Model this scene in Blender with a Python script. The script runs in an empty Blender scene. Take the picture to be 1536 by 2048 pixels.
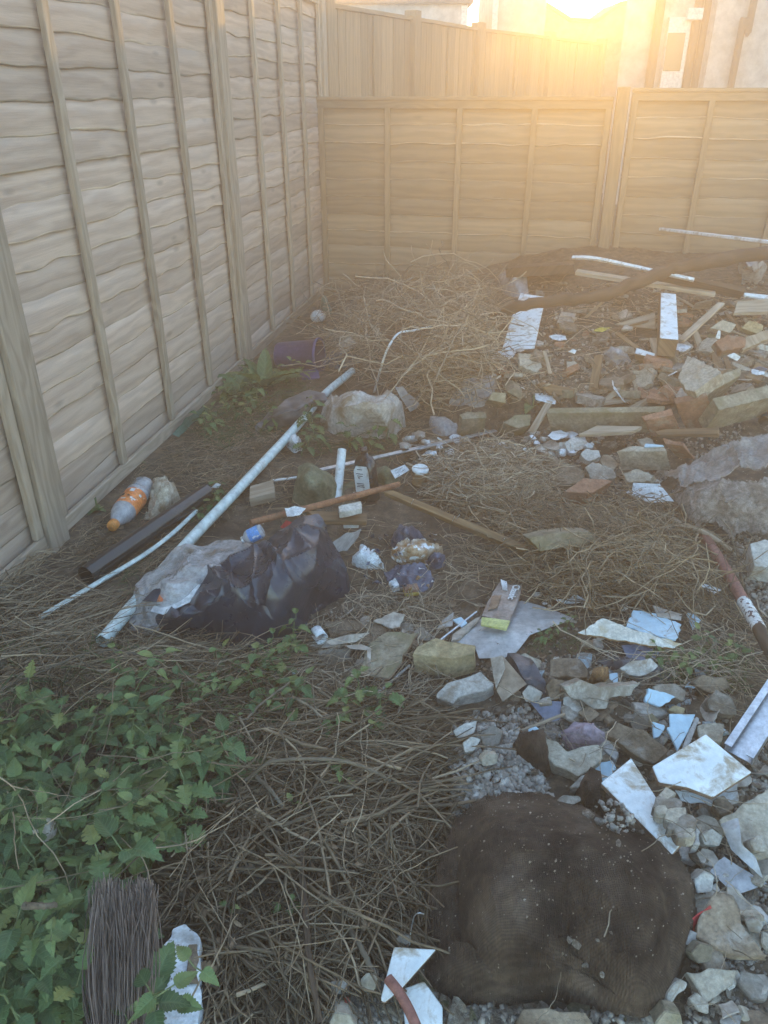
import bpy, bmesh, math, random
import numpy as np
from mathutils import Vector, Matrix
from mathutils.geometry import delaunay_2d_cdt

R = math.radians
random.seed(7)
rng = np.random.default_rng(7)
S = bpy.context.scene
COL = S.collection

# ------------------------------------------------------------------ camera
CAM_H, PITCH, FPX = 1.3, R(28.5), 1538.0          # FPX: focal length in pixels of the 1536 x 2048 photograph
cam_d = bpy.data.cameras.new("camera")
cam_d.sensor_fit = 'VERTICAL'
cam_d.sensor_height = 36.0
cam_d.lens = 36.0 * FPX / 2048.0
cam_d.clip_start, cam_d.clip_end = 0.05, 200.0
cam = bpy.data.objects.new("camera", cam_d)
COL.objects.link(cam)
cam.location = (0, 0, CAM_H)
cam.rotation_euler = (math.pi / 2 - PITCH, 0, 0)
S.camera = cam

# ------------------------------------------------------------------ sky, sun, exposure
SUN_EL, SUN_AZ = R(6.4), R(12.2)                  # azimuth: clockwise from +Y
W = bpy.data.worlds.new("World")
S.world = W
W.use_nodes = True
nt = W.node_tree
sky = nt.nodes.new('ShaderNodeTexSky')
sky.sky_type = 'NISHITA'
sky.sun_disc = True
sky.sun_size = R(4.0)
sky.sun_intensity = 0.002          # the visible disc only; the light comes from the sun lamp
sky.sun_elevation = SUN_EL
sky.sun_rotation = SUN_AZ
sky.altitude = 50
sky.air_density, sky.dust_density, sky.ozone_density = 1.0, 0.15, 2.0
nt.links.new(sky.outputs[0], nt.nodes['Background'].inputs[0])
nt.nodes['Background'].inputs[1].default_value = 0.15

sun_d = bpy.data.lights.new("sun", 'SUN')
sun_d.energy = 2.3
sun_d.angle = R(0.5)
sun_d.color = (1.0, 0.53, 0.10)
sun = bpy.data.objects.new("sun", sun_d)
COL.objects.link(sun)
to_sun = Vector((math.sin(SUN_AZ) * math.cos(SUN_EL), math.cos(SUN_AZ) * math.cos(SUN_EL), math.sin(SUN_EL)))
sun.rotation_euler = to_sun.to_track_quat('Z', 'Y').to_euler()
sun.location = to_sun * 18

S.view_settings.view_transform = 'Standard'
S.view_settings.look = 'None'
S.view_settings.gamma = 1.0
S.view_settings.exposure = 3.15
S.cycles.use_denoising = True
S.cycles.max_bounces = 7
S.cycles.diffuse_bounces = 3
S.cycles.glossy_bounces = 3
S.cycles.transmission_bounces = 4
S.cycles.transparent_max_bounces = 8
S.cycles.volume_bounces = 0
S.cycles.sample_clamp_indirect = 4.0
HAZE_D, HAZE_G = 0.055, 0.50

# ------------------------------------------------------------------ geometry helpers
_ph = np.random.default_rng(3)
_waves = [(f * math.cos(a), f * math.sin(a), p, 1.0 / f) for f, a, p in
          zip(_ph.uniform(3, 30, 26), _ph.uniform(0, 6.28, 26), _ph.uniform(0, 6.28, 26))]

def sm(v):
    v = np.clip(v, 0, 1)
    return v * v * (3 - 2 * v)

def gz(x, y):
    """ground height"""
    x = np.asarray(x, float); y = np.asarray(y, float)
    inside = sm((6.2 - y) / 1.0) * sm((x + 1.6) / 0.4) * sm((4.0 - x) / 1.0) * sm((y + 1.0) / 0.5)
    h = 0.20 * sm((y - 3.02) / 0.42) * sm((x - 0.05) / 0.35)
    h = h + 0.22 * sm((y - 3.4) / 1.2) * sm((x - 0.35) / 0.9)
    h = h + 0.13 * sm((x - 0.85) / 0.5) * sm((y - 1.9) / 0.5) * sm((3.5 - y) / 0.5)
    h = h + 0.05 * sm((x - 0.0) / 0.5) * sm((2.0 - y) / 0.6)
    n = sum(w * np.sin(a * x + b * y + p) for a, b, p, w in _waves)
    h = h + 0.035 * n * sm((x + 1.2) / 0.9) * 0.6
    return h * inside

def ray(px, py):
    xn, yn = (px - 768) / FPX, (py - 1024) / FPX
    return (xn, math.cos(PITCH) - yn * math.sin(PITCH), -(math.sin(PITCH) + yn * math.cos(PITCH)))

def P(px, py, z=0.0):
    """the point z metres above the ground that the photograph shows at px, py"""
    dx, dy, dz = ray(px, py)
    t = CAM_H / -dz if dz < -0.05 else 20
    for _ in range(40):
        h = float(gz(dx * t, dy * t)) + z
        t = 0.5 * t + 0.5 * min(30, (h - CAM_H) / dz)
    return Vector((dx * t, dy * t, CAM_H + dz * t))

def PA(px, py, z=0.0):
    px = np.asarray(px, float); py = np.asarray(py, float); z = np.zeros_like(px) + z
    xn, yn = (px - 768) / FPX, (py - 1024) / FPX
    dx, dy, dz = xn, math.cos(PITCH) - yn * math.sin(PITCH), -(math.sin(PITCH) + yn * math.cos(PITCH))
    t = CAM_H / -dz
    for _ in range(40):
        t = 0.5 * t + 0.5 * np.minimum(30, (gz(dx * t, dy * t) + z - CAM_H) / dz)
    return np.stack([dx * t, dy * t, CAM_H + dz * t], -1)

def PD(px, py, Y):
    """the point at depth Y that the photograph shows at px, py"""
    dx, dy, dz = ray(px, py)
    t = Y / dy
    return Vector((dx * t, Y, CAM_H + dz * t))

def tag(o, label, cat, group=None, kind=None):
    if label: o['label'] = label
    if cat: o['category'] = cat
    if group: o['group'] = group
    if kind or cat: o['kind'] = kind or 'thing'
    return o

def empty(name, loc, label, cat, group=None, rot=(0, 0, 0)):
    o = bpy.data.objects.new(name, None)
    COL.objects.link(o)
    o.empty_display_size = 0.05
    o.location = loc
    o.rotation_euler = rot
    return tag(o, label, cat, group)

def link(name, me, mat, parent=None, smooth=False):
    if mat is not None and len(me.materials) == 0:
        me.materials.append(mat)
    if smooth:
        me.polygons.foreach_set('use_smooth', [True] * len(me.polygons))
    o = bpy.data.objects.new(name, me)
    COL.objects.link(o)
    if parent is not None:
        o.parent = parent
        o.matrix_parent_inverse = PMW(parent).inverted()
    return o

def PMW(o):
    m = Matrix.LocRotScale(o.location, o.rotation_euler, o.scale)
    return m if o.parent is None else PMW(o.parent) @ o.matrix_parent_inverse @ m

def recentre(o, c=None):
    """put a top-level mesh object's origin at its base"""
    me = o.data
    co = np.empty(len(me.vertices) * 3); me.vertices.foreach_get('co', co); co = co.reshape(-1, 3)
    if c is None:
        c = np.array([co[:, 0].mean(), co[:, 1].mean(), co[:, 2].min()])
    me.vertices.foreach_set('co', (co - c).ravel())
    o.location = Vector(o.location) + Vector(c)
    me.update()
    return o

def np_mesh(name, v, faces, uv=None, tone=None):
    """v (N,3); faces (M,k) array or list; uv per vertex; tone per vertex"""
    me = bpy.data.meshes.new(name)
    v = np.asarray(v, np.float32)
    if isinstance(faces, np.ndarray):
        k = faces.shape[1]; m = faces.shape[0]
        me.vertices.add(len(v)); me.vertices.foreach_set('co', v.ravel())
        me.loops.add(m * k); me.loops.foreach_set('vertex_index', faces.astype(np.int32).ravel())
        me.polygons.add(m)
        me.polygons.foreach_set('loop_start', np.arange(0, m * k, k, dtype=np.int32))
        me.update(calc_edges=True)
        me.validate()
    else:
        me.from_pydata([tuple(map(float, p)) for p in v], [], [tuple(map(int, f)) for f in faces])
        me.update()
    if uv is not None:
        l = me.uv_layers.new(name='UVMap')
        idx = np.empty(len(me.loops), np.int32); me.loops.foreach_get('vertex_index', idx)
        l.data.foreach_set('uv', np.asarray(uv, np.float32)[idx].ravel())
    if tone is not None:
        a = me.attributes.new('tone', 'FLOAT', 'POINT')
        a.data.foreach_set('value', np.asarray(tone, np.float32))
    return me

def tube_arrays(paths, radii, sides=8, caps=True):
    """many polylines (N,K,3) with radii (N,K) -> verts, quads, uv, tone"""
    paths = np.asarray(paths, float); N, K, _ = paths.shape
    tan = np.gradient(paths, axis=1)
    tan /= np.linalg.norm(tan, axis=2, keepdims=True) + 1e-9
    up = np.zeros_like(tan); up[..., 2] = 1
    vert = np.abs(tan[..., 2]) > 0.95
    up[vert] = (0.0, 1.0, 0.0)
    if K > 1:                                       # one reference per strand where it is mostly vertical
        anyv = vert.any(axis=1)
        up[anyv] = (0.13, 0.99, 0.05)
    a = np.cross(tan, up); a /= np.linalg.norm(a, axis=2, keepdims=True) + 1e-9
    b = np.cross(a, tan)
    ang = np.arange(sides) * 2 * math.pi / sides
    ring = (a[:, :, None, :] * np.cos(ang)[None, None, :, None] + b[:, :, None, :] * np.sin(ang)[None, None, :, None])
    v = paths[:, :, None, :] + ring * np.asarray(radii)[:, :, None, None]
    v = v.reshape(-1, 3)
    i, k, s = np.meshgrid(np.arange(N), np.arange(K - 1), np.arange(sides), indexing='ij')
    base = i * K * sides
    s2 = (s + 1) % sides
    f = np.stack([base + k * sides + s, base + k * sides + s2, base + (k + 1) * sides + s2, base + (k + 1) * sides + s], -1).reshape(-1, 4)
    L = np.concatenate([np.zeros((N, 1)), np.cumsum(np.linalg.norm(np.diff(paths, axis=1), axis=2), axis=1)], axis=1)
    uv = np.stack([np.repeat(L[:, :, None], sides, 2), np.broadcast_to(np.arange(sides) / sides * 0.1, (N, K, sides))], -1).reshape(-1, 2)
    return v, f, uv

def spline(pts, n):
    """Catmull-Rom through pts"""
    p = np.array([tuple(q) for q in pts], float)
    if len(p) == 2:
        return p[0] + (p[1] - p[0]) * np.linspace(0, 1, n)[:, None]
    q = np.vstack([2 * p[0] - p[1], p, 2 * p[-1] - p[-2]])
    seg = len(p) - 1
    out = []
    for u in np.linspace(0, seg, n):
        i = min(int(u), seg - 1); t = u - i
        a, b, c, d = q[i], q[i + 1], q[i + 2], q[i + 3]
        out.append(0.5 * ((2 * b) + (-a + c) * t + (2 * a - 5 * b + 4 * c - d) * t * t + (-a + 3 * b - 3 * c + d) * t ** 3))
    return np.array(out)

def tube(name, pts, r, mat, parent=None, sides=14, n=None, hollow=0.0, r1=None, jitter=0.0, label=None, cat=None, group=None):
    """one pipe, stick or wire through world points"""
    n = n or (2 if len(pts) == 2 else 6 * len(pts))
    if jitter and n < 14: n = 14
    p = spline(pts, n)
    if jitter:
        p = p + rng.normal(0, jitter, p.shape)
    rad = np.linspace(r, r if r1 is None else r1, n)
    if jitter:
        rad = rad * (1 + rng.normal(0, 0.06, n))
    v, f, uv = tube_arrays(p[None], rad[None], sides)
    faces = [tuple(q) for q in f]
    v = list(v); uv = list(uv)
    if hollow:
        v2, f2, uv2 = tube_arrays(p[None], (rad * (1 - hollow))[None], sides)
        o = len(v)
        faces += [tuple(q[::-1] + o) for q in f2]
        v += list(v2); uv += list(uv2)
        for e in (0, (n - 1) * sides):
            for s in range(sides):
                t = (s + 1) % sides
                q = (e + s, e + t, o + e + t, o + e + s)
                faces.append(q if e else q[::-1])
    else:
        faces.append(tuple(range(sides))[::-1])
        faces.append(tuple((n - 1) * sides + s for s in range(sides)))
    me = np_mesh(name, v, faces, uv)
    o = link(name, me, mat, parent, smooth=True)
    mk_sharp(me, 40)
    if parent is None: recentre(o)
    if label or cat: tag(o, label, cat, group)
    return o

def mk_sharp(me, deg):
    bm = bmesh.new(); bm.from_mesh(me)
    for e in bm.edges:
        if len(e.link_faces) == 2 and e.calc_face_angle(0) > R(deg):
            e.smooth = False
    bm.to_mesh(me); bm.free()

def boxes_mesh(name, boxes, uvlong=True, bevel=0.0):
    """boxes: (centre, x_axis*half, y_axis*half, z_axis*half) vectors -> one mesh with plank UVs"""
    v, f, uv, tone = [], [], [], []
    for bi, (c, ax, ay, az) in enumerate(boxes):
        c, ax, ay, az = Vector(c), Vector(ax), Vector(ay), Vector(az)
        t = random.random()
        L = sorted((ax, ay, az), key=lambda q: -q.length)
        n0 = len(v)
        for sx in (-1, 1):
            for sy in (-1, 1):
                for sz in (-1, 1):
                    d = ax * sx + ay * sy + az * sz
                    v.append(c + d)
                    uv.append((d.dot(L[0].normalized()) + t * 3, d.dot(L[1].normalized()) + d.dot(L[2].normalized()) + t * 7))
                    tone.append(t)
        for q in ((0, 1, 3, 2), (4, 6, 7, 5), (0, 4, 5, 1), (2, 3, 7, 6), (0, 2, 6, 4), (1, 5, 7, 3)):
            f.append(tuple(n0 + k for k in q))
    me = np_mesh(name, v, f, uv, tone)
    bm = bmesh.new(); bm.from_mesh(me)
    bmesh.ops.recalc_face_normals(bm, faces=bm.faces)
    if bevel:
        bmesh.ops.bevel(bm, geom=list(bm.edges), offset=bevel, segments=1, affect='EDGES')
    bm.to_mesh(me); bm.free()
    return me

def vnoise(co, scale, seed=0, octaves=3):
    """cheap smooth 3-D noise on an (N,3) array, roughly -1..1"""
    r = np.random.default_rng(seed)
    out = np.zeros(len(co)); amp = 1.0; tot = 0
    for o in range(octaves):
        acc = np.zeros(len(co))
        for _ in range(7):
            k = r.normal(0, 1, 3); k *= scale * (2 ** o) * r.uniform(0.6, 1.4) / (np.linalg.norm(k) + 1e-9)
            acc += np.sin(co @ k + r.uniform(0, 6.28))
        out += amp * acc / 3.2; tot += amp; amp *= 0.5
    return out / tot

def slab(name, pts, th, mat, parent=None, rough=0.0, bevel=0.0015, edge=None, side_mat=None, label=None, cat=None,
         group=None, seed=None, world=False, ragged=0.0):
    """a board, tile, brick or stone: its upper face seen at pts (px, py, height), th metres thick"""
    seed = seed if seed is not None else len(bpy.data.objects)
    p = [Vector(q) if world else P(*q) for q in pts]
    if ragged:
        rr = random.Random(seed); q = []
        for i in range(len(p)):
            a, b = p[i], p[(i + 1) % len(p)]
            k = max(1, int((b - a).length / (ragged * 3)))
            per = (b - a).cross(Vector((0, 0, 1)))
            per = per.normalized() if per.length > 1e-6 else Vector((1, 0, 0))
            for j in range(k):
                q.append(a.lerp(b, j / k) + (per * rr.uniform(-ragged, ragged) if j else Vector()))
        p = q
    c = sum(p, Vector()) / len(p)
    n = Vector()
    for i in range(len(p)):
        n += (p[i] - c).cross(p[(i + 1) % len(p)] - c)
    n.normalize()
    if n.z < 0:
        n = -n; p.reverse()
    if len(p) > 3:                                   # flatten onto the mean plane
        p = [q - n * (q - c).dot(n) * 0.9 for q in p]
    bm = bmesh.new()
    top = [bm.verts.new(q) for q in p]
    bot = [bm.verts.new(q - n * th) for q in p]
    ft = bm.faces.new(top)
    bm.faces.new(bot[::-1])
    for i in range(len(p)):
        j = (i + 1) % len(p)
        bm.faces.new((top[i], bot[i], bot[j], top[j]))
    bmesh.ops.recalc_face_normals(bm, faces=bm.faces)
    if bevel:
        bmesh.ops.bevel(bm, geom=list(bm.edges), offset=min(bevel, th * 0.3), segments=2 if rough else 1, affect='EDGES', clamp_overlap=True)
    if rough:
        bmesh.ops.triangulate(bm, faces=[q for q in bm.faces if len(q.verts) > 4])
        for _ in range(4):
            Lmax = max(0.012, rough * 2.2)
            es = [e for e in bm.edges if e.calc_length() > Lmax]
            if not es or len(bm.verts) > 3500: break
            bmesh.ops.subdivide_edges(bm, edges=es, cuts=1, use_grid_fill=True)
        bm.normal_update()
        co = np.array([v.co[:] for v in bm.verts])
        nn = np.array([v.normal[:] for v in bm.verts])
        d = rough * (0.6 * vnoise(co, 28, seed) + 0.5 * vnoise(co, 110, seed + 1, 2))
        co = co + nn * d[:, None]
        for v, q in zip(bm.verts, co): v.co = q
    u = max(((p[(i + 1) % len(p)] - p[i]) for i in range(len(p))), key=lambda q: q.length).normalized()
    w = n.cross(u)
    lay = bm.loops.layers.uv.new('UVMap')
    k = (seed * 0.37) % 5
    for f in bm.faces:
        for l in f.loops:
            d = l.vert.co - c
            l[lay].uv = (d.dot(u) + k, d.dot(w) + d.dot(n) + k * 1.7)
    me = bpy.data.meshes.new(name)
    bm.normal_update()
    bm.to_mesh(me)
    me.materials.append(mat)
    if side_mat is not None:
        me.materials.append(side_mat)
        nv = np.array([f.normal[:] for f in bm.faces]) @ np.array(n)
        me.polygons.foreach_set('material_index', (nv < 0.6).astype(np.int32))
    bm.free()
    o = link(name, me, None, parent, smooth=bool(rough))
    if rough: mk_sharp(me, 35)
    if parent is None: recentre(o)
    if label or cat: tag(o, label, cat, group)
    return o

def inside_poly(x, y, poly):
    x = np.asarray(x, float); y = np.asarray(y, float)
    res = np.zeros(x.shape, bool); n = len(poly)
    for i in range(n):
        x1, y1 = poly[i][:2]; x2, y2 = poly[(i + 1) % n][:2]
        c = ((y1 > y) != (y2 > y)) & (x < (x2 - x1) * (y - y1) / (y2 - y1 + 1e-12) + x1)
        res ^= c
    return res

def px_points(poly, n):
    """n random pixels inside a polygon"""
    xs = [q[0] for q in poly]; ys = [q[1] for q in poly]
    out = np.zeros((0, 2))
    while len(out) < n:
        c = np.stack([rng.uniform(min(xs), max(xs), n * 2 + 8), rng.uniform(min(ys), max(ys), n * 2 + 8)], -1)
        out = np.vstack([out, c[inside_poly(c[:, 0], c[:, 1], poly)]])
    return out[:n]

def drape(name, outline, inner, mat, parent=None, step=6.0, wrinkle=0.0, wscale=25, creases=0, crease_amp=0.006, ridges=(),
          skirt=True, thick=0.0, edge_noise=0.0, label=None, cat=None, group=None, seed=None, fine=0.0, side_mat=None, sharp=50):
    """cloth, bag or soft sheet whose surface passes through points (px, py, height); skirt closes it down to the ground"""
    seed = seed if seed is not None else len(bpy.data.objects)
    r = np.random.default_rng(seed)
    ctrl = np.array([q[:3] for q in list(outline) + list(inner)], float)
    # boundary samples
    b = []
    for i in range(len(outline)):
        a, c = np.array(outline[i], float), np.array(outline[(i + 1) % len(outline)], float)
        k = max(1, int(np.linalg.norm((c - a)[:2]) / step))
        for j in range(k):
            q = a + (c - a) * j / k
            if edge_noise and j: q[:2] += r.normal(0, edge_noise, 2)
            b.append(q[:2])
    b = np.array(b)
    xs = np.arange(b[:, 0].min(), b[:, 0].max(), step); ys = np.arange(b[:, 1].min(), b[:, 1].max(), step)
    gx, gy = np.meshgrid(xs, ys); gx = gx + (np.arange(len(ys)) % 2)[:, None] * step / 2
    g = np.stack([gx.ravel(), gy.ravel()], -1)
    g = g[inside_poly(g[:, 0], g[:, 1], b)]
    if len(g):
        dmin = np.min(np.linalg.norm(g[:, None] - b[None], axis=2), axis=1)
        g = g[dmin > step * 0.55]
    pts = np.vstack([b, g]); nb = len(b)
    vo, _, fo, _, _, _ = delaunay_2d_cdt([Vector(q) for q in pts], [], [list(range(nb))], 1, 1e-4)
    vo = np.array([v[:] for v in vo])
    # heights: thin-plate spline through the control points
    sc = np.ptp(ctrl[:, :2], axis=0).max()
    C = ctrl[:, :2] / sc; Q = vo / sc
    def U(a, c):
        d = np.linalg.norm(a[:, None] - c[None], axis=2)
        return d * d * np.log(d + 1e-9)
    n = len(C)
    A = np.zeros((n + 3, n + 3)); A[:n, :n] = U(C, C) + np.eye(n) * 2e-4
    A[:n, n] = 1; A[:n, n + 1:] = C; A[n, :n] = 1; A[n + 1:, :n] = C.T
    w = np.linalg.solve(A, np.concatenate([ctrl[:, 2], np.zeros(3)]))
    z = U(Q, C) @ w[:n] + w[n] + Q @ w[n + 1:]
    z = np.clip(z, 0.0, None) if skirt else z
    co = PA(vo[:, 0], vo[:, 1], z)
    dz = np.zeros(len(co))
    if wrinkle:
        nz = vnoise(co * np.array([1, 1, 0.3]), wscale, seed, 2)
        dz += wrinkle * (1 - 2 * np.abs(nz))
    if fine: dz += fine * vnoise(co, 160, seed + 5, 2)
    segs = [(np.array(a[:2], float), np.array(c[:2], float), amp, wd) for a, c, amp, wd in ridges]
    lo, hi = b.min(0), b.max(0)
    for _ in range(creases):
        a = r.uniform(lo, hi); th = r.uniform(0, math.pi); L = r.uniform(0.12, 0.4) * (hi - lo).max()
        segs.append((a, a + L * np.array([math.cos(th), math.sin(th)]), crease_amp * r.uniform(0.5, 1.2) * r.choice([-1, 1, 1]), r.uniform(1.0, 2.6) * step))
    for a, c, amp, wd in segs:
        ab = c - a; tt = np.clip(((vo - a) @ ab) / (ab @ ab), 0, 1)
        d = np.linalg.norm(vo - (a + tt[:, None] * ab), axis=1)
        dz += amp * np.exp(-d / wd) * np.sin(np.clip(tt, 0.08, 0.92) * math.pi) ** 0.5
    co[:, 2] += dz
    gnd = gz(co[:, 0], co[:, 1])
    co[:, 2] = np.maximum(co[:, 2], gnd + 0.003)
    faces = [tuple(f) for f in fo]
    v = list(co); tone = [0.0] * len(v)
    uv = list(vo / 400.0)
    bm = bmesh.new()
    vs = [bm.verts.new(q) for q in v]
    for f in faces:
        try: bm.faces.new([vs[k] for k in f])
        except ValueError: pass
    bmesh.ops.delete(bm, geom=[q for q in bm.verts if not q.link_faces], context='VERTS')
    bmesh.ops.recalc_face_normals(bm, faces=bm.faces)
    if sum(f.normal.z for f in bm.faces) < 0:
        bmesh.ops.reverse_faces(bm, faces=bm.faces)
    bm.normal_update()
    if skirt:
        be = [e for e in bm.edges if len(e.link_faces) == 1]
        cen = co.mean(0)
        ext = bmesh.ops.extrude_edge_only(bm, edges=be)
        for q in ext['geom']:
            if isinstance(q, bmesh.types.BMVert):
                g0 = float(gz(q.co.x, q.co.y))
                h = max(0.0, q.co.z - g0)
                out = Vector((q.co.x - cen[0], q.co.y - cen[1], 0)).normalized()
                q.co = q.co + out * min(0.25 * h, 0.03)
                q.co.z = float(gz(q.co.x, q.co.y)) - 0.012
        bmesh.ops.recalc_face_normals(bm, faces=bm.faces)
    if thick:
        bmesh.ops.solidify(bm, geom=list(bm.faces), thickness=thick)
        bmesh.ops.recalc_face_normals(bm, faces=bm.faces)
    me = bpy.data.meshes.new(name)
    bm.to_mesh(me); bm.free()
    o = link(name, me, mat, parent, smooth=True)
    mk_sharp(me, sharp)
    if parent is None: recentre(o)
    if label or cat: tag(o, label, cat, group)
    return o

def lathe(name, prof, mat, M4, parent=None, sides=24, squash=None):
    """turned shape: prof [(r, h)] about local z, placed by matrix M4"""
    ang = np.arange(sides) * 2 * math.pi / sides
    v = []
    for r_, h in prof:
        for a in ang: v.append((r_ * math.cos(a), r_ * math.sin(a), h))
    v = np.array(v)
    if squash is not None: v = squash(v)
    v = np.array([tuple(M4 @ Vector(q)) for q in v])
    f = []
    for k in range(len(prof) - 1):
        for s in range(sides):
            t = (s + 1) % sides
            f.append((k * sides + s, k * sides + t, (k + 1) * sides + t, (k + 1) * sides + s))
    me = np_mesh(name, v, f)
    return link(name, me, mat, parent, smooth=True)

def frame(origin, zdir, xdir=(1, 0, 0)):
    z = Vector(zdir).normalized(); x = Vector(xdir); x = (x - z * x.dot(z)).normalized(); y = z.cross(x)
    m = Matrix((x, y, z)).transposed().to_4x4(); m.translation = Vector(origin)
    return m

# ------------------------------------------------------------------ materials
def base_mat(name):
    m = bpy.data.materials.new(name); m.use_nodes = True
    return m, m.node_tree, m.node_tree.nodes['Principled BSDF'], m.node_tree.links

def _ramp(n, stops):
    r = n.nodes.new('ShaderNodeValToRGB')
    while len(r.color_ramp.elements) < len(stops): r.color_ramp.elements.new(0.5)
    for e, (p, c) in zip(r.color_ramp.elements, stops):
        e.position = p; e.color = (*c, 1)
    return r

def _noise(n, l, vec, scale, detail=4, rough=0.6, dist=0.0):
    q = n.nodes.new('ShaderNodeTexNoise')
    q.inputs['Scale'].default_value = scale; q.inputs['Detail'].default_value = detail
    q.inputs['Roughness'].default_value = rough; q.inputs['Distortion'].default_value = dist
    l.new(vec, q.inputs['Vector'])
    return q

def _mix(n, l, fac, a, b, mode='MIX'):
    q = n.nodes.new('ShaderNodeMix'); q.data_type = 'RGBA'; q.blend_type = mode
    for s, v in ((q.inputs[0], fac), (q.inputs[6], a), (q.inputs[7], b)):
        if isinstance(v, (int, float)): s.default_value = v
        elif isinstance(v, tuple): s.default_value = (*v, 1)
        else: l.new(v, s)
    return q.outputs[2]

def stuff(name, c1, c2, scale=18, rough=0.85, bump=0.4, bscale=70, dirt=None, dirt_amt=0.5, dirt_scale=9, spots=None, spot_scale=45,
          spot_amt=0.62, spec=0.3, metal=0.0, alpha=1.0, trans=0.0, tone=0.0, coat=0.0, bdist=0.006, sheen=0.0, rvar=0.0, weave=0.0, objrand=0.0, grit=0.34):
    """mottled surface: two colours by noise, patches of dirt, small spots"""
    if bump:
        mean = [(p + q) / 2 for p, q in zip(c1, c2)]
        c1 = tuple(max(0.004, m_ + (p - m_) * 1.5) for p, m_ in zip(c1, mean)); c2 = tuple(min(0.85, m_ + (p - m_) * 1.4) for p, m_ in zip(c2, mean))
    m, n, b, l = base_mat(name)
    tc = n.nodes.new('ShaderNodeTexCoord')
    vec = tc.outputs['Object']
    if objrand:
        oi = n.nodes.new('ShaderNodeObjectInfo')
        ad = n.nodes.new('ShaderNodeVectorMath'); ad.operation = 'ADD'
        mu = n.nodes.new('ShaderNodeMath'); mu.operation = 'MULTIPLY'; mu.inputs[1].default_value = 37.0
        l.new(oi.outputs['Random'], mu.inputs[0]); l.new(vec, ad.inputs[0]); l.new(mu.outputs[0], ad.inputs[1])
        vec = ad.outputs[0]
    na = _noise(n, l, vec, scale, 5, 0.62)
    r = _ramp(n, [(0.33, c1), (0.68, c2)])
    l.new(na.outputs[0], r.inputs[0])
    col = r.outputs[0]
    nf = _noise(n, l, vec, scale * 5.5, 6, 0.7)
    rf = _ramp(n, [(0.34, (1 - grit,) * 3), (0.66, (1 + grit * 0.6,) * 3)])
    l.new(nf.outputs[0], rf.inputs[0])
    col = _mix(n, l, 1.0, col, rf.outputs[0], 'MULTIPLY')
    if dirt is not None:
        nd = _noise(n, l, vec, dirt_scale, 7, 0.68, 0.4)
        lo = 0.72 - 0.45 * dirt_amt
        rd = _ramp(n, [(lo, (0, 0, 0)), (min(0.99, lo + 0.16), (1, 1, 1))])
        l.new(nd.outputs[0], rd.inputs[0])
        col = _mix(n, l, rd.outputs[0], col, dirt)
    if spots is not None:
        ns = _noise(n, l, vec, spot_scale, 3, 0.5)
        rs = _ramp(n, [(spot_amt, (0, 0, 0)), (spot_amt + 0.03, (1, 1, 1))])
        l.new(ns.outputs[0], rs.inputs[0])
        col = _mix(n, l, rs.outputs[0], col, spots)
    if tone:
        at = n.nodes.new('ShaderNodeAttribute'); at.attribute_name = 'tone'
        rt = _ramp(n, [(0.0, (1 - tone,) * 3), (1.0, (1 + tone * 0.6,) * 3)])
        l.new(at.outputs['Fac'], rt.inputs[0])
        col = _mix(n, l, 1.0, col, rt.outputs[0], 'MULTIPLY')
    if objrand:
        ro = _ramp(n, [(0.0, (1 - objrand,) * 3), (1.0, (1 + objrand * 0.4,) * 3)])
        l.new(oi.outputs['Random'], ro.inputs[0])
        col = _mix(n, l, 1.0, col, ro.outputs[0], 'MULTIPLY')
    if weave:
        wc = n.nodes.new('ShaderNodeTexWave'); wc.inputs['Scale'].default_value = weave; wc.bands_direction = 'Y'
        wc.inputs['Distortion'].default_value = 3.0; wc.inputs['Detail'].default_value = 3; wc.inputs['Detail Scale'].default_value = 0.15
        l.new(vec, wc.inputs['Vector'])
        rw = _ramp(n, [(0.2, (0.84,) * 3), (0.8, (1.12,) * 3)]); l.new(wc.outputs['Fac'], rw.inputs[0])
        col = _mix(n, l, 1.0, col, rw.outputs[0], 'MULTIPLY')
    l.new(col, b.inputs['Base Color'])
    b.inputs['Roughness'].default_value = rough
    if rvar:
        rr = n.nodes.new('ShaderNodeMapRange'); rr.inputs[3].default_value = rough - rvar; rr.inputs[4].default_value = rough + rvar
        nr = _noise(n, l, vec, scale * 0.8, 5, 0.6)
        l.new(nr.outputs[0], rr.inputs[0]); l.new(rr.outputs[0], b.inputs['Roughness'])
    b.inputs['Specular IOR Level'].default_value = spec
    b.inputs['Metallic'].default_value = metal
    b.inputs['Alpha'].default_value = alpha
    b.inputs['Transmission Weight'].default_value = trans
    b.inputs['Coat Weight'].default_value = coat
    b.inputs['Sheen Weight'].default_value = sheen
    if bump or weave:
        bu = n.nodes.new('ShaderNodeBump'); bu.inputs['Strength'].default_value = bump or 0.5; bu.inputs['Distance'].default_value = bdist
        nb_ = _noise(n, l, vec, bscale, 5, 0.65)
        h = nb_.outputs[0]
        if weave:
            wv = n.nodes.new('ShaderNodeTexWave'); wv.inputs['Scale'].default_value = weave; wv.bands_direction = 'X'
            wv.inputs['Distortion'].default_value = 2.5; wv.inputs['Detail'].default_value = 2; wv.inputs['Detail Scale'].default_value = 0.6
            l.new(vec, wv.inputs['Vector'])
            ma = n.nodes.new('ShaderNodeMath'); ma.operation = 'MULTIPLY_ADD'; ma.inputs[1].default_value = 0.16
            l.new(wv.outputs['Fac'], ma.inputs[0]); l.new(nb_.outputs[0], ma.inputs[2]); h = ma.outputs[0]
        l.new(h, bu.inputs['Height']); l.new(bu.outputs[0], b.inputs['Normal'])
    return m

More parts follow.
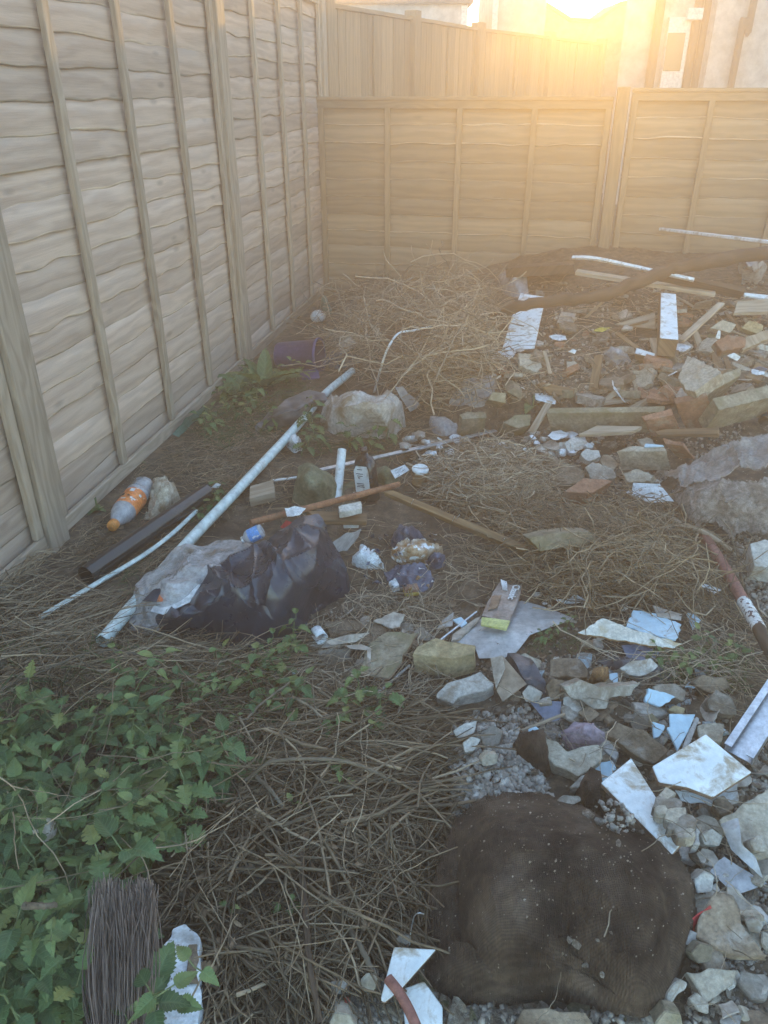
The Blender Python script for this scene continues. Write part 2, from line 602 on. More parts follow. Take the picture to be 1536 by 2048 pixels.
def wood(name, light, dark, rough=0.75, grain=130.0, tonev=0.25, stain=None, stain_amt=0.4, paint=None, bump=0.35, knots=0.0, spec=0.25, wav=30.0):
    """sawn timber: cathedral grain from the plank's own length and width"""
    m, n, b, l = base_mat(name)
    uv = n.nodes.new('ShaderNodeUVMap')
    sx = n.nodes.new('ShaderNodeSeparateXYZ'); l.new(uv.outputs[0], sx.inputs[0])
    at = n.nodes.new('ShaderNodeAttribute'); at.attribute_name = 'tone'
    cb = n.nodes.new('ShaderNodeCombineXYZ')
    for i, (o, s) in enumerate(((sx.outputs[0], 3.0), (sx.outputs[1], 16.0), (at.outputs['Fac'], 31.0))):
        q = n.nodes.new('ShaderNodeMath'); q.operation = 'MULTIPLY'; q.inputs[1].default_value = s
        l.new(o, q.inputs[0]); l.new(q.outputs[0], cb.inputs[i])
    lowf = _noise(n, l, cb.outputs[0], 1.0, 2, 0.5, 0.3)
    a = n.nodes.new('ShaderNodeMath'); a.operation = 'MULTIPLY'; a.inputs[1].default_value = wav; l.new(lowf.outputs[0], a.inputs[0])
    c = n.nodes.new('ShaderNodeMath'); c.operation = 'MULTIPLY_ADD'; c.inputs[1].default_value = grain; l.new(sx.outputs[1], c.inputs[0]); l.new(a.outputs[0], c.inputs[2])
    s = n.nodes.new('ShaderNodeMath'); s.operation = 'SINE'; l.new(c.outputs[0], s.inputs[0])
    g = n.nodes.new('ShaderNodeMapRange'); g.inputs[1].default_value = -1; g.inputs[2].default_value = 1; l.new(s.outputs[0], g.inputs[0])
    cb2 = n.nodes.new('ShaderNodeCombineXYZ')
    for i, (o, sc) in enumerate(((sx.outputs[0], 8.0), (sx.outputs[1], 220.0), (at.outputs['Fac'], 50.0))):
        q = n.nodes.new('ShaderNodeMath'); q.operation = 'MULTIPLY'; q.inputs[1].default_value = sc
        l.new(o, q.inputs[0]); l.new(q.outputs[0], cb2.inputs[i])
    fine = _noise(n, l, cb2.outputs[0], 1.0, 4, 0.6)
    ad = n.nodes.new('ShaderNodeMath'); ad.operation = 'MULTIPLY_ADD'; ad.inputs[1].default_value = 0.35; l.new(g.outputs[0], ad.inputs[0])
    q = n.nodes.new('ShaderNodeMath'); q.operation = 'MULTIPLY'; q.inputs[1].default_value = 0.65; l.new(fine.outputs[0], q.inputs[0]); l.new(q.outputs[0], ad.inputs[2])
    r = _ramp(n, [(0.22, dark), (0.72, light)]); l.new(ad.outputs[0], r.inputs[0])
    col = r.outputs[0]
    if stain is not None:
        nd = _noise(n, l, cb.outputs[0], 0.7, 5, 0.65)
        lo = 0.7 - 0.4 * stain_amt
        rd = _ramp(n, [(lo, (0, 0, 0)), (lo + 0.2, (1, 1, 1))]); l.new(nd.outputs[0], rd.inputs[0])
        col = _mix(n, l, rd.outputs[0], col, stain)
    if knots:
        vo = n.nodes.new('ShaderNodeTexVoronoi'); vo.inputs['Scale'].default_value = 1.0
        cb3 = n.nodes.new('ShaderNodeCombineXYZ')
        for i, (o, sc) in enumerate(((sx.outputs[0], 4.0), (sx.outputs[1], 12.0), (at.outputs['Fac'], 60.0))):
            q = n.nodes.new('ShaderNodeMath'); q.operation = 'MULTIPLY'; q.inputs[1].default_value = sc
            l.new(o, q.inputs[0]); l.new(q.outputs[0], cb3.inputs[i])
        l.new(cb3.outputs[0], vo.inputs['Vector'])
        rk = _ramp(n, [(0.06, (1, 1, 1)), (0.17, (0, 0, 0))]); l.new(vo.outputs['Distance'], rk.inputs[0])
        kf = n.nodes.new('ShaderNodeMath'); kf.operation = 'MULTIPLY'; kf.inputs[1].default_value = knots; l.new(rk.outputs[0], kf.inputs[0])
        col = _mix(n, l, kf.outputs[0], col, tuple(x * 0.45 for x in dark))
    rt = _ramp(n, [(0.0, (1 - tonev,) * 3), (1.0, (1 + tonev * 0.5,) * 3)]); l.new(at.outputs['Fac'], rt.inputs[0])
    col = _mix(n, l, 1.0, col, rt.outputs[0], 'MULTIPLY')
    if paint is not None:
        tc = n.nodes.new('ShaderNodeTexCoord')
        npn = _noise(n, l, tc.outputs['Object'], 22, 6, 0.7)
        rp = _ramp(n, [(0.36, (0, 0, 0)), (0.40, (1, 1, 1))]); l.new(npn.outputs[0], rp.inputs[0])
        col = _mix(n, l, rp.outputs[0], col, paint)
    l.new(col, b.inputs['Base Color'])
    b.inputs['Roughness'].default_value = rough; b.inputs['Specular IOR Level'].default_value = spec
    bu = n.nodes.new('ShaderNodeBump'); bu.inputs['Strength'].default_value = bump; bu.inputs['Distance'].default_value = 0.002
    l.new(ad.outputs[0], bu.inputs['Height']); l.new(bu.outputs[0], b.inputs['Normal'])
    return m

WHITE = (0.74, 0.76, 0.78)
MUD = (0.12, 0.085, 0.055)
M = dict(
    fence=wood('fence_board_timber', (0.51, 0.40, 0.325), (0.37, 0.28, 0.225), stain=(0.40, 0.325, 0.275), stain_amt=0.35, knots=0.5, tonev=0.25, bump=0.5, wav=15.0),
    darkfence=wood('dark_brown_fence_timber', (0.34, 0.24, 0.155), (0.25, 0.17, 0.108), stain=(0.25, 0.18, 0.11), stain_amt=0.4, knots=0.35, tonev=0.25, bump=0.4, wav=13.0),  # back and far fence boards, a darker brown than the left fence
    darkpost=wood('dark_brown_post_timber', (0.31, 0.22, 0.142), (0.23, 0.16, 0.10), tonev=0.2),  # posts, rails and battens of those fences, in a darker brown
    post=wood('fence_post_timber', (0.42, 0.34, 0.265), (0.28, 0.22, 0.165), tonev=0.2),
    plank=wood('old_brown_plank', (0.34, 0.22, 0.12), (0.19, 0.11, 0.06), stain=(0.12, 0.075, 0.045), stain_amt=0.5),
    paleplank=wood('weathered_pale_plank', (0.52, 0.42, 0.31), (0.34, 0.25, 0.17), stain=(0.22, 0.17, 0.12)),
    darkwood=wood('dark_wet_timber', (0.13, 0.085, 0.055), (0.06, 0.04, 0.028), stain=(0.05, 0.035, 0.025)),
    whitewood=wood('flaking_white_paint_on_timber', (0.34, 0.25, 0.17), (0.2, 0.14, 0.09), paint=WHITE),
    soil=stuff('soil', (0.075, 0.055, 0.038), (0.17, 0.125, 0.085), scale=26, rough=0.95, bump=0.9, bscale=55, bdist=0.012, spots=(0.42, 0.40, 0.36), spot_scale=95, spot_amt=0.70, dirt=(0.05, 0.036, 0.026), dirt_scale=5),
    concrete=stuff('grey_concrete', (0.26, 0.23, 0.19), (0.43, 0.385, 0.33), scale=25, bump=0.8, bscale=90, dirt=(0.19, 0.15, 0.11), dirt_amt=0.55, dirt_scale=16, objrand=0.35),
    plaster=stuff('pale_plaster', (0.44, 0.41, 0.365), (0.62, 0.585, 0.535), scale=22, bump=0.6, bscale=80, dirt=(0.27, 0.21, 0.15), dirt_amt=0.5, dirt_scale=14, objrand=0.25),
    brownrock=stuff('dirty_brown_rubble', (0.16, 0.115, 0.075), (0.31, 0.24, 0.17), scale=24, bump=0.8, bscale=80, dirt=(0.36, 0.33, 0.29), dirt_amt=0.35, dirt_scale=20, objrand=0.35),
    brick=stuff('red_brick', (0.27, 0.13, 0.08), (0.38, 0.20, 0.125), scale=20, bump=0.7, bscale=90, dirt=(0.33, 0.28, 0.22), dirt_amt=0.45, dirt_scale=12, objrand=0.25),
    ybrick=stuff('mossy_yellow_brick', (0.33, 0.25, 0.14), (0.45, 0.36, 0.22), scale=20, bump=0.8, bscale=80, dirt=(0.17, 0.15, 0.08), dirt_amt=0.55, dirt_scale=11),
    mossstone=stuff('mossy_stone', (0.22, 0.18, 0.125), (0.34, 0.29, 0.21), scale=16, bump=0.8, bscale=70, dirt=(0.17, 0.15, 0.08), dirt_amt=0.55, dirt_scale=9, objrand=0.25),
    whitetile=stuff('white_board', (0.66, 0.69, 0.70), (0.76, 0.78, 0.78), scale=9, rough=0.5, bump=0.12, bscale=60, grit=0.14, dirt=(0.34, 0.27, 0.19), dirt_amt=0.5, dirt_scale=22, spots=(0.13, 0.09, 0.07), spot_scale=60, spot_amt=0.735, spec=0.4),
    bluetile=stuff('pale_blue_board', (0.42, 0.58, 0.68), (0.52, 0.66, 0.74), scale=9, rough=0.5, bump=0.12, grit=0.14, dirt=(0.30, 0.26, 0.21), dirt_amt=0.42, dirt_scale=20, spots=(0.15, 0.10, 0.08), spot_scale=50, spot_amt=0.73),
    boardedge=stuff('board_core', (0.22, 0.14, 0.09), (0.33, 0.22, 0.15), scale=40, bump=0.6),
    papergrey=stuff('dirty_card', (0.33, 0.28, 0.23), (0.47, 0.42, 0.36), scale=12, rough=0.8, bump=0.4, bscale=50, dirt=(0.18, 0.13, 0.09), dirt_amt=0.5, dirt_scale=10),
    paperwhite=stuff('scuffed_white_paper', (0.60, 0.62, 0.64), (0.76, 0.77, 0.78), scale=14, rough=0.7, bump=0.3, dirt=(0.30, 0.25, 0.19), dirt_amt=0.4, dirt_scale=16),
    pipeblue=stuff('pale_plastic_pipe', (0.60, 0.68, 0.66), (0.68, 0.75, 0.73), scale=7, rough=0.38, bump=0.05, spec=0.5, dirt=(0.32, 0.29, 0.23), dirt_amt=0.28, dirt_scale=14),
    blackplastic=stuff('glossy_black_plastic', (0.012, 0.012, 0.014), (0.022, 0.02, 0.022), scale=8, rough=0.2, bump=0.04, spec=0.6, dirt=(0.07, 0.055, 0.045), dirt_amt=0.22, dirt_scale=12),
    rust=stuff('rusty_pipe', (0.20, 0.085, 0.045), (0.34, 0.16, 0.085), scale=30, rough=0.7, bump=0.4, dirt=(0.12, 0.07, 0.045), dirt_amt=0.4, dirt_scale=12, bscale=120),
    redpipe=stuff('dull_red_pipe', (0.19, 0.075, 0.06), (0.29, 0.13, 0.10), scale=22, rough=0.55, bump=0.25, dirt=(0.10, 0.065, 0.05), dirt_amt=0.4, dirt_scale=12),
    alu=stuff('dull_aluminium', (0.55, 0.56, 0.58), (0.68, 0.69, 0.71), scale=10, rough=0.34, bump=0.06, metal=0.85, dirt=(0.3, 0.27, 0.25), dirt_amt=0.22, dirt_scale=14),
    greystrip=stuff('grey_trim', (0.30, 0.28, 0.26), (0.42, 0.40, 0.38), scale=18, rough=0.5, bump=0.1, dirt=(0.2, 0.15, 0.11), dirt_amt=0.35),
)
# ------------------------------------------------------------------ ground
def axis(lo, a, b, hi, fine):
    mid = np.arange(a, b, fine)
    l = a - np.geomspace(fine, a - lo, 16)[::-1]
    h = b + np.geomspace(fine, hi - b, 16) - fine
    return np.concatenate([l, mid, h])
gxs = axis(-15, -1.5, 2.6, 15, 0.016); gys = axis(-5, -0.2, 6.0, 18.5, 0.02)
GX, GY = np.meshgrid(gxs, gys)
GZ = gz(GX, GY)
co = np.stack([GX.ravel(), GY.ravel(), np.zeros(GX.size)], -1)
near = sm((6.0 - GY) / 0.5) * sm((GY + 0.3) / 0.3) * sm((3.0 - GX) / 0.6) * sm((GX + 1.5) / 0.3)
GZ = GZ + near * (0.010 * vnoise(co, 40, 2, 3) + 0.006 * np.maximum(0, vnoise(co, 130, 9, 2))).reshape(GX.shape)
nx, ny = len(gxs), len(gys)
ii, jj = np.meshgrid(np.arange(nx - 1), np.arange(ny - 1))
q = (jj * nx + ii).ravel()
gf = np.stack([q, q + 1, q + nx + 1, q + nx], -1)
ground = link('ground', np_mesh('ground', np.stack([GX.ravel(), GY.ravel(), GZ.ravel()], -1), gf), M['soil'], smooth=True)
tag(ground, 'bare brown soil with crumbs of rubble under the whole tip', None, kind='structure')

# ------------------------------------------------------------------ fences
UP = Vector((0, 0, 1))
M['edgeglint'] = wood('waney_edge_glint', (0.62, 0.52, 0.42), (0.42, 0.33, 0.25), tonev=.5)  # lower board edges painted paler, standing in for sun glint along them
def lap_boards(name, a, b, nrm, z0, z1, rows, parent, seed, wav=0.005, mat='fence'):
    """horizontal overlapping boards with a waney lower edge, between ground points a and b"""
    a, b, nrm = Vector(a), Vector(b), Vector(nrm)
    L = (b - a).length; u = (b - a) / L
    K = max(4, int(L / 0.03)); s = np.linspace(0, L, K)
    r = np.random.default_rng(seed)
    V, F, UV, T = [], [], [], []
    pitch = (z1 - z0) / rows
    for i in range(rows):
        zb = z0 + i * pitch; zt = zb + pitch * 1.18
        if i == rows - 1: zt = z1
        t = r.random()
        wv = np.zeros(K)
        for _ in range(11):
            f = r.uniform(3, 34); wv += np.sin(f * s + r.uniform(0, 6.28)) / (1 + 0.07 * f)
        wv = wav * wv * 0.6 - 0.006
        ed = 0.004 * np.clip(np.sin(s * r.uniform(3, 7) + r.uniform(0, 6)) + .4 * np.sin(s * 21 + i), 0, 1)
        bow = 0.004 * np.sin(s * r.uniform(1, 3) + r.uniform(0, 6))
        out = r.uniform(0.010, 0.015) + bow
        off = len(V)
        vrow = r.uniform(0, 20)
        prof = ((0.0, zt, 0), (0.006, zt, 0), (None, zb, 1), (None, zb, 2))
        for k in range(K):
            base = a + u * s[k]
            zbk = zb + (wv[k] if i else 0)
            zm = (zt + zbk) / 2
            cup = 0.003 * math.sin(s[k] * 5 + i)
            pts = ((-0.002, zt), (0.005, zt), (0.5 * (0.005 + out[k]) + cup, zm), (out[k], zbk + 0.005 + ed[k]), (out[k] - 0.002, zbk), (out[k] - 0.008, zbk))
            for d, z in pts:
                V.append(base + nrm * d + UP * z); UV.append((s[k] + vrow, z + vrow)); T.append(t)
        n = 6
        for k in range(K - 1):
            for j in range(n):
                j2 = (j + 1) % n
                F.append((off + k * n + j, off + (k + 1) * n + j, off + (k + 1) * n + j2, off + k * n + j2))
        F.append(tuple(off + j for j in range(n))); F.append(tuple(off + (K - 1) * n + j for j in range(n))[::-1])
    me = np_mesh(name, V, np.array([f for f in F if len(f) == 4]), UV, T)
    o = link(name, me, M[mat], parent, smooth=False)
    me.materials.append(M['edgeglint'])
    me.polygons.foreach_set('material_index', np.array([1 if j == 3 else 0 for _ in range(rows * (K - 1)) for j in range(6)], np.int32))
    return o

def bar(a, b, w, d, nrm, out):
    """box spec for a batten from a to b, w wide, d deep, standing out along nrm"""
    a, b, nrm = Vector(a), Vector(b), Vector(nrm)
    ax = (b - a) / 2; sd = ax.normalized().cross(nrm).normalized()
    return ((a + b) / 2 + nrm * (out + d / 2), ax, sd * w / 2, nrm * d / 2)

def fence_run(root, pts, nrm, z0, z1, rows, battens, cap, seed, post_top=None, posts=(), mat='fence', pmat='post'):
    """panels between consecutive ground points pts; posts given by index"""
    for i in range(len(pts) - 1):
        a, b = Vector(pts[i]), Vector(pts[i + 1]); u = (b - a).normalized()
        n = nrm
        pa, pb = a + u * 0.052, b - u * 0.052
        panel = lap_boards('fence_panel', pa, pb, n, z0[i], z1[i], rows, root, seed + i, mat=mat)
        zt = z1[i]
        bt = []
        for q in [0.022] + [(pb - pa).length * (k + 1) / (battens + 1) for k in range(battens)] + [(pb - pa).length - 0.022]:
            base = pa + u * q
            o = link('batten', boxes_mesh('batten', [bar(base + UP * (z0[i] + 0.04), base + UP * (zt - 0.002), 0.036, 0.02, n, 0.021)], bevel=0.002), M[pmat], panel)
        link('bottom_rail', boxes_mesh('bottom_rail', [bar(pa + UP * (z0[i] + 0.012), pb + UP * (z0[i] + 0.012), 0.05, 0.018, n, 0.0235)], bevel=0.002), M[pmat], panel)
        link('top_rail', boxes_mesh('top_rail', [bar(pa + UP * (zt + 0.0), pb + UP * (zt + 0.0), 0.045, 0.018, n, 0.0235)], bevel=0.002), M[pmat], panel)
        if cap:
            c = (pa + pb) / 2 + UP * (zt + 0.033) + n * 0.012
            link('capping', boxes_mesh('capping', [(c, (pb - pa) / 2, n * 0.038, UP * 0.011)], bevel=0.003), M[pmat], panel)
    for i in posts:
        a = Vector(pts[i])
        u = (Vector(pts[min(i + 1, len(pts) - 1)]) - Vector(pts[max(i - 1, 0)])).normalized()
        h = (post_top or max(z1)) + 0.05
        p = link('fence_post', boxes_mesh('fence_post', [(a + UP * (h / 2 - 0.1) + nrm * 0.012, u * (0.05 if pmat == 'post' else 0.036), nrm * 0.045, UP * (h / 2 + 0.1))], bevel=0.004), M[pmat], root)

def lineX(Y): return -1.023 + 0.1756 * (Y - 2.652)
uL = Vector((0.1756, 1, 0)).normalized(); nL = Vector((uL.y, -uL.x, 0))
LF = [Vector((lineX(y), y, 0)) for y in (0.285, 2.17, 4.05, 5.95)]
left_fence = empty('timber_fence', LF[1], 'tall pale lap board fence with vertical battens along the left of the tip', 'fence')
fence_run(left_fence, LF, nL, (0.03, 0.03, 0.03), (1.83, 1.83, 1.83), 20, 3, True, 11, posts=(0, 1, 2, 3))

c0 = Vector((-0.502, 5.62, 0)); uB = Vector((1, -0.2, 0)).normalized(); nB = Vector((-0.2, -1, 0)).normalized()
b1 = c0 + uB * 1.97; b2 = b1 + uB * 1.93
b2b = b2 + uB * 1.9
back_fence = empty('timber_fence', c0, 'low lap board fence across the back of the tip below the sun', 'fence')
fence_run(back_fence, [c0 + uB * 0.03, b1], nB, (0.05,), (1.245,), 11, 3, True, 31, mat='darkfence', pmat='darkpost')
fence_run(back_fence, [b1, b2, b2b], nB, (0.08, 0.08), (1.29, 1.29), 11, 3, True, 37, posts=(0, 1), mat='darkfence', pmat='darkpost')

# the neighbours' close-boarded fence that bends away behind
FF = [Vector((-0.40, 6.12, 0)), Vector((0.22, 7.2, 0)), Vector((0.86, 8.33, 0)), Vector((1.75, 9.55, 0)), Vector((2.58, 10.7, 0))]
far_fence = empty('board_fence', FF[0], 'close boarded fence bending away to the right behind the low fence', 'fence')
for i in range(4):
    a, b = FF[i], FF[i + 1]; L = (b - a).length; u = (b - a) / L; n = Vector((u.y, -u.x, 0))
    bx = []; x = 0.06
    while x < L - 0.06:
        w = random.uniform(0.085, 0.1)
        bx.append((a + u * (x + w / 2) + UP * (0.93 + random.uniform(-0.004, 0.004)) + n * random.uniform(0.0, 0.006), u * w / 2, n * 0.006, UP * 0.88)); x += w + 0.004
    pan = link('fence_panel', boxes_mesh('fence_panel', bx), M['darkfence'], far_fence)
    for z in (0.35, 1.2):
        link('rail', boxes_mesh('rail', [bar(a + UP * z, b + UP * z, 0.07, 0.03, -n, 0.008)]), M['darkpost'], pan)
    link('capping', boxes_mesh('capping', [((a + b) / 2 + UP * 1.825, u * L / 2, n * 0.035, UP * 0.012)]), M['darkpost'], pan)
    link('batten', boxes_mesh('batten', [bar((a + b) / 2 + UP * 0.05, (a + b) / 2 + UP * 1.8, 0.035, 0.02, n, 0.012)]), M['darkpost'], pan)
for i in range(5):
    a = FF[i]; u = (FF[min(i + 1, 4)] - FF[max(i - 1, 0)]).normalized(); n = Vector((u.y, -u.x, 0))
    link('fence_post', boxes_mesh('fence_post', [(a + UP * 0.9 + n * 0.01, u * 0.05, n * 0.05, UP * 0.98)], bevel=0.003), M['darkpost'], far_fence)

# ------------------------------------------------------------------ houses behind
M['render'] = stuff('white_render', (0.46, 0.44, 0.42), (0.55, 0.53, 0.51), scale=1.2, rough=0.9, bump=0.3, bscale=40, dirt=(0.5, 0.46, 0.42), dirt_amt=0.35, dirt_scale=1.1)
M['roofslate'] = stuff('roof_slate', (0.10, 0.09, 0.09), (0.17, 0.15, 0.14), scale=6, rough=0.8, bump=0.4)
M['brownpvc'] = stuff('brown_downpipe_paint', (0.10, 0.055, 0.035), (0.15, 0.085, 0.055), scale=10, rough=0.5, bump=0.1)
M['whitepvc'] = stuff('white_plastic_frame', (0.72, 0.72, 0.70), (0.78, 0.78, 0.76), scale=6, rough=0.4, bump=0.0)
M['glass'] = stuff('dark_window_glass', (0.10, 0.08, 0.06), (0.14, 0.11, 0.08), scale=2, rough=0.08, bump=0.0, spec=0.6)

def boxo(name, lo, hi, mat, parent, bevel=0.004):
    lo, hi = Vector(lo), Vector(hi); c = (lo + hi) / 2; d = (hi - lo) / 2
    return link(name, boxes_mesh(name, [(c, (d.x, 0, 0), (0, d.y, 0), (0, 0, d.z))], bevel=bevel), mat, parent)

HY = 11.0
hx0 = PD(1238, 150, HY).x; hx1 = hx0 + 5.2; hx_mid = PD(1404, 100, HY).x
house = empty('house', (hx0, HY, 0), 'white rendered house with brown downpipes beyond the low fence at right', 'house')
SK = 1.4                                           # side wall slanted back, shaped to let the sunlight past the house
def prism(name, foot, z0, z1, mat, parent):
    n = len(foot)
    v = [(x, y, z0) for x, y in foot] + [(x, y, z1) for x, y in foot]
    f = [tuple(range(n))[::-1], tuple(range(n, 2 * n))] + [(i, (i + 1) % n, n + (i + 1) % n, n + i) for i in range(n)]
    return link(name, np_mesh(name, v, f), mat, parent)
prism('wall', [(hx0, HY + 0.05), (hx_mid, HY + 0.05), (hx_mid, HY + 3.6), (hx0 + SK, HY + 3.6)], -0.1, 4.6, M['render'], house)
prism('wall', [(hx_mid + 0.003, HY - 0.25), (hx1, HY - 0.25), (hx1, HY + 3.6), (hx_mid + 0.003, HY + 3.6)], -0.1, 4.6, M['render'], house)
rv = [(hx0 - 0.1, HY - 0.4, 4.62), (hx1 + 0.2, HY - 0.4, 4.62), (hx1 + 0.2, HY + 3.8, 4.62), (hx0 - 0.1 + SK, HY + 3.8, 4.62), (hx0 + SK * .5, HY + 1.7, 5.6), (hx1 + 0.2, HY + 1.7, 5.6)]
link('roof', np_mesh('roof', rv, [(0, 1, 5, 4), (2, 3, 4, 5), (0, 4, 3), (1, 2, 5), (0, 3, 2, 1)]), M['roofslate'], house)
def pipe_on_wall(px, Y, r=0.05, top=4.5):
    x = PD(px, 172, Y).x
    return tube('downpipe', [(x, Y, 0.0), (x, Y, top)], r, M['brownpvc'], house, sides=12)
pipe_on_wall(1298, HY - 0.02, 0.055, 2.3)
pipe_on_wall(1372, HY - 0.02, 0.05)
pipe_on_wall(1389, HY - 0.02, 0.045)
a = PD(1462, 172, HY - 0.32); bq = PD(1480, 60, HY - 0.32); cq = PD(1503, 28, HY - 0.32)
tube('downpipe', [(a.x, a.y, 0), (a.x, a.y, bq.z - 0.05), (a.x + 0.02, a.y, bq.z + 0.02), (cq.x - 0.02, cq.y, cq.z - 0.05), (cq.x, cq.y, cq.z), (cq.x, cq.y, 4.5)], 0.042, M['brownpvc'], house, sides=12, n=60)
hb = PD(1390, 28, HY - 0.08)
boxo('drain_hopper', hb - Vector((0.09, 0.03, 0.06)), hb + Vector((0.09, 0.05, 0.06)), M['whitepvc'], house)
# door with a tall pane
d0, d1 = PD(1318, 172, HY).x, PD(1356, 172, HY).x
door = boxo('door', (d0, HY - 0.03, 0.1), (d1 + 0.03, HY + 0.04, 2.12), M['whitepvc'], house)
p0 = PD(1322, 142, HY); p1 = PD(1352, 66, HY)
boxo('door_pane', (p0.x + 0.01, HY - 0.045, p0.z), (p0.x + 0.22, HY - 0.031, p1.z), M['glass'], door)

EY = 10.6
e0, e1, ez = PD(800, 10, EY).x - 0.9, PD(935, 10, EY).x, 1.3 + EY * math.tan(R(5.25))
ext = empty('house_extension', (e0, EY, 0), 'low white rendered house wall above the far fence left of the sun', 'house')
boxo('wall', (e0, EY, -0.1), (e1, EY + 2, ez - 0.06), M['render'], ext)
boxo('roof', (e0 - 0.1, EY - 0.06, ez - 0.057), (e1 + 0.06, EY + 2.1, ez + 0.02), M['roofslate'], ext)
boxo('corner_trim', (e1 - 0.07, EY - 0.02, 0), (e1 + 0.004, EY - 0.002, ez - 0.07), M['whitepvc'], ext)
e2, e3 = PD(985, 10, EY + 0.6).x, PD(1093, 10, EY + 0.6).x
endwall = empty('house', (e2, EY + 0.6, 0), 'tall rendered end wall of a house just left of the sun', 'house')
boxo('wall', (e2, EY + 0.6, -0.1), (e3, EY + 2.2, 4.9), M['render'], endwall)
boxo('roof', (e2 - 0.12, EY + 0.5, 4.903), (e3 + 0.12, EY + 2.3, 5.02), M['roofslate'], endwall)
boxo('corner_trim', (e2 + 0.003, EY + 0.57, 0), (e2 + 0.07, EY + 0.598, 4.8), M['whitepvc'], endwall)

# added blocker: its valley top trims the bright sky round the sun
GY_ = 12.4
prof = [PD(x, y, GY_) for x, y in ((1045, 4), (1082, 8), (1112, 26), (1140, 44), (1192, 46), (1216, 30), (1240, 12), (1268, 6))]
blocker = empty('sky_blocker', (prof[0].x, GY_, 0), 'added blocker with a valley top right below the sun behind the board fence', 'sky_blocker')
n_ = len(prof)
ring = [Vector((prof[0].x, GY_, -.1))] + prof + [Vector((prof[-1].x, GY_, -.1))]
vv = [tuple(q) for q in ring] + [(q.x, q.y + .9, q.z) for q in ring]
m_ = len(ring)
link('wall', np_mesh('wall', vv, [tuple(range(m_)), tuple(range(m_, 2 * m_))[::-1]] + [(i, m_ + i, m_ + (i + 1) % m_, (i + 1) % m_) for i in range(m_)]), M['render'], blocker)  # face of the added blocker
tv_ = [(q.x, q.y - .05, q.z + .004) for q in prof] + [(q.x, q.y + .95, q.z + .004) for q in prof] + [(q.x, q.y - .05, q.z + .05) for q in prof] + [(q.x, q.y + .95, q.z + .05) for q in prof]
tf_ = []
for i in range(n_ - 1):
    tf_ += [(i, i + 1, n_ + i + 1, n_ + i), (2 * n_ + i, 3 * n_ + i, 3 * n_ + i + 1, 2 * n_ + i + 1), (i, 2 * n_ + i, 2 * n_ + i + 1, i + 1), (n_ + i, n_ + i + 1, 3 * n_ + i + 1, 3 * n_ + i)]
link('roof', np_mesh('roof', tv_, tf_), M['roofslate'], blocker)  # top band of the added blocker
# ------------------------------------------------------------------ sacks, bags, cloth
M['sack'] = stuff('brown_hessian', (0.046, 0.032, 0.025), (0.130, 0.092, 0.067), scale=8, rough=0.97, bump=1.0, bscale=120, bdist=0.010, dirt=(0.17, 0.13, 0.105), dirt_amt=0.34, dirt_scale=10, spots=(0.34, 0.30, 0.26), spot_scale=120, spot_amt=0.725, weave=88, spec=0.12, grit=0.35)
M['blackbag'] = stuff('black_bin_bag', (0.017, 0.022, 0.038), (0.030, 0.038, 0.062), scale=9, rough=0.30, bump=0.3, bscale=30, bdist=0.006, dirt=(0.10, 0.10, 0.11), dirt_amt=0.16, dirt_scale=8, spots=(0.12, 0.10, 0.085), spot_scale=110, spot_amt=0.71, spec=0.6, rvar=0.12)
M['clearbag'] = stuff('milky_clear_bag', (0.50, 0.48, 0.48), (0.66, 0.64, 0.65), scale=14, rough=0.25, bump=0.5, bscale=34, bdist=0.006, dirt=(0.27, 0.21, 0.16), dirt_amt=0.5, dirt_scale=11, spec=0.6, alpha=0.62)
M['greybag'] = stuff('grey_bag_film', (0.10, 0.09, 0.095), (0.17, 0.155, 0.16), scale=7, rough=0.33, bump=0.3, bscale=30, spec=0.5, dirt=(0.2, 0.17, 0.14), dirt_amt=0.3, dirt_scale=14)
M['whitesack'] = stuff('dirty_white_sack', (0.42, 0.38, 0.34), (0.62, 0.58, 0.54), scale=16, rough=0.8, bump=0.7, bscale=60, dirt=(0.26, 0.19, 0.12), dirt_amt=0.62, dirt_scale=9)
M['mosscloth'] = stuff('mossy_green_cloth', (0.12, 0.12, 0.065), (0.22, 0.215, 0.14), scale=18, rough=0.95, bump=0.7, bscale=120, dirt=(0.10, 0.075, 0.045), dirt_amt=0.5, dirt_scale=8)
M['carpet'] = stuff('grey_felt_carpet', (0.20, 0.165, 0.14), (0.38, 0.33, 0.30), scale=60, rough=0.98, bump=1.0, bscale=170, bdist=0.01, dirt=(0.15, 0.11, 0.075), dirt_amt=0.55, dirt_scale=9, grit=0.35)
M['felt'] = stuff('torn_roofing_felt', (0.17, 0.15, 0.135), (0.29, 0.26, 0.245), scale=20, rough=0.6, bump=0.8, bscale=60, dirt=(0.15, 0.11, 0.08), dirt_amt=0.5, dirt_scale=9)
M['film'] = stuff('dusty_clear_film', (0.42, 0.42, 0.44), (0.56, 0.56, 0.58), scale=9, rough=0.25, bump=0.3, bscale=40, alpha=0.6, spec=0.55, dirt=(0.30, 0.25, 0.19), dirt_amt=0.4)
M['bluefilm'] = stuff('slate_blue_plastic', (0.17, 0.19, 0.27), (0.25, 0.28, 0.37), scale=9, rough=0.3, bump=0.2, alpha=0.85, spec=0.5, dirt=(0.25, 0.22, 0.19), dirt_amt=0.3)
M['blackfilm'] = stuff('black_film_scrap', (0.03, 0.032, 0.042), (0.07, 0.075, 0.095), scale=14, rough=0.3, bump=0.5, bscale=45, spec=0.55, dirt=(0.15, 0.13, 0.11), dirt_amt=0.35)
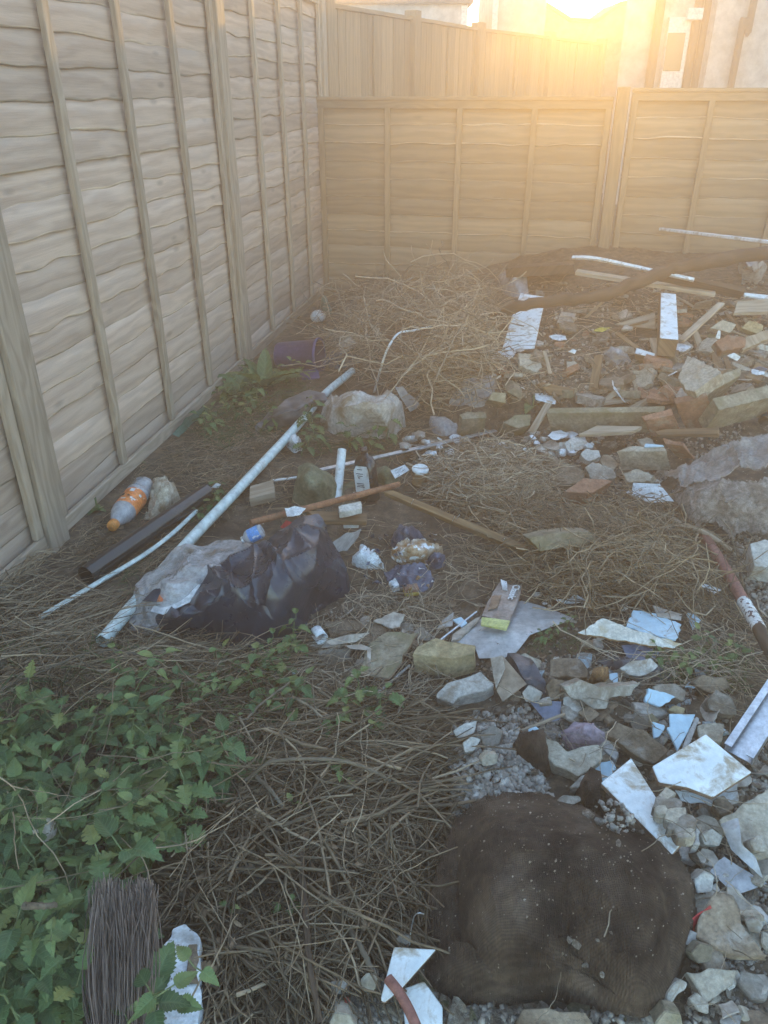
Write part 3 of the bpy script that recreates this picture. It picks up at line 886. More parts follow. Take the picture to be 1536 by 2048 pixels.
M['greysheet'] = stuff('grey_plastic_sheet', (0.36, 0.36, 0.36), (0.46, 0.46, 0.465), scale=7, rough=0.42, bump=0.15, bscale=30, dirt=(0.24, 0.19, 0.15), dirt_amt=0.42, dirt_scale=8, spots=(0.14, 0.11, 0.09), spot_scale=70, spot_amt=0.70)
M['mauve'] = stuff('mauve_cloth', (0.26, 0.20, 0.24), (0.42, 0.34, 0.38), scale=14, rough=0.9, bump=0.5, bscale=80, dirt=(0.17, 0.13, 0.11), dirt_amt=0.45, dirt_scale=12)
M['redscrap'] = stuff('red_plastic_scrap', (0.40, 0.035, 0.04), (0.52, 0.09, 0.09), scale=12, rough=0.4, bump=0.2)
M['foil'] = stuff('crumpled_pale_foil', (0.62, 0.64, 0.66), (0.78, 0.80, 0.82), scale=30, rough=0.35, bump=0.6, bscale=60, dirt=(0.28, 0.20, 0.12), dirt_amt=0.45, dirt_scale=22)
M['wrapper'] = stuff('torn_orange_wrapper', (0.34, 0.18, 0.07), (0.55, 0.46, 0.36), scale=40, rough=0.45, bump=0.6, bscale=60, spots=(0.72, 0.73, 0.75), spot_scale=36, spot_amt=0.56, dirt=(0.16, 0.10, 0.06), dirt_amt=0.4)
M['bluewrap'] = stuff('dark_blue_wrapper', (0.05, 0.058, 0.095), (0.12, 0.135, 0.20), scale=30, rough=0.35, bump=0.7, bscale=50, spots=(0.35, 0.30, 0.26), spot_scale=50, spot_amt=0.66, spec=0.5)

sack = drape('hessian_sack',
    [(968, 1598, .045), (1028, 1588, .05), (1113, 1598, .05), (1175, 1612, .05), (1240, 1645, .05), (1318, 1692, .045), (1362, 1716, .045),
     (1386, 1768, .035), (1386, 1848, .025), (1360, 1923, .02), (1336, 1988, .02), (1298, 2032, .008), (1243, 2030, .008), (1193, 2012, .01),
     (1118, 1990, .012), (1018, 2005, .006), (933, 2010, .0), (878, 1990, .0), (853, 1948, .008), (874, 1898, .014), (853, 1858, .015), (862, 1788, .025),
     (888, 1698, .04), (911, 1643, .045)],
    [(985, 1640, 0.109), (1080, 1640, 0.115), (1180, 1665, 0.109), (1000, 1700, 0.143), (1080, 1690, 0.148), (1138, 1695, 0.138), (1230, 1730, 0.143), (1290, 1790, 0.128), (1000, 1790, 0.156), (1080, 1790, 0.159), (1138, 1800, 0.138),
     (1220, 1820, 0.148), (1310, 1850, 0.109), (965, 1870, 0.118), (1060, 1880, 0.134), (1138, 1880, 0.109), (1210, 1945, 0.074), (1268, 1940, 0.110), (1275, 1985, 0.079),
     (925, 1760, 0.100), (922, 1860, 0.061), (905, 1930, 0.058), (1000, 1945, 0.077), (1110, 1945, 0.072), (1160, 1982, 0.038)],
    M['sack'], step=4.4, wrinkle=0.011, wscale=11, creases=40, crease_amp=0.008, fine=0.003, edge_noise=2.2,
    ridges=[((1138, 1650), (1132, 1780), -.006, 12), ((1134, 1770), (1140, 1880), -.016, 9), ((1138, 1870), (1215, 1960), -.020, 12), ((1210, 1950), (1290, 2025), -.020, 12), ((985, 1640), (1130, 1660), -.010, 16), ((1160, 1700), (1330, 1800), .010, 18),
            ((960, 1720), (1010, 1900), .012, 14), ((1190, 1760), (1230, 1900), -.010, 15), ((915, 1690), (922, 1875), -.026, 10), ((922, 1870), (1010, 1950), -.020, 13), ((1010, 1950), (1150, 1975), -.016, 13),
            ((1225, 1930), (1300, 1915), .014, 14), ((1330, 1750), (1345, 1960), -.014, 10), ((1040, 1870), (1190, 1990), .012, 12), ((890, 1900), (960, 1900), .014, 10), ((1020, 1760), (1100, 1740), -.008, 10), ((1250, 1780), (1300, 1900), .012, 12)],
    label='large sagging dark brown hessian sack lying in the rubble at bottom right', cat='sack', seed=5, sharp=40)

# clear bag with what shows through it, then the black bag over it
CB = [(259, 1240, .01), (262, 1215, .03), (271, 1174, .05), (299, 1140, .06), (334, 1112, .07), (371, 1093, .08), (415, 1093, .09), (434, 1086, .09), (490, 1087, .09),
      (521, 1100, .08), (500, 1140, .09), (459, 1170, .08), (400, 1215, .06), (345, 1245, .03), (300, 1262, .01), (284, 1268, .0), (259, 1265, .0)]
drape('clear_plastic_bag', CB, [(330, 1165, .115), (380, 1140, .125), (430, 1130, .13), (470, 1120, .13), (320, 1215, .075), (370, 1190, .11), (420, 1160, .12)], M['clearbag'], step=4.5,
      wrinkle=0.010, wscale=30, creases=60, crease_amp=0.010, sharp=28, label='milky clear plastic bag of waste half under the black bin bag', cat='plastic bag', seed=21)
M['paperprint'] = stuff('white_packet_card', (0.62, 0.62, 0.64), (0.76, 0.76, 0.77), scale=12, rough=0.5, bump=0.2)
M['navycard'] = stuff('dark_navy_card', (0.03, 0.035, 0.05), (0.06, 0.065, 0.09), scale=12, rough=0.5, bump=0.2)
M['orangeprint'] = stuff('orange_red_print', (0.62, 0.16, 0.07), (0.70, 0.30, 0.10), scale=30, rough=0.5, bump=0.1)
pk = slab('packet', [(338, 1165, .112), (400, 1168, .130), (380, 1205, .098), (325, 1228, .072), (300, 1222, .068)], .004, M['paperprint'], label='white printed packet at the mouth of the clear bag', cat='packet')
slab('printed_mark', [(313, 1190, .1005), (331, 1188, .1045), (332, 1203, .0945), (311, 1203, .0905)], .0012, M['orangeprint'], pk, bevel=0)
slab('card_piece', [(284, 1202, .085), (322, 1163, .112), (330, 1163, .115), (312, 1203, .098)], .002, M['navycard'], label='dark navy wedge of card beside the white packet in the clear bag', cat='card')

BB = [(290, 1237, .03), (312, 1216, .06), (343, 1213, .07), (371, 1193, .09), (396, 1168, .11), (428, 1137, .13), (459, 1118, .145), (521, 1084, .165), (560, 1066, .17),
      (590, 1044, .17), (615, 1036, .175), (637, 1033, .175), (652, 1054, .16), (659, 1081, .13), (677, 1109, .10), (693, 1140, .06), (691, 1181, .02), (656, 1209, .0),
      (620, 1232, .0), (610, 1262, .0), (572, 1282, .0), (537, 1299, .0), (505, 1315, .0), (459, 1293, .0), (406, 1277, .005), (365, 1276, .0), (318, 1259, .01)]
drape('bin_bag', BB, [(350, 1235, .085), (400, 1205, .125), (440, 1170, .155), (500, 1130, .17), (545, 1110, .18), (600, 1085, .185), (640, 1095, .17), (450, 1225, .10), (500, 1190, .15),
      (560, 1160, .185), (620, 1140, .165), (660, 1150, .10), (440, 1262, .035), (500, 1250, .075), (550, 1235, .10), (590, 1215, .095), (520, 1290, .02), (640, 1180, .08)], M['blackbag'], step=3.0,
      wrinkle=0.010, wscale=18, creases=90, crease_amp=0.013, sharp=24,
      ridges=[((535, 1090), (556, 1135), .03, 8), ((556, 1135), (460, 1205), .022, 9), ((556, 1135), (500, 1285), .02, 9), ((640, 1105), (556, 1135), .02, 8), ((455, 1160), (470, 1215), .022, 7),
              ((430, 1140), (520, 1088), .018, 8), ((600, 1060), (655, 1085), .018, 7), ((430, 1240), (330, 1255), .016, 8), ((680, 1120), (610, 1215), .02, 9), ((560, 1250), (520, 1180), -.02, 14), ((430, 1235), (520, 1225), -.025, 12),
              ((570, 1065), (620, 1100), .02, 8)],
      label='torn black bin bag slumped across the clear bag', cat='bin bag', seed=33)

drape('grey_bag', [(511, 853, .03), (534, 828, .06), (579, 795, .085), (619, 781, .085), (650, 787, .075), (655, 800, .07), (638, 822, .01), (600, 848, .0), (574, 860, .0), (534, 863, .0)],
      [(560, 830, .105), (600, 810, .115), (625, 798, .105)], M['greybag'], step=3, wrinkle=0.006, wscale=24, creases=22, crease_amp=0.008,
      ridges=[((520, 850), (640, 812), .018, 4), ((545, 825), (620, 800), -.012, 4)], label='dark grey flattened plastic bag lying across the pale pipe', cat='plastic bag', seed=44)
drape('refuse_sack', [(653, 800, .05), (678, 794, .12), (717, 785, .17), (760, 786, .17), (787, 783, .16), (804, 797, .13), (803, 840, .04), (797, 872, .0), (740, 876, .0), (678, 873, .0), (642, 835, .02)],
      [(690, 810, .17), (730, 808, .19), (770, 810, .19), (690, 840, .10), (730, 845, .10), (775, 840, .11)], M['whitesack'], step=3, wrinkle=0.014, wscale=30, creases=36, crease_amp=0.014, fine=0.002,
      ridges=[((690, 812), (780, 800), -.03, 5), ((660, 825), (800, 815), .02, 4)], label='bulging dirty white refuse sack with a crusted brown top', cat='sack', seed=45)
drape('mossy_cloth', [(598, 930, .08), (625, 925, .10), (645, 944, .08), (680, 960, .04), (712, 962, .03), (705, 985, .0), (672, 1003, .0), (620, 1012, .0), (584, 1008, .0), (589, 976, .05)],
      [(615, 955, .12), (650, 975, .07)], M['mosscloth'], step=3, wrinkle=0.010, wscale=30, creases=26, crease_amp=0.012, label='crumpled mossy green cloth behind the black bin bag', cat='cloth', seed=46)
drape('green_cloth', [(748, 938, .03), (772, 934, .05), (792, 948, .02), (800, 962, .0), (760, 968, .0)], [(770, 950, .05)], M['mosscloth'], step=4, wrinkle=0.006, label='small dark green rag right of the black bottle', cat='cloth', seed=47)
drape('carpet_piece', [(1342, 985, .06), (1377, 968, .11), (1450, 962, .15), (1560, 955, .17), (1600, 1000, .16), (1590, 1075, .06), (1536, 1080, .05), (1512, 1062, .07), (1490, 1058, .06), (1470, 1075, .05), (1452, 1058, .06), (1437, 1046, .07), (1410, 1048, .06), (1382, 1045, .06), (1362, 1030, .06), (1350, 1008, .06)],
      [(1400, 1005, .13), (1470, 1005, .15), (1530, 1020, .13), (1440, 1025, .10)], M['carpet'], step=3.2, skirt=False, thick=.007, wrinkle=0.012, wscale=16, creases=30, crease_amp=0.014, fine=0.001, edge_noise=2.2, sharp=35,
      ridges=[((1432, 985), (1475, 1065), .040, 9), ((1470, 1060), (1495, 1000), .035, 8), ((1500, 985), (1480, 1040), -.030, 8), ((1520, 1000), (1530, 1075), .030, 9), ((1385, 990), (1400, 1045), -.022, 9), ((1360, 1000), (1420, 985), .018, 8)], label='thick grey felt carpet scrap hanging over the rubble at right', cat='carpet', seed=48)
drape('roofing_felt', [(1328, 948, .10), (1370, 930, .14), (1420, 905, .16), (1480, 885, .17), (1560, 862, .18), (1590, 900, .20), (1536, 926, .19), (1493, 940, .18), (1423, 961, .16), (1370, 967, .14)],
      [(1400, 935, .125), (1470, 912, .145), (1530, 895, .155)], M['felt'], step=3.2, skirt=False, thick=0.0035, wrinkle=0.009, wscale=22, creases=40, crease_amp=0.013, edge_noise=1.6, fine=0.0008, sharp=30,
      ridges=[((1335, 950), (1536, 915), .020, 5), ((1380, 935), (1500, 895), -.020, 6), ((1450, 900), (1480, 945), .018, 5)], label='curled torn sheet of grey roofing felt above the carpet scrap', cat='roofing felt', seed=49)
drape('plastic_sheet', [(902, 1281, .012), (936, 1258, .014), (968, 1233, .016), (1010, 1212, .016), (1043, 1200, .016), (1078, 1210, .014), (1148, 1238, .012), (1100, 1255, .014), (1059, 1272, .014), (1033, 1305, .012), (1010, 1315, .012), (958, 1317, .014), (950, 1295, .014)],
      [(1000, 1265, .022), (1050, 1240, .02)], M['greysheet'], step=5, skirt=False, thick=0.0015, wrinkle=0.0025, wscale=10, creases=4, crease_amp=0.003, label='flat grey plastic sheet under the foil packet', cat='plastic sheet', seed=50)
drape('plastic_film', [(900, 800, .02), (925, 765, .05), (960, 748, .06), (992, 750, .05), (980, 775, .05), (950, 795, .04), (915, 812, .0)], [(945, 775, .07)], M['film'], step=4, wrinkle=0.012, creases=12, crease_amp=0.014, label='wrinkled clear film caught on the mossy stones', cat='plastic film', seed=51)
drape('plastic_film', [(860, 838, .02), (890, 833, .04), (912, 848, .03), (922, 868, .0), (895, 866, .01), (862, 856, .01)], [(888, 846, .045)], M['film'], step=3.5, wrinkle=0.010, creases=8, crease_amp=0.010, label='pale clear film lying left of the mossy stones', cat='plastic film', seed=52)
drape('plastic_film', [(790, 772, .17), (806, 768, .18), (842, 812, .03), (820, 825, .02), (806, 800, .1)], [], M['film'], step=4, skirt=False, thick=0.001, wrinkle=0.006, creases=5, crease_amp=0.01, label='stiff clear film sticking up from the white sack', cat='plastic film', seed=53)
drape('plastic_film', [(1210, 712, .02), (1222, 700, .05), (1250, 706, .04), (1262, 722, .0), (1235, 727, .0)], [(1235, 712, .05)], M['film'], step=3, wrinkle=0.012, creases=10, crease_amp=0.012, label='crumpled clear film on the soil before the white post', cat='plastic film', seed=54)
drape('plastic_film', [(1455, 555, .02), (1465, 520, .14), (1500, 512, .16), (1545, 512, .16), (1550, 560, .0), (1500, 566, .0)], [(1500, 535, .16)], M['film'], step=4, wrinkle=0.02, creases=14, crease_amp=0.02, label='heap of crumpled grey film at the far right under the branch', cat='plastic film', seed=55)
drape('plastic_film', [(1420, 1744, .03), (1436, 1722, .035), (1449, 1713, .035), (1534, 1768, .02), (1471, 1789, .02)], [], M['film'], step=5, skirt=False, thick=0.001, wrinkle=0.003, creases=3, crease_amp=0.004, label='triangle of clear film right of the hessian sack', cat='plastic film', seed=56)
drape('plastic_film', [(722, 1058, .10), (716, 1075, .07), (694, 1104, .03), (676, 1106, .06), (660, 1085, .12), (690, 1070, .12)], [], M['film'], step=4, skirt=False, thick=0.001, wrinkle=0.006, creases=5, crease_amp=0.006, label='clear film flap right of the black bin bag', cat='plastic film', seed=57)
drape('plastic_film', [(988, 535, .06), (1010, 525, .09), (1050, 530, .09), (1058, 588, .0), (1010, 590, .0)], [(1025, 555, .09)], M['film'], step=4, wrinkle=0.016, creases=8, crease_amp=0.012, label='pale film heaped behind the white board', cat='plastic film', seed=58)
drape('plastic_scrap', [(1243, 1290, .03), (1285, 1285, .035), (1319, 1303, .03), (1306, 1320, .02), (1258, 1323, .01)], [], M['bluefilm'], step=4, skirt=False, thick=0.0015, wrinkle=0.004, creases=3, crease_amp=0.005, label='slate blue plastic scrap below the stained pale board', cat='plastic scrap', seed=59)
drape('plastic_scrap', [(1060, 1405, .02), (1084, 1398, .03), (1123, 1402, .03), (1120, 1438, .01), (1095, 1445, .005)], [], M['bluefilm'], step=4, skirt=False, thick=0.0015, wrinkle=0.004, label='slate blue plastic flap beside the mauve cloth', cat='plastic scrap', seed=60)
drape('plastic_scrap', [(1015, 1308, .03), (1061, 1317, .04), (1092, 1364, .03), (1090, 1386, .01), (1057, 1370, .03)], [(1050, 1340, .05)], M['blackfilm'], step=4, wrinkle=0.008, creases=8, crease_amp=0.01, label='crumpled black film right of the tan card', cat='plastic scrap', seed=61)
drape('plastic_scrap', [(1195, 1322, .01), (1250, 1318, .02), (1330, 1330, .02), (1345, 1355, .01), (1290, 1362, .0), (1215, 1340, .0)], [(1280, 1338, .03)], M['blackfilm'], step=4, wrinkle=0.008, creases=8, crease_amp=0.01, label='black film strip under the slate blue plastic', cat='plastic scrap', seed=62)
drape('cloth_scrap', [(1123, 1460, .02), (1150, 1440, .04), (1180, 1446, .05), (1208, 1470, .04), (1204, 1500, .01), (1160, 1490, .02), (1130, 1482, .01)], [(1165, 1465, .06), (1190, 1480, .045)], M['mauve'], step=2.8, wrinkle=0.014, wscale=40, creases=26, crease_amp=0.013, label='crumpled mauve cloth in the rubble above the sack', cat='cloth', seed=63)
drape('plastic_scrap', [(1371, 1852, .03), (1396, 1831, .04), (1420, 1815, .05), (1423, 1822, .04), (1402, 1837, .03), (1388, 1870, .01)], [], M['redscrap'], step=3, skirt=False, thick=0.001, wrinkle=0.006, creases=4, crease_amp=0.006, label='red plastic scrap at the right edge of the hessian sack', cat='plastic scrap', seed=64)
# torn wrappers right of the bag
drape('torn_wrapper', [(705, 1112, .02), (722, 1093, .03), (745, 1100, .03), (764, 1130, .015), (750, 1140, .0), (722, 1130, .005)], [(735, 1112, .04)], M['foil'], step=2.6, wrinkle=0.010, wscale=60, creases=14, crease_amp=0.010, label='shredded pale foil just right of the black bin bag', cat='wrapper', seed=65, edge_noise=1.5)
drape('torn_wrapper', [(782, 1110, .01), (800, 1084, .04), (840, 1080, .04), (884, 1095, .03), (872, 1118, .0), (830, 1130, .0), (798, 1126, .0)], [(820, 1100, .07), (850, 1105, .05)], M['wrapper'], step=2.8, wrinkle=0.012, wscale=50, creases=18, crease_amp=0.012, label='shredded orange and white wrapper in the dead grass', cat='wrapper', seed=66, edge_noise=1.5)
drape('torn_wrapper', [(783, 1078, .03), (800, 1055, .05), (835, 1056, .05), (850, 1075, .03), (820, 1088, .02)], [(812, 1068, .08)], M['bluewrap'], step=2.8, wrinkle=0.012, wscale=50, creases=10, crease_amp=0.012, label='dark blue wrapper behind the orange wrapper', cat='wrapper', seed=67)
drape('torn_wrapper', [(855, 1122, .01), (868, 1108, .03), (890, 1116, .02), (882, 1135, .0), (862, 1136, .0)], [(872, 1120, .035)], M['bluewrap'], step=2.8, wrinkle=0.008, creases=8, crease_amp=0.008, label='small dark blue wrapper right of the orange wrapper', cat='wrapper', seed=68)
drape('torn_wrapper', [(768, 1145, .01), (790, 1130, .02), (845, 1132, .02), (868, 1160, .01), (850, 1185, .0), (800, 1178, .0), (775, 1165, .0)], [(820, 1155, .04)], M['bluewrap'], step=3, wrinkle=0.010, wscale=55, creases=16, crease_amp=0.010, label='muddy dark blue wrapper below the orange wrapper', cat='wrapper', seed=69, edge_noise=1.5)
drape('torn_wrapper', [(778, 1160, .02), (790, 1155, .03), (798, 1172, .015), (788, 1178, .01)], [], M['foil'], step=2.5, wrinkle=0.008, creases=6, crease_amp=0.008, label='tiny white foil scrap on the muddy blue wrapper', cat='wrapper', seed=70)
drape('torn_wrapper', [(650, 722, .02), (665, 702, .06), (700, 706, .06), (720, 720, .02), (690, 732, .0)], [(680, 713, .07)], M['bluewrap'], step=3, wrinkle=0.012, creases=10, crease_amp=0.012, label='shiny blue wrapper right of the purple tub', cat='wrapper', seed=71)
drape('tissue', [(572, 888, .01), (578, 876, .04), (592, 873, .05), (602, 884, .03), (598, 900, .0), (580, 900, .0)], [(589, 885, .06)], M['foil'], step=2.4, wrinkle=0.014, wscale=60, creases=8, crease_amp=0.012, label='crumpled white tissue right of the long pale pipe', cat='tissue', seed=72)
M['foam'] = stuff('dirty_cream_foam', (0.42, 0.35, 0.26), (0.60, 0.54, 0.45), scale=30, rough=0.9, bump=0.8, bscale=80, dirt=(0.22, 0.15, 0.09), dirt_amt=0.55, dirt_scale=18)
drape('foam_lump', [(300, 975, .02), (312, 962, .05), (335, 958, .06), (352, 975, .05), (358, 1000, .02), (330, 1025, .01), (305, 1040, .0), (290, 1040, .0), (298, 1010, .02)], [(320, 985, .08), (338, 985, .08), (320, 1010, .05)], M['foam'], step=2.4, wrinkle=0.018, wscale=60, creases=30, crease_amp=0.014, label='crumpled cream foam lump beside the orange labelled bottle', cat='foam', seed=73)
drape('paper_scrap', [(570, 1024, .17), (590, 1018, .18), (612, 1024, .18), (600, 1040, .17), (575, 1042, .16)], [], M['foil'], step=3, skirt=False, thick=0.001, wrinkle=0.012, creases=8, crease_amp=0.01, label='white printed paper tucked under the rusty pipe', cat='paper', seed=74)
drape('plastic_scrap', [(560, 1050, .15), (572, 1036, .17), (585, 1042, .17), (575, 1058, .15)], [], M['redscrap'], step=3, skirt=False, thick=0.001, wrinkle=0.008, label='red plastic scrap at the top of the black bin bag', cat='plastic scrap', seed=75)

# shreds around the torn wrappers
for q in px_points([(700, 1085), (760, 1060), (880, 1050), (895, 1140), (860, 1190), (770, 1180), (720, 1150)], 34):
    n = random.choice([4, 5, 6]); a0 = random.uniform(0, 6.28); sz = random.uniform(5, 13)
    pts = [(q[0] + sz * random.uniform(.4, 1) * math.cos(a0 + i * 6.28 / n), q[1] + .6 * sz * random.uniform(.4, 1) * math.sin(a0 + i * 6.28 / n), random.uniform(.005, .05)) for i in range(n)]
    mt = random.choice(['foil', 'bluewrap', 'bluewrap', 'wrapper', 'papergrey'])
    cl = dict(foil='white', bluewrap='dark blue', wrapper='orange and white', papergrey='tan')[mt]
    drape('wrapper_shred', pts, [(q[0], q[1], random.uniform(.02, .06))], M[mt], step=3, skirt=False, thick=.0008, wrinkle=.006, wscale=60, creases=3, crease_amp=.006, edge_noise=.8,
          label=f'{cl} shred of torn wrapper in the dead grass right of the bin bag', cat='wrapper', group=f'{cl} wrapper shreds')
# ------------------------------------------------------------------ pipes, strips, planks
def pt(px, py, z=0.0): return P(px, py, z)
tube('plastic_pipe', [pt(204, 1283, .034), pt(265, 1212, .036), pt(375, 1086, .038), pt(480, 975, .04), pt(591, 856, .042), pt(648, 790, .04), pt(705, 742, .038)], .0185, M['pipeblue'], hollow=0.12, n=60, label='long pale blue plastic pipe running under the two bags', cat='pipe')
tube('drainpipe', [pt(172, 1151, .045), pt(414, 983, .045)], .030, M['blackplastic'], hollow=0.07, sides=28, label='glossy black drainpipe lying along the left fence', cat='pipe')
def strip(name, a, b, w, th, mat, label, cat, roll=0.0, world=False, parent=None, **k):
    a = Vector(a) if world else P(*a); b = Vector(b) if world else P(*b)
    u = (b - a).normalized(); s = u.cross(UP).normalized(); n = s.cross(u)
    s, n = s * math.cos(roll) + n * math.sin(roll), n * math.cos(roll) - s * math.sin(roll)
    me = boxes_mesh(name, [((a + b) / 2, (b - a) / 2, s * w / 2, n * th / 2)], bevel=min(w, th) * 0.12)
    o = link(name, me, mat, parent)
    if parent is None: recentre(o)
    return tag(o, label, cat, **k)
M['whitestrip'] = M['pipeblue']
p1 = [pt(80, 1235, .03), pt(180, 1175, .03), pt(285, 1112, .03), pt(345, 1067, .03), pt(393, 1022, .028)]
tube('trim_strip', p1, .0075, M['pipeblue'], sides=6, n=26, label='thin pale trim strip lying beside the black drainpipe', cat='trim')
tube('copper_pipe', [pt(501, 1046, .15), pt(640, 1010, .14), pt(797, 969, .09)], .0105, M['rust'], hollow=0.15, n=20, label='straight rusty brown pipe above the black bin bag', cat='pipe')
tube('plastic_tube', [pt(674, 999, .0), pt(684, 900, .13)], .0165, M['whitetile'], hollow=0.12, sides=18, label='short white tube standing upright by the mossy cloth', cat='tube')
tube('plastic_tube', [pt(688, 1050, .055), pt(716, 1049, .06)], .011, M['whitetile'], hollow=0.15, sides=14, label='stub of white tube behind the black bin bag', cat='tube')
tube('bent_wire', [pt(748, 786, .0), pt(757, 752, .11), pt(766, 722, .2), pt(777, 694, .27), pt(797, 667, .31), (pt(828, 661, .28)), pt(862, 653, .22)], .0055, M['whitetile'], sides=8, n=40, label='white flexible tube arching up behind the white sack', cat='wire')
strip('aluminium_strip', (641, 940, .05), (992, 861, .03), .022, .006, M['alu'], 'long thin aluminium strip in front of the mossy stones', 'metal strip')
strip('trim_piece', (546, 961, .012), (594, 955, .012), .014, .005, M['whitetile'], 'short white strip right of the wood offcut', 'trim')
tube('red_pipe', [pt(1405, 1068, .05), pt(1428, 1102, .06), pt(1463, 1160, .06), pt(1488, 1205, .06)], .0165, M['redpipe'], n=30, label='dull red pipe running down the right side', cat='pipe')
rp = COL.objects['red_pipe']
M['flakepaint'] = stuff('flaking_white_on_red_pipe', (0.62, 0.60, 0.56), (0.75, 0.73, 0.70), scale=30, rough=0.6, bump=0.5, spots=(0.12, 0.07, 0.055), spot_scale=75, spot_amt=0.56)
tube('painted_length', [pt(1487, 1203, .06), pt(1503, 1230, .06), pt(1518, 1258, .06)], .0178, M['flakepaint'], parent=rp, n=16)
tube('burnt_length', [pt(1517, 1256, .06), pt(1540, 1300, .06), pt(1575, 1360, .05)], .0170, M['darkwood'], parent=rp, n=16)
tube('bent_lath', [pt(1345, 1040, .06), pt(1372, 1052, .07), pt(1410, 1066, .07), pt(1440, 1085, .05), pt(1460, 1100, .02)], .0085, M['paleplank'], sides=6, n=26, label='bent brown lath under the carpet scrap', cat='lath')
A0, B0 = P(1475, 1513, .06), P(1600, 1322, .13)
cu = (B0 - A0).normalized(); cs = cu.cross(UP).normalized(); cn = cs.cross(cu)
o_ = link('metal_channel', boxes_mesh('metal_channel', [((A0 + B0) / 2, (B0 - A0) / 2, cs * .028, cn * .0012)] + [((A0 + B0) / 2 + cs * (.0285 * g) + cn * .008, (B0 - A0) / 2, cs * .0012, cn * .011) for g in (-1, 1)] + [((A0 + B0) / 2 + cs * (.022 * g) + cn * .0185, (B0 - A0) / 2, cs * .007, cn * .001) for g in (-1, 1)]), M['alu'])
recentre(o_); tag(o_, 'wide shiny metal channel entering from the right edge', 'metal channel')
tube('drainpipe_stub', [pt(1527, 842, .05), P(1560, 815, .06)], .021, M['darkwood'], hollow=0.15, sides=16, label='dark open pipe end poking out at the right edge', cat='pipe')

# planks near the bags
slab('timber_batten', [(766, 984, .155), (786, 980, .165), (1056, 1091, .08), (1046, 1102, .07)], .04, M['plank'], label='brown batten with nails sloping down across the dead grass', cat='batten', world=False)
bt = COL.objects['timber_batten']
for px, py, z in ((823, 1008, .145), (905, 1042, .118), (912, 1038, .12), (1005, 1085, .08)):
    a = P(px, py, z); tube('nail', [a, a + Vector((random.uniform(-.012, .012), -.012, .022))], .0012, M['alu'], parent=bt, sides=6)
slab('wood_offcut', [(500, 972, .045), (546, 960, .045), (550, 984, .043), (499, 998, .043)], .035, M['paleplank'], rough=.001, label='squared pale wood offcut left of the mossy cloth', cat='wood block')
slab('brown_plank', [(612, 1022, .10), (700, 1022, .10), (735, 1030, .09), (733, 1042, .085), (640, 1040, .09)], .018, M['plank'], label='short dark brown plank under the rusty pipe', cat='plank')
slab('masonry_piece', [(677, 1012, .13), (722, 1002, .13), (724, 1016, .125), (680, 1026, .12)], .02, M['plaster'], rough=.004, label='pale broken masonry piece on the short brown plank', cat='rubble')

# back of the tip
def log(name, pts, r, label, cat, mat='darkwood', jit=0.004, **k):
    return tube(name, [P(*q) for q in pts], r, M[mat], sides=12, n=44, jitter=jit, label=label, cat=cat, **k)
log('fallen_branch', [(985, 640, .02), (1001, 630, .10), (1035, 614, .18), (1110, 602, .20), (1200, 589, .20), (1252, 574, .20), (1335, 541, .22), (1410, 525, .24), (1580, 500, .28)], .023, 'long dark crooked branch lying across the back of the rubble', 'branch', r1=.036)
slab('dark_beam', [(1012, 541, .14), (1012, 532, .15), (1147, 514, .17), (1148, 524, .17)], .05, M['darkwood'], label='short dark beam at the foot of the back fence', cat='beam')
slab('dark_beam', [(1322, 548, .19), (1330, 543, .20), (1492, 574, .16), (1490, 584, .15)], .06, M['darkwood'], label='thick dark beam under the far end of the branch', cat='beam')
tube('white_lath', [P(1145, 515, .20), P(1195, 518, .20), P(1311, 543, .19), P(1388, 560, .20)], .011, M['whitetile'], sides=4, n=30, label='white lath lying along the back behind the branch', cat='lath')
slab('white_lath', [(1489, 584, .16), (1540, 591, .15), (1540, 598, .15), (1489, 591, .15)], .012, M['whitetile'], label='short white lath at the right end of the thick dark beam', cat='lath')
fy = lambda x: 5.62 - 0.2 * (x + 0.502)
A_ = PD(1322, 458, 5.0); A_ = PD(1322, 458, fy(A_.x) - 0.10)
strip('white_lath', A_, P(1640, 496, .42), .03, .016, M['whitetile'], 'white lath leaning high against the back fence at right', 'lath', world=True)
strip('brown_plank', (1152, 544, .14), (1430, 588, .12), .075, .02, M['paleplank'], 'narrow brown plank passing under the branch', 'plank')
slab('white_board', [(1041, 588, .11), (1091, 591, .10), (1069, 700, .03), (1003, 697, .04), (1022, 640, .08)], .016, M['whitetile'], side_mat=M['boardedge'], label='white painted board lying under the left end of the branch', cat='board')
slab('white_post', [(1322, 585, .16), (1352, 588, .16), (1357, 679, .15), (1320, 676, .15)], .085, M['whitetile'], side_mat=M['plank'], label='white topped timber post pointing away on the rubble', cat='post')
slab('timber_block', [(1312, 697, .05), (1358, 700, .05), (1357, 715, .045), (1314, 712, .045)], .07, M['plank'], side_mat=M['paleplank'], label='sawn timber block under the near end of the white post', cat='wood block')
slab('timber_block', [(1273, 696, .06), (1310, 706, .06), (1308, 716, .05), (1270, 706, .05)], .06, M['whitetile'], side_mat=M['plank'], label='white edged timber block left of the white post', cat='wood block')
strip('grey_lath', (1443, 607, .14), (1362, 681, .06), .035, .012, M['paleplank'], 'pale grey lath slanting down beside the white post', 'lath')
slab('pale_plank', [(1475, 602, .16), (1550, 596, .16), (1550, 622, .14), (1468, 626, .14)], .018, M['paleplank'], label='pale speckled plank end at the right edge', cat='plank')
slab('board_piece', [(1230, 648, .05), (1310, 624, .09), (1312, 658, .04)], .01, M['paleplank'], label='pale triangular board left of the white post', cat='board')
slab('board_piece', [(1166, 636, .02), (1204, 602, .12), (1208, 605, .12), (1174, 636, .02)], .008, M['paleplank'], label='thin splinter of board propped behind the yellow scrap', cat='board')
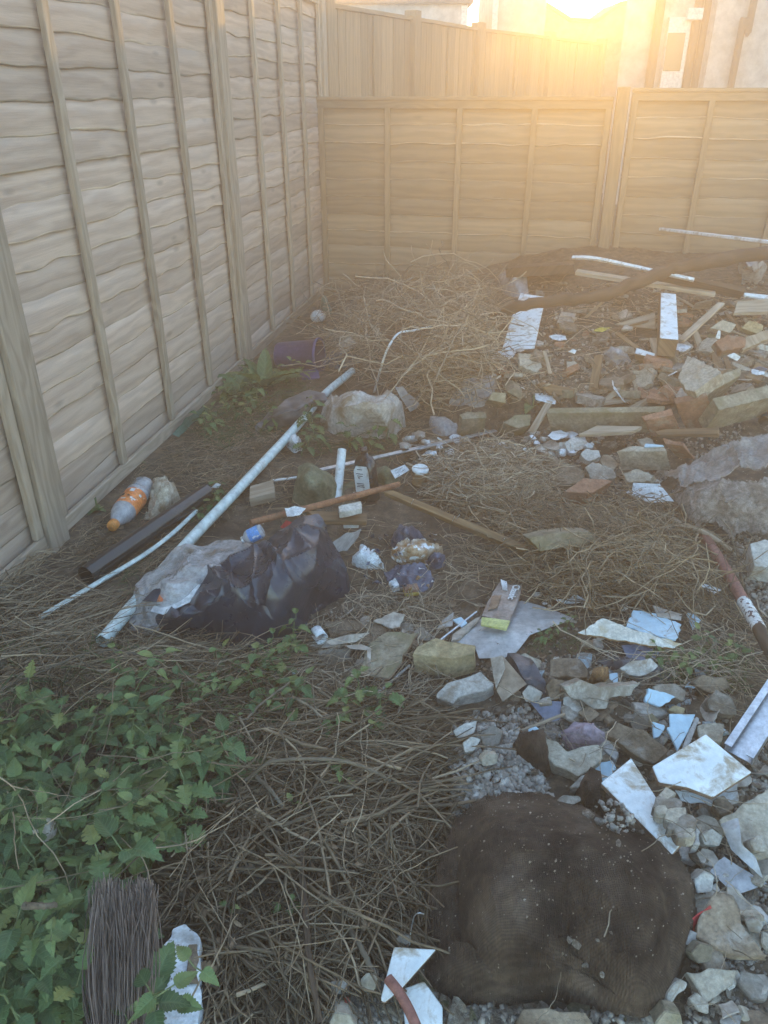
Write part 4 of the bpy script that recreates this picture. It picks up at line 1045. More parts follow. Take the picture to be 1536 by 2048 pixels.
slab('paper_scrap', [(1183, 662, .02), (1200, 655, .04), (1222, 655, .04), (1205, 664, .02)], .002, stuff('yellow_paper', (0.5, 0.42, 0.08), (0.6, 0.52, 0.14), bump=0.2), label='small yellow scrap on the soil at the back', cat='paper')
slab('brown_plank', [(1075, 768, .05), (1085, 764, .06), (1150, 778, .06), (1146, 792, .04), (1100, 788, .04)], .03, M['plank'], label='stub of dark beam sunk in the soil behind the long stone', cat='plank')
slab('wood_splinter', [(1194, 808, .03), (1232, 775, .06), (1242, 772, .06), (1238, 786, .05), (1206, 811, .03)], .012, M['paleplank'], label='pale wood splinter behind the long stone', cat='splinter')
slab('floor_board', [(1157, 866, .10), (1194, 853, .11), (1284, 850, .11), (1264, 865, .10)], .016, M['paleplank'], label='pale floor board resting on the paint flakes', cat='board')
slab('floor_board', [(1310, 863, .08), (1330, 857, .085), (1438, 855, .085), (1436, 866, .08), (1316, 870, .075)], .018, M['plank'], label='brown floor board under the upright red brick', cat='board')
strip('wood_lath', (1100, 803, .05), (1062, 866, .02), .03, .012, M['paleplank'], 'weathered lath between the mossy stones', 'lath')

# foreground: painted plank, broom, stick
slab('painted_plank', [(345, 1858, .05), (370, 1850, .05), (400, 1878, .05), (404, 2120, .05), (262, 2120, .05), (300, 1975, .05), (322, 1900, .05)], .045, stuff('cracked_white_paint', (0.60, 0.63, 0.66), (0.72, 0.75, 0.78), scale=14, rough=0.6, bump=0.5, bscale=60, dirt=(0.33, 0.30, 0.27), dirt_amt=0.42, dirt_scale=9, spots=(0.2, 0.17, 0.15), spot_scale=40, spot_amt=0.67),
     rough=.005, ragged=.004, label='white painted stone slab with a brown bare patch at bottom left', cat='slab')
slab('bare_patch', [(376, 1888, .0535), (396, 1886, .0535), (398, 1966, .0535), (370, 1966, .0535)], .004, M['brownrock'], COL.objects['painted_plank'], rough=.0015, ragged=.004)
broom = empty('broom_head', P(240, 2085, 0.0), 'brown bristled broom head standing at the bottom left', 'broom')
st = [P(195, 2130, .10), P(290, 2130, .10)]
link('stock', boxes_mesh('stock', [((st[0] + st[1]) / 2 - Vector((0, .01, .01)), (st[1] - st[0]) / 2 * 1.15, Vector((0, .022, .008)), Vector((0, -.006, .02)))], bevel=.004), M['plank'], broom)
N = 1500
u = rng.uniform(0, 1, N)
b0 = PA(196 + u * 94 + rng.normal(0, 3, N), np.full(N, 2125.0), 0.10 + rng.uniform(-.012, .016, N))
b1_ = PA(194 + u * 106 + rng.normal(0, 8, N), 1772 + rng.normal(0, 10, N) - 9 * np.sin(u * 9) + rng.exponential(22, N), 0.15 + rng.uniform(-.03, .03, N))
k = np.linspace(0, 1, 6)[None, :, None]
pp = b0[:, None] * (1 - k) + b1_[:, None] * k + np.sin(k * math.pi) * rng.normal(0, .010, (N, 1, 3)) + rng.normal(0, .0006, (N, 6, 3))
v, f, uvv = tube_arrays(pp, np.full((N, 6), .00085), 3)
M['bristle'] = stuff('brown_bristle', (0.15, 0.11, 0.09), (0.25, 0.19, 0.155), scale=6, rough=0.75, bump=0, tone=0.55)
br = link('bristles', np_mesh('bristles', v, f, uvv, np.repeat(rng.uniform(0, 1, N), 18)), M['bristle'], broom)
br['kind'] = 'stuff'
tube('stick', [P(776, 1957, .07), P(798, 1985, .07), P(818, 2020, .06), P(842, 2075, .05)], .0085, M['redpipe'], sides=10, n=24, label='curved reddish stick lying across the two white tiles', cat='stick')
tube('wire_hook', [P(820, 1876, .03), P(824, 1850, .05), P(829, 1832, .07), P(838, 1826, .08), P(848, 1828, .075)], .0012, M['alu'], sides=6, n=24, label='thin white wire hook left of the hessian sack', cat='wire')
tube('dry_stick', [P(1354, 1111, .10), P(1363, 1146, .05)], .006, M['paleplank'], sides=8, label='short pale broken stick in the dead grass at right', cat='stick')
log('branch_piece', [(1342, 1212, .02), (1362, 1182, .03), (1390, 1148, .04)], .012, 'short dark branch piece left of the red pipe', 'branch')
tube('dry_stick', [P(820, 615, .22), P(845, 622, .24), P(872, 634, .24), P(921, 640, .2), P(926, 628, .22)], .008, M['paleplank'], sides=8, n=24, label='bent pale stick on the back straw heap', cat='stick')
tube('dry_stick', [P(1034, 1035 + 430, .02) , P(1130, 1428, .03)], .004, M['paleplank'], sides=6, label='thin straw coloured stick above the cement crumbs', cat='stick')
# ------------------------------------------------------------------ bricks, stones, boards and tiles picked out in the photo
def SL(name, pts, th, mat, label, cat, rough=0.0, ragged=0.0, **k):
    m = M[mat] if isinstance(mat, str) else mat
    return slab(name, pts, th, m, rough=rough, ragged=ragged, label=label, cat=cat, **k)
M['palebrick'] = stuff('pale_mortared_brick', (0.34, 0.29, 0.22), (0.48, 0.43, 0.35), scale=18, bump=0.8, bscale=80, dirt=(0.20, 0.15, 0.10), dirt_amt=0.45, dirt_scale=12)
SL('brick', [(826, 1308, .075), (834, 1292, .08), (872, 1279, .08), (951, 1291, .075), (948, 1306, .075), (906, 1319, .07)], .068, 'ybrick', 'yellowish mossy brick beside the grey plastic sheet', 'brick', rough=.003)
SL('concrete_lump', [(874, 1383, .05), (895, 1365, .055), (961, 1345, .055), (988, 1368, .05), (970, 1379, .05), (916, 1393, .045), (907, 1410, .03), (873, 1398, .035)], .045, 'plaster', 'cracked pale concrete lump below the yellowish brick', 'concrete', rough=.005)
SL('plaster_board', [(773, 1262, .055), (837, 1268, .06), (815, 1300, .055), (775, 1352, .05), (714, 1353, .02), (728, 1322, .03), (733, 1288, .045)], .010, 'mossstone', 'grey green broken plasterboard left of the yellowish brick', 'board', ragged=.006, side_mat=M['boardedge'])
SL('mortar_slab', [(646, 1244, .025), (690, 1236, .03), (773, 1252, .03), (770, 1282, .025), (728, 1290, .025), (660, 1272, .02)], .02, 'brownrock', 'flat grey mortar slab below the bin bag corner', 'rubble', rough=.004, ragged=.008)
drape('card_sheet', [(650, 1282, .05), (690, 1270, .055), (741, 1266, .05), (712, 1284, .045), (662, 1290, .045)], [(700, 1275, .06)], M['papergrey'], step=3.5, skirt=False, thick=.0015, wrinkle=.003, label='curling tan paper sheet on the flat mortar slab', cat='paper')
c_ = P(642, 1270, .05)
cur = [c_ + Vector((-.006 + .016 * math.cos(a), 0, .016 * math.sin(a))) for a in np.linspace(-2.4, 2.6, 16)]
vv = [q + Vector((0, d, 0)) for d in (-.018, .02) for q in cur]; nn_ = len(cur)
o_ = link('paper_curl', np_mesh('paper_curl', vv, [(i, i + 1, nn_ + i + 1, nn_ + i) for i in range(nn_ - 1)]), M['paperwhite'], smooth=True); recentre(o_)
mdf = o_.modifiers.new('thickness', 'SOLIDIFY'); mdf.thickness = .0015
o_.rotation_euler = (0, 0, .5); tag(o_, 'white paper curled into a roll left of the tan paper sheet', 'paper')
drape('card_sheet', [(607, 1290, .02), (640, 1282, .03), (682, 1282, .035), (680, 1296, .03), (640, 1298, .02)], [], M['papergrey'], step=3.5, skirt=False, thick=.0015, wrinkle=.004, label='brown paper strip in front of the paper roll', cat='paper')
drape('card_sheet', [(635, 1302, .03), (668, 1299, .035), (703, 1298, .03), (698, 1322, .012), (670, 1330, .01), (646, 1328, .012)], [], M['concrete'], step=3.5, skirt=False, thick=.002, wrinkle=.003, edge_noise=1.0, label='grey flap of peeled paper under the brown paper strip', cat='paper')
drape('card_sheet', [(690, 1291, .045), (722, 1288, .045), (742, 1296, .05), (741, 1340, .045), (736, 1340, .045), (734, 1300, .05), (700, 1297, .045)], [], M['papergrey'], step=3, skirt=False, thick=.0015, label='peeling tan paper edge on the broken plasterboard', cat='paper')
SL('card_piece', [(746, 1242, .04), (787, 1223, .05), (811, 1228, .05), (800, 1254, .04), (784, 1256, .04)], .005, 'papergrey', 'dirty square of card above the broken plasterboard', 'card', ragged=.004)
SL('rubble_chunk', [(825, 1262, .03), (845, 1252, .04), (862, 1268, .035), (858, 1282, .02), (840, 1280, .02)], .03, 'concrete', 'round grey mortar lump behind the yellowish brick', 'rubble', rough=.004)
dk = SL('trim_strip', [(678, 1424, .01), (712, 1403, .012), (818, 1331, .015), (808, 1346, .012), (745, 1408, .01), (694, 1430, .01)], .006, 'blackfilm', 'dark trim strip with a pale edge lying below the broken plasterboard', 'trim')
tube('edge_bead', [P(693, 1429, .018), P(745, 1394, .018), P(819, 1331, .022)], .0035, M['greystrip'], parent=dk, sides=8)
tube('thin_rod', [P(881, 1280, .02), P(953, 1224, .025)], .0035, M['alu'], sides=8, label='thin pale rod between the brick and the foil packet', cat='rod')
SL('bark_strip', [(902, 1283, .022), (905, 1268, .025), (950, 1236, .03), (962, 1232, .03), (955, 1244, .025), (920, 1276, .022)], .008, 'papergrey', 'strip of peeling bark on the left edge of the grey plastic sheet', 'bark', rough=.002)
SL('tile_shard', [(904, 1239, .02), (922, 1233, .025), (935, 1245, .022), (923, 1254, .018)], .006, 'bluetile', 'small pale blue shard by the thin pale rod', 'tile')
SL('slate_shard', [(873, 1258, .01), (885, 1238, .02), (907, 1224, .025), (905, 1250, .015)], .005, 'greystrip', 'dark grey shard left of the small pale blue shard', 'slate')
# foil packet with its yellow end
pk2 = slab('foil_packet', [(1001, 1160, .045), (1020, 1168, .05), (1043, 1172, .045), (1040, 1193, .045), (1019, 1241, .04), (963, 1234, .035), (975, 1205, .045), (991, 1177, .045)], .006, stuff('grubby_silver_foil', (0.20, 0.165, 0.145), (0.34, 0.30, 0.275), scale=22, rough=0.38, bump=0.5, metal=0.2, bscale=50, dirt=(0.2, 0.15, 0.12), dirt_amt=0.45), rough=.0022, label='grubby silver foil packet with a yellow end on the grey sheet', cat='packet', seed=9)
slab('yellow_end', [(963, 1233, .042), (1020, 1240, .047), (1012, 1259, .04), (990, 1254, .04), (961, 1250, .036)], .006, stuff('yellow_print', (0.50, 0.50, 0.18), (0.60, 0.60, 0.27), scale=20, rough=0.45, bump=0.3, dirt=(0.4, 0.36, 0.2), dirt_amt=0.25, dirt_scale=30), pk2, rough=.001)
slab('white_tab', [(1001, 1158, .051), (1014, 1163, .053), (1015, 1181, .052), (1005, 1179, .052)], .002, M['paperwhite'], pk2)
slab('brown_label', [(984, 1192, .0515), (1004, 1189, .0530), (994, 1214, .0500), (976, 1220, .0480)], .002, M['boardedge'], pk2, ragged=.003)
def text_on(name, body, a, b, size, mat, parent, lift=.002, nrm=(0, 0, 1)):
    """letters written from world point a towards b"""
    cu = bpy.data.curves.new(name, 'FONT'); cu.body = body; cu.size = size; cu.extrude = .0004; cu.offset = .0006
    cu.materials.append(mat)
    tmp = bpy.data.objects.new('tmp', cu); COL.objects.link(tmp)
    bpy.context.view_layer.update()
    me = bpy.data.meshes.new_from_object(tmp.evaluated_get(bpy.context.evaluated_depsgraph_get()))
    bpy.data.objects.remove(tmp)
    o = bpy.data.objects.new(name, me); COL.objects.link(o)
    x = (Vector(b) - Vector(a)).normalized(); z = Vector(nrm); y = z.cross(x).normalized(); z = x.cross(y)
    m = Matrix((x, y, z)).transposed().to_4x4(); m.translation = Vector(a) + z * lift
    if parent is not None:
        o.parent = parent; o.matrix_parent_inverse = PMW(parent).inverted()
    o.location, o.rotation_euler = m.to_translation(), m.to_euler()
    return o
M['letterwhite'] = stuff('white_lettering', (0.72, 0.72, 0.72), (0.8, 0.8, 0.8), bump=0, rough=0.5)
M['letterblack'] = stuff('black_lettering', (0.03, 0.03, 0.03), (0.05, 0.05, 0.05), bump=0, rough=0.6)
from mathutils.bvhtree import BVHTree
pkb = BVHTree.FromPolygons([pk2.location + v.co for v in pk2.data.vertices], [tuple(p.vertices) for p in pk2.data.polygons])
def on_packet(px, py):
    q = P(px, py, .045)
    h = pkb.ray_cast(q + UP * .3, -UP)
    return (h[0], h[1]) if h[0] is not None else (q, UP)
la, lb_ = on_packet(1027, 1174)[0], on_packet(1006, 1222)[0]
lc = on_packet(1034, 1198)[0]
ln = (lb_ - la).cross(lc - la).normalized()
ln = ln if ln.z > 0 else -ln
text_on('lettering', 'Classic', la, lb_, .029, M['letterwhite'], pk2, lift=.0045, nrm=ln)

# tan card, chunks around the brick
SL('card_sheet', [(982, 1317, .06), (1003, 1310, .08), (1010, 1336, .07), (992, 1378, .04), (984, 1345, .055)], .0025, 'papergrey', 'bent pale brown card leaning on the concrete lump', 'card')
SL('card_sheet', [(1005, 1312, .07), (1054, 1367, .035), (1005, 1404, .02), (993, 1381, .035), (1010, 1338, .06)], .0025, stuff('tan_card', (0.27, 0.20, 0.14), (0.36, 0.28, 0.21), scale=8, bump=0.3), 'tan card triangle right of the concrete lump', 'card')
for pts, mat, lab in (
    ([(1043, 1385, .05), (1058, 1371, .055), (1083, 1386, .05), (1079, 1402, .03), (1050, 1405, .03)], 'plaster', 'pale angular lump in front of the crumpled black film'),
    ([(1072, 1399, .03), (1100, 1392, .035), (1103, 1407, .03), (1078, 1409, .03)], 'plaster', 'small flat pale lump right of the angular lump'),
    ([(1092, 1372, .05), (1105, 1358, .06), (1126, 1362, .055), (1122, 1398, .03), (1100, 1400, .03)], 'brownrock', 'upright brown lump right of the crumpled black film'),
    ([(1099, 1318, .035), (1128, 1313, .045), (1160, 1315, .045), (1176, 1341, .035), (1174, 1356, .03), (1097, 1350, .03)], 'brownrock', 'flat brown slab of mortar above the big plaster lump'),
    ([(1124, 1372, .07), (1160, 1360, .08), (1200, 1376, .085), (1245, 1372, .08), (1272, 1362, .06), (1262, 1392, .06), (1222, 1398, .06), (1215, 1418, .04), (1188, 1420, .04), (1165, 1402, .05), (1140, 1396, .05)], 'concrete', 'big cracked grey plaster lump in the middle of the rubble'),
    ([(1142, 1396, .03), (1190, 1402, .035), (1222, 1404, .035), (1204, 1422, .02), (1188, 1424, .02), (1160, 1412, .02)], 'concrete', 'ragged lip of plaster under the big plaster lump'),
    ([(1240, 1336, .045), (1262, 1322, .05), (1300, 1316, .05), (1318, 1332, .04), (1296, 1350, .03), (1258, 1350, .03)], 'plaster', 'pale rounded lump on the slate blue plastic scrap'),
    ([(1304, 1375, .05), (1318, 1366, .06), (1352, 1366, .06), (1373, 1384, .05), (1366, 1402, .04), (1340, 1390, .05), (1310, 1384, .05)], 'concrete', 'rough grey mortar on the upper edge of the pale blue board'),
    ([(1385, 1366, .04), (1405, 1348, .055), (1450, 1352, .05), (1462, 1376, .035), (1420, 1388, .03)], 'brownrock', 'brown lump with a blue green painted side near the metal channel'),
    ([(1415, 1400, .05), (1432, 1380, .06), (1462, 1396, .055), (1474, 1430, .03), (1448, 1430, .03), (1420, 1418, .04)], 'concrete', 'grey lump with flaking white paint beside the metal channel'),
    ([(1392, 1452, .035), (1412, 1444, .045), (1449, 1448, .045), (1442, 1484, .03), (1398, 1475, .03)], 'palebrick', 'rounded beige stone left of the metal channel'),
    ([(1211, 1468, .05), (1236, 1446, .06), (1287, 1462, .06), (1336, 1500, .05), (1308, 1528, .04), (1258, 1500, .045)], 'brownrock', 'large dark brown slab above the two white boards'),
    ([(1085, 1478, .055), (1115, 1482, .06), (1135, 1500, .06), (1165, 1490, .06), (1197, 1491, .055), (1206, 1520, .045), (1156, 1551, .04), (1108, 1530, .045), (1087, 1505, .05)], 'palebrick', 'large pale plaster piece just above the hessian sack'),
    ([(1205, 1484, .03), (1218, 1480, .035), (1238, 1506, .03), (1232, 1521, .025), (1208, 1500, .03)], 'greystrip', 'grey tile fragment beside the mauve cloth'),
    ([(1112, 1602, .06), (1128, 1590, .07), (1160, 1592, .068), (1164, 1602, .06), (1138, 1614, .055)], 'concrete', 'flat grey mortar crumb on the top edge of the hessian sack'),
    ([(1138, 1575, .05), (1165, 1548, .06), (1172, 1550, .06), (1160, 1575, .05)], 'concrete', 'narrow grey splinter of mortar above the hessian sack'),
    ([(1288, 1435, .03), (1304, 1424, .04), (1318, 1440, .035), (1304, 1456, .025), (1290, 1450, .025)], 'mossstone', 'greenish grey cube of mortar left of the pale blue tile'),
    ([(1258, 1445, .03), (1275, 1428, .045), (1298, 1436, .04), (1296, 1458, .025), (1270, 1462, .025)], 'concrete', 'squat grey lump below the big plaster lump'),
    ([(1155, 1424, .03), (1178, 1412, .04), (1198, 1428, .035), (1180, 1444, .025)], 'brownrock', 'dark brown lump above the mauve cloth'),
    ([(1338, 1420, .04), (1350, 1408, .05), (1372, 1416, .045), (1366, 1432, .035)], 'ybrick', 'rusty brown stone touching the pale blue tile'),
    ):
    th = 0.05 if len(pts) > 5 else 0.035
    if 'tile' in lab or 'flat' in lab or 'lip' in lab: th = 0.018
    SL('rubble_chunk' if mat != 'greystrip' else 'tile_shard', pts, th, mat, lab, 'rubble' if mat != 'greystrip' else 'tile', rough=.0045 if mat != 'greystrip' else 0, ragged=.006 if mat != 'greystrip' else 0)
M['fibre'] = stuff('matted_brown_fibre', (0.20, 0.11, 0.05), (0.36, 0.22, 0.11), scale=60, rough=0.95, bump=1.0, bscale=150)
drape('fibre_wad', [(1179, 1362, .03), (1186, 1342, .05), (1215, 1340, .05), (1217, 1356, .03), (1196, 1372, .015)], [(1198, 1354, .065)], M['fibre'], step=2.6, wrinkle=.01, wscale=70, creases=10, crease_amp=.008, label='matted wad of brown fibre on the flat brown slab', cat='fibre')
SL('tile_shard', [(1296, 1376, .058), (1345, 1390, .05), (1352, 1394, .048), (1318, 1414, .035), (1290, 1402, .045)], .01, 'bluetile', 'pale blue board fragment with rough grey mortar along its top', 'tile', ragged=.003)
bt2 = SL('tile_shard', [(1338, 1427, .05), (1391, 1428, .055), (1377, 1462, .04), (1355, 1502, .025), (1347, 1484, .03), (1333, 1455, .04), (1340, 1452, .043)], .008, 'bluetile', 'clean pale blue tile wedge above the two white boards', 'tile')
SL('tile_shard', [(1304, 1443, .045), (1330, 1450, .045), (1329, 1458, .04), (1318, 1474, .03), (1307, 1477, .03)], .008, 'bluetile', 'small pale blue tile corner left of the tile wedge', 'tile')
SL('tile_shard', [(1392, 1432, .05), (1400, 1436, .05), (1376, 1494, .03), (1362, 1500, .03)], .012, 'greystrip', 'narrow grey strip along the right side of the blue tile wedge', 'tile', rough=.003)
SL('white_board', [(1350, 1580, .045), (1475, 1568, .05), (1477, 1606, .035), (1452, 1614, .03), (1361, 1602, .03)], .008, 'whitetile', 'white board fragment underneath the other two white boards', 'board', side_mat=M['boardedge'], ragged=.003)
SL('white_board', [(1202, 1564, .085), (1262, 1517, .095), (1310, 1590, .085), (1368, 1681, .07), (1344, 1709, .062)], .014, 'whitetile', 'oblong white board sloping onto the hessian sack', 'board', side_mat=M['boardedge'], ragged=.0)
SL('white_board', [(1304, 1534, .088), (1412, 1467, .10), (1503, 1545, .085), (1426, 1594, .075), (1375, 1574, .08), (1345, 1568, .083), (1318, 1563, .085)], .014, 'whitetile', 'squarish white board lying uppermost at right', 'board', side_mat=M['boardedge'], ragged=.0)
for i, (x, y, s) in enumerate(((1330, 1605, 30), (1350, 1630, 34), (1362, 1660, 26), (1335, 1585, 22), (1372, 1640, 24), (1322, 1620, 18), (1352, 1608, 22), (1378, 1668, 18), (1342, 1650, 16))):
    pts = [(x + s * math.cos(a) * random.uniform(.5, 1), y + s * .8 * math.sin(a) * random.uniform(.5, 1), .10) for a in np.linspace(0, 5.4, 7)]
    SL('rubble_chunk', pts, .022, 'palebrick' if i % 2 else 'concrete', 'crumbling mortar stuck on the right half of the oblong white board', 'rubble', rough=.005, ragged=.005, group='mortar crumbs on the oblong white board')
# right of the sack
SL('earth_slab', [(1427, 1781, .05), (1466, 1791, .055), (1503, 1869, .05), (1536, 1913, .045), (1481, 1916, .035), (1440, 1902, .035), (1392, 1871, .04), (1405, 1822, .045)], .02, 'brownrock', 'large earthy brown slab right of the hessian sack', 'rubble', rough=.005, ragged=.006)
SL('earth_slab', [(1370, 1942, .03), (1420, 1933, .035), (1473, 1941, .035), (1466, 1972, .03), (1411, 2011, .02), (1388, 1968, .025)], .018, 'palebrick', 'pale rimmed earthy slab near the bottom right corner', 'rubble', rough=.005, ragged=.006)
SL('plaster_piece', [(1330, 2008, .02), (1346, 1970, .035), (1360, 1957, .035), (1376, 1966, .03), (1372, 1980, .025), (1346, 2006, .02)], .02, 'plaster', 'white plaster piece at the lower right of the sack', 'plaster', rough=.003, ragged=.004)
SL('broken_board', [(1438, 1640, .07), (1500, 1600, .08), (1570, 1560, .08), (1570, 1700, .05), (1510, 1720, .04), (1470, 1692, .05)], .012, 'palebrick', 'broken board with a brown edge at the right margin', 'board', rough=.003, ragged=.004)
drape('plastic_film', [(1440, 1650, .07), (1475, 1640, .09), (1482, 1690, .07), (1510, 1720, .05), (1525, 1760, .03), (1500, 1740, .04), (1462, 1702, .05)], [], M['film'], step=5, skirt=False, thick=.001, wrinkle=.006, creases=4, crease_amp=.006, label='clear film over the broken board at the right margin', cat='plastic film')
for pts, mat, lab in (
    ([(1400, 1668, .06), (1425, 1655, .07), (1447, 1672, .06), (1440, 1694, .05), (1410, 1690, .05)], 'plaster', 'crumbly pale plaster lump left of the broken board'),
    ([(1385, 1690, .05), (1396, 1648, .06), (1405, 1650, .06), (1402, 1690, .05)], 'plaster', 'narrow pale plaster splinter beside the oblong white board'),
    ([(1388, 1760, .04), (1410, 1742, .055), (1428, 1752, .05), (1424, 1782, .03), (1396, 1790, .03)], 'plaster', 'crusty white plaster lump touching the sack at right'),
    ([(1368, 1890, .03), (1384, 1862, .04), (1398, 1868, .035), (1394, 1892, .02)], 'greystrip', 'small pale triangular shard below the red scrap'),
    ([(1380, 1905, .04), (1400, 1885, .05), (1430, 1892, .045), (1424, 1925, .03), (1396, 1928, .03)], 'mossstone', 'smooth dark green stone between the two earthy slabs'),
    ([(1310, 2052, .04), (1330, 2020, .05), (1362, 2030, .05), (1366, 2058, .03)], 'mossstone', 'greenish stone under the bottom right corner of the sack'),
    ([(1490, 1842, .04), (1512, 1836, .05), (1530, 1850, .045), (1520, 1868, .03), (1496, 1866, .03)], 'plaster', 'small white plaster lump on the earthy brown slab'),
    ([(1500, 1680, .08), (1522, 1668, .085), (1545, 1680, .08), (1536, 1702, .07), (1508, 1702, .07)], 'concrete', 'pale crust on the broken board at the right margin'),
    ([(1428, 1600, .05), (1448, 1590, .05), (1470, 1612, .05), (1440, 1632, .04)], 'brownrock', 'dark lump in front of the white board fragment'),
    ):
    SL('rubble_chunk' if mat != 'greystrip' else 'tile_shard', pts, .035 if mat != 'greystrip' else .008, mat, lab, 'rubble' if mat != 'greystrip' else 'tile', rough=.0045 if mat != 'greystrip' else 0, ragged=.005 if mat != 'greystrip' else 0)
# bottom tiles
SL('white_tile', [(803, 1978, .03), (848, 1962, .035), (885, 2013, .03), (885, 2070, .025), (812, 2075, .02)], .008, 'whitetile', 'lower white tile under the curved stick at bottom centre', 'tile', side_mat=M['boardedge'], ragged=.0)
SL('white_tile', [(788, 1894, .06), (872, 1898, .065), (801, 1979, .048), (768, 2005, .045), (761, 1998, .045)], .008, 'whitetile', 'tapered white tile lying on top at bottom centre', 'tile', side_mat=M['boardedge'], ragged=.0)
SL('brick_end', [(662, 1964, .035), (692, 1960, .04), (694, 1984, .035), (664, 1988, .03)], .03, 'concrete', 'small squared grey brick end at the foot of the dry stems', 'brick', rough=.002)
SL('rubble_chunk', [(720, 1962, .04), (735, 1947, .05), (757, 1955, .045), (752, 1985, .03), (728, 1985, .03)], .04, 'palebrick', 'rounded beige lump left of the tapered white tile', 'rubble', rough=.004)
SL('rubble_chunk', [(658, 2050, .04), (672, 2024, .05), (700, 2030, .05), (716, 2056, .03)], .04, 'palebrick', 'beige lump at the very bottom left of the white tiles', 'rubble', rough=.004)
SL('rubble_chunk', [(790, 1882, .03), (800, 1872, .04), (822, 1874, .035), (820, 1892, .03)], .03, 'concrete', 'little grey block behind the tapered white tile', 'rubble', rough=.003)
SL('flat_stone', [(1030, 2048, .035), (1045, 2018, .04), (1170, 2022, .04), (1215, 2060, .03), (1100, 2080, .03)], .03, 'brownrock', 'flat brown stone half hidden under the front of the sack', 'stone', rough=.004, ragged=.006)
SL('plaster_piece', [(45, 1660, .10), (72, 1640, .12), (102, 1633, .12), (104, 1676, .09), (88, 1690, .08)], .03, 'plaster', 'mottled white plaster piece among the nettles at left', 'plaster', rough=.006, ragged=.006)
SL('plastic_scrap', [(580, 1338, .03), (592, 1334, .035), (597, 1344, .03), (585, 1348, .03)], .003, 'bluetile', 'bright blue plastic chip among the weeds below the bin bag', 'plastic scrap')
# whitish boards mid right
SL('pale_board', [(1155, 1265, .06), (1205, 1237, .07), (1280, 1260, .065), (1365, 1289, .055), (1347, 1299, .05), (1228, 1276, .055)], .009, stuff('stained_cream_board', (0.52, 0.49, 0.42), (0.66, 0.63, 0.56), scale=20, rough=0.7, bump=0.5, bscale=60, dirt=(0.38, 0.29, 0.16), dirt_amt=0.42, dirt_scale=14), 'stained pale board lying across the dead grass at right', 'board', side_mat=M['fibre'], ragged=.003)
SL('white_board', [(1266, 1222, .05), (1310, 1226, .055), (1364, 1246, .05), (1351, 1282, .035), (1300, 1268, .04), (1252, 1250, .045)], .006, 'bluetile', 'pale blue white board behind the stained pale board', 'board', ragged=.003)
SL('card_piece', [(1305, 1210, .055), (1364, 1228, .055), (1362, 1240, .052), (1315, 1232, .055)], .003, 'papergrey', 'brown card on the back edge of the pale blue white board', 'card')
SL('tile_shard', [(1372, 1226, .03), (1385, 1224, .035), (1402, 1241, .025), (1386, 1258, .015)], .005, 'bluetile', 'small pale shard right of the pale blue white board', 'tile')
SL('paper_scrap', [(1396, 1170, .05), (1408, 1167, .055), (1442, 1180, .045), (1428, 1186, .04)], .004, 'paperwhite', 'thin white scrap left of the red pipe', 'paper', rough=.002)
SL('paper_scrap', [(1111, 1200, .03), (1140, 1196, .035), (1150, 1188, .05), (1175, 1202, .03), (1150, 1207, .02), (1120, 1208, .02)], .003, 'paperwhite', 'bent white scrap above the tip of the grey plastic sheet', 'paper')
SL('paper_scrap', [(1241, 1208, .03), (1256, 1206, .035), (1257, 1220, .02), (1243, 1221, .02)], .01, 'plaster', 'little white cube of polystyrene behind the stained pale board', 'polystyrene', rough=.002)
SL('speckled_board', [(1263, 990, .08), (1266, 965, .11), (1319, 967, .11), (1348, 1003, .07), (1298, 1004, .07)], .006, stuff('speckled_white_board', (0.5, 0.52, 0.53), (0.68, 0.70, 0.72), scale=12, rough=0.6, bump=0.4, spots=(0.2, 0.16, 0.12), spot_scale=55, spot_amt=0.56), 'speckled white board left of the carpet scrap', 'board')
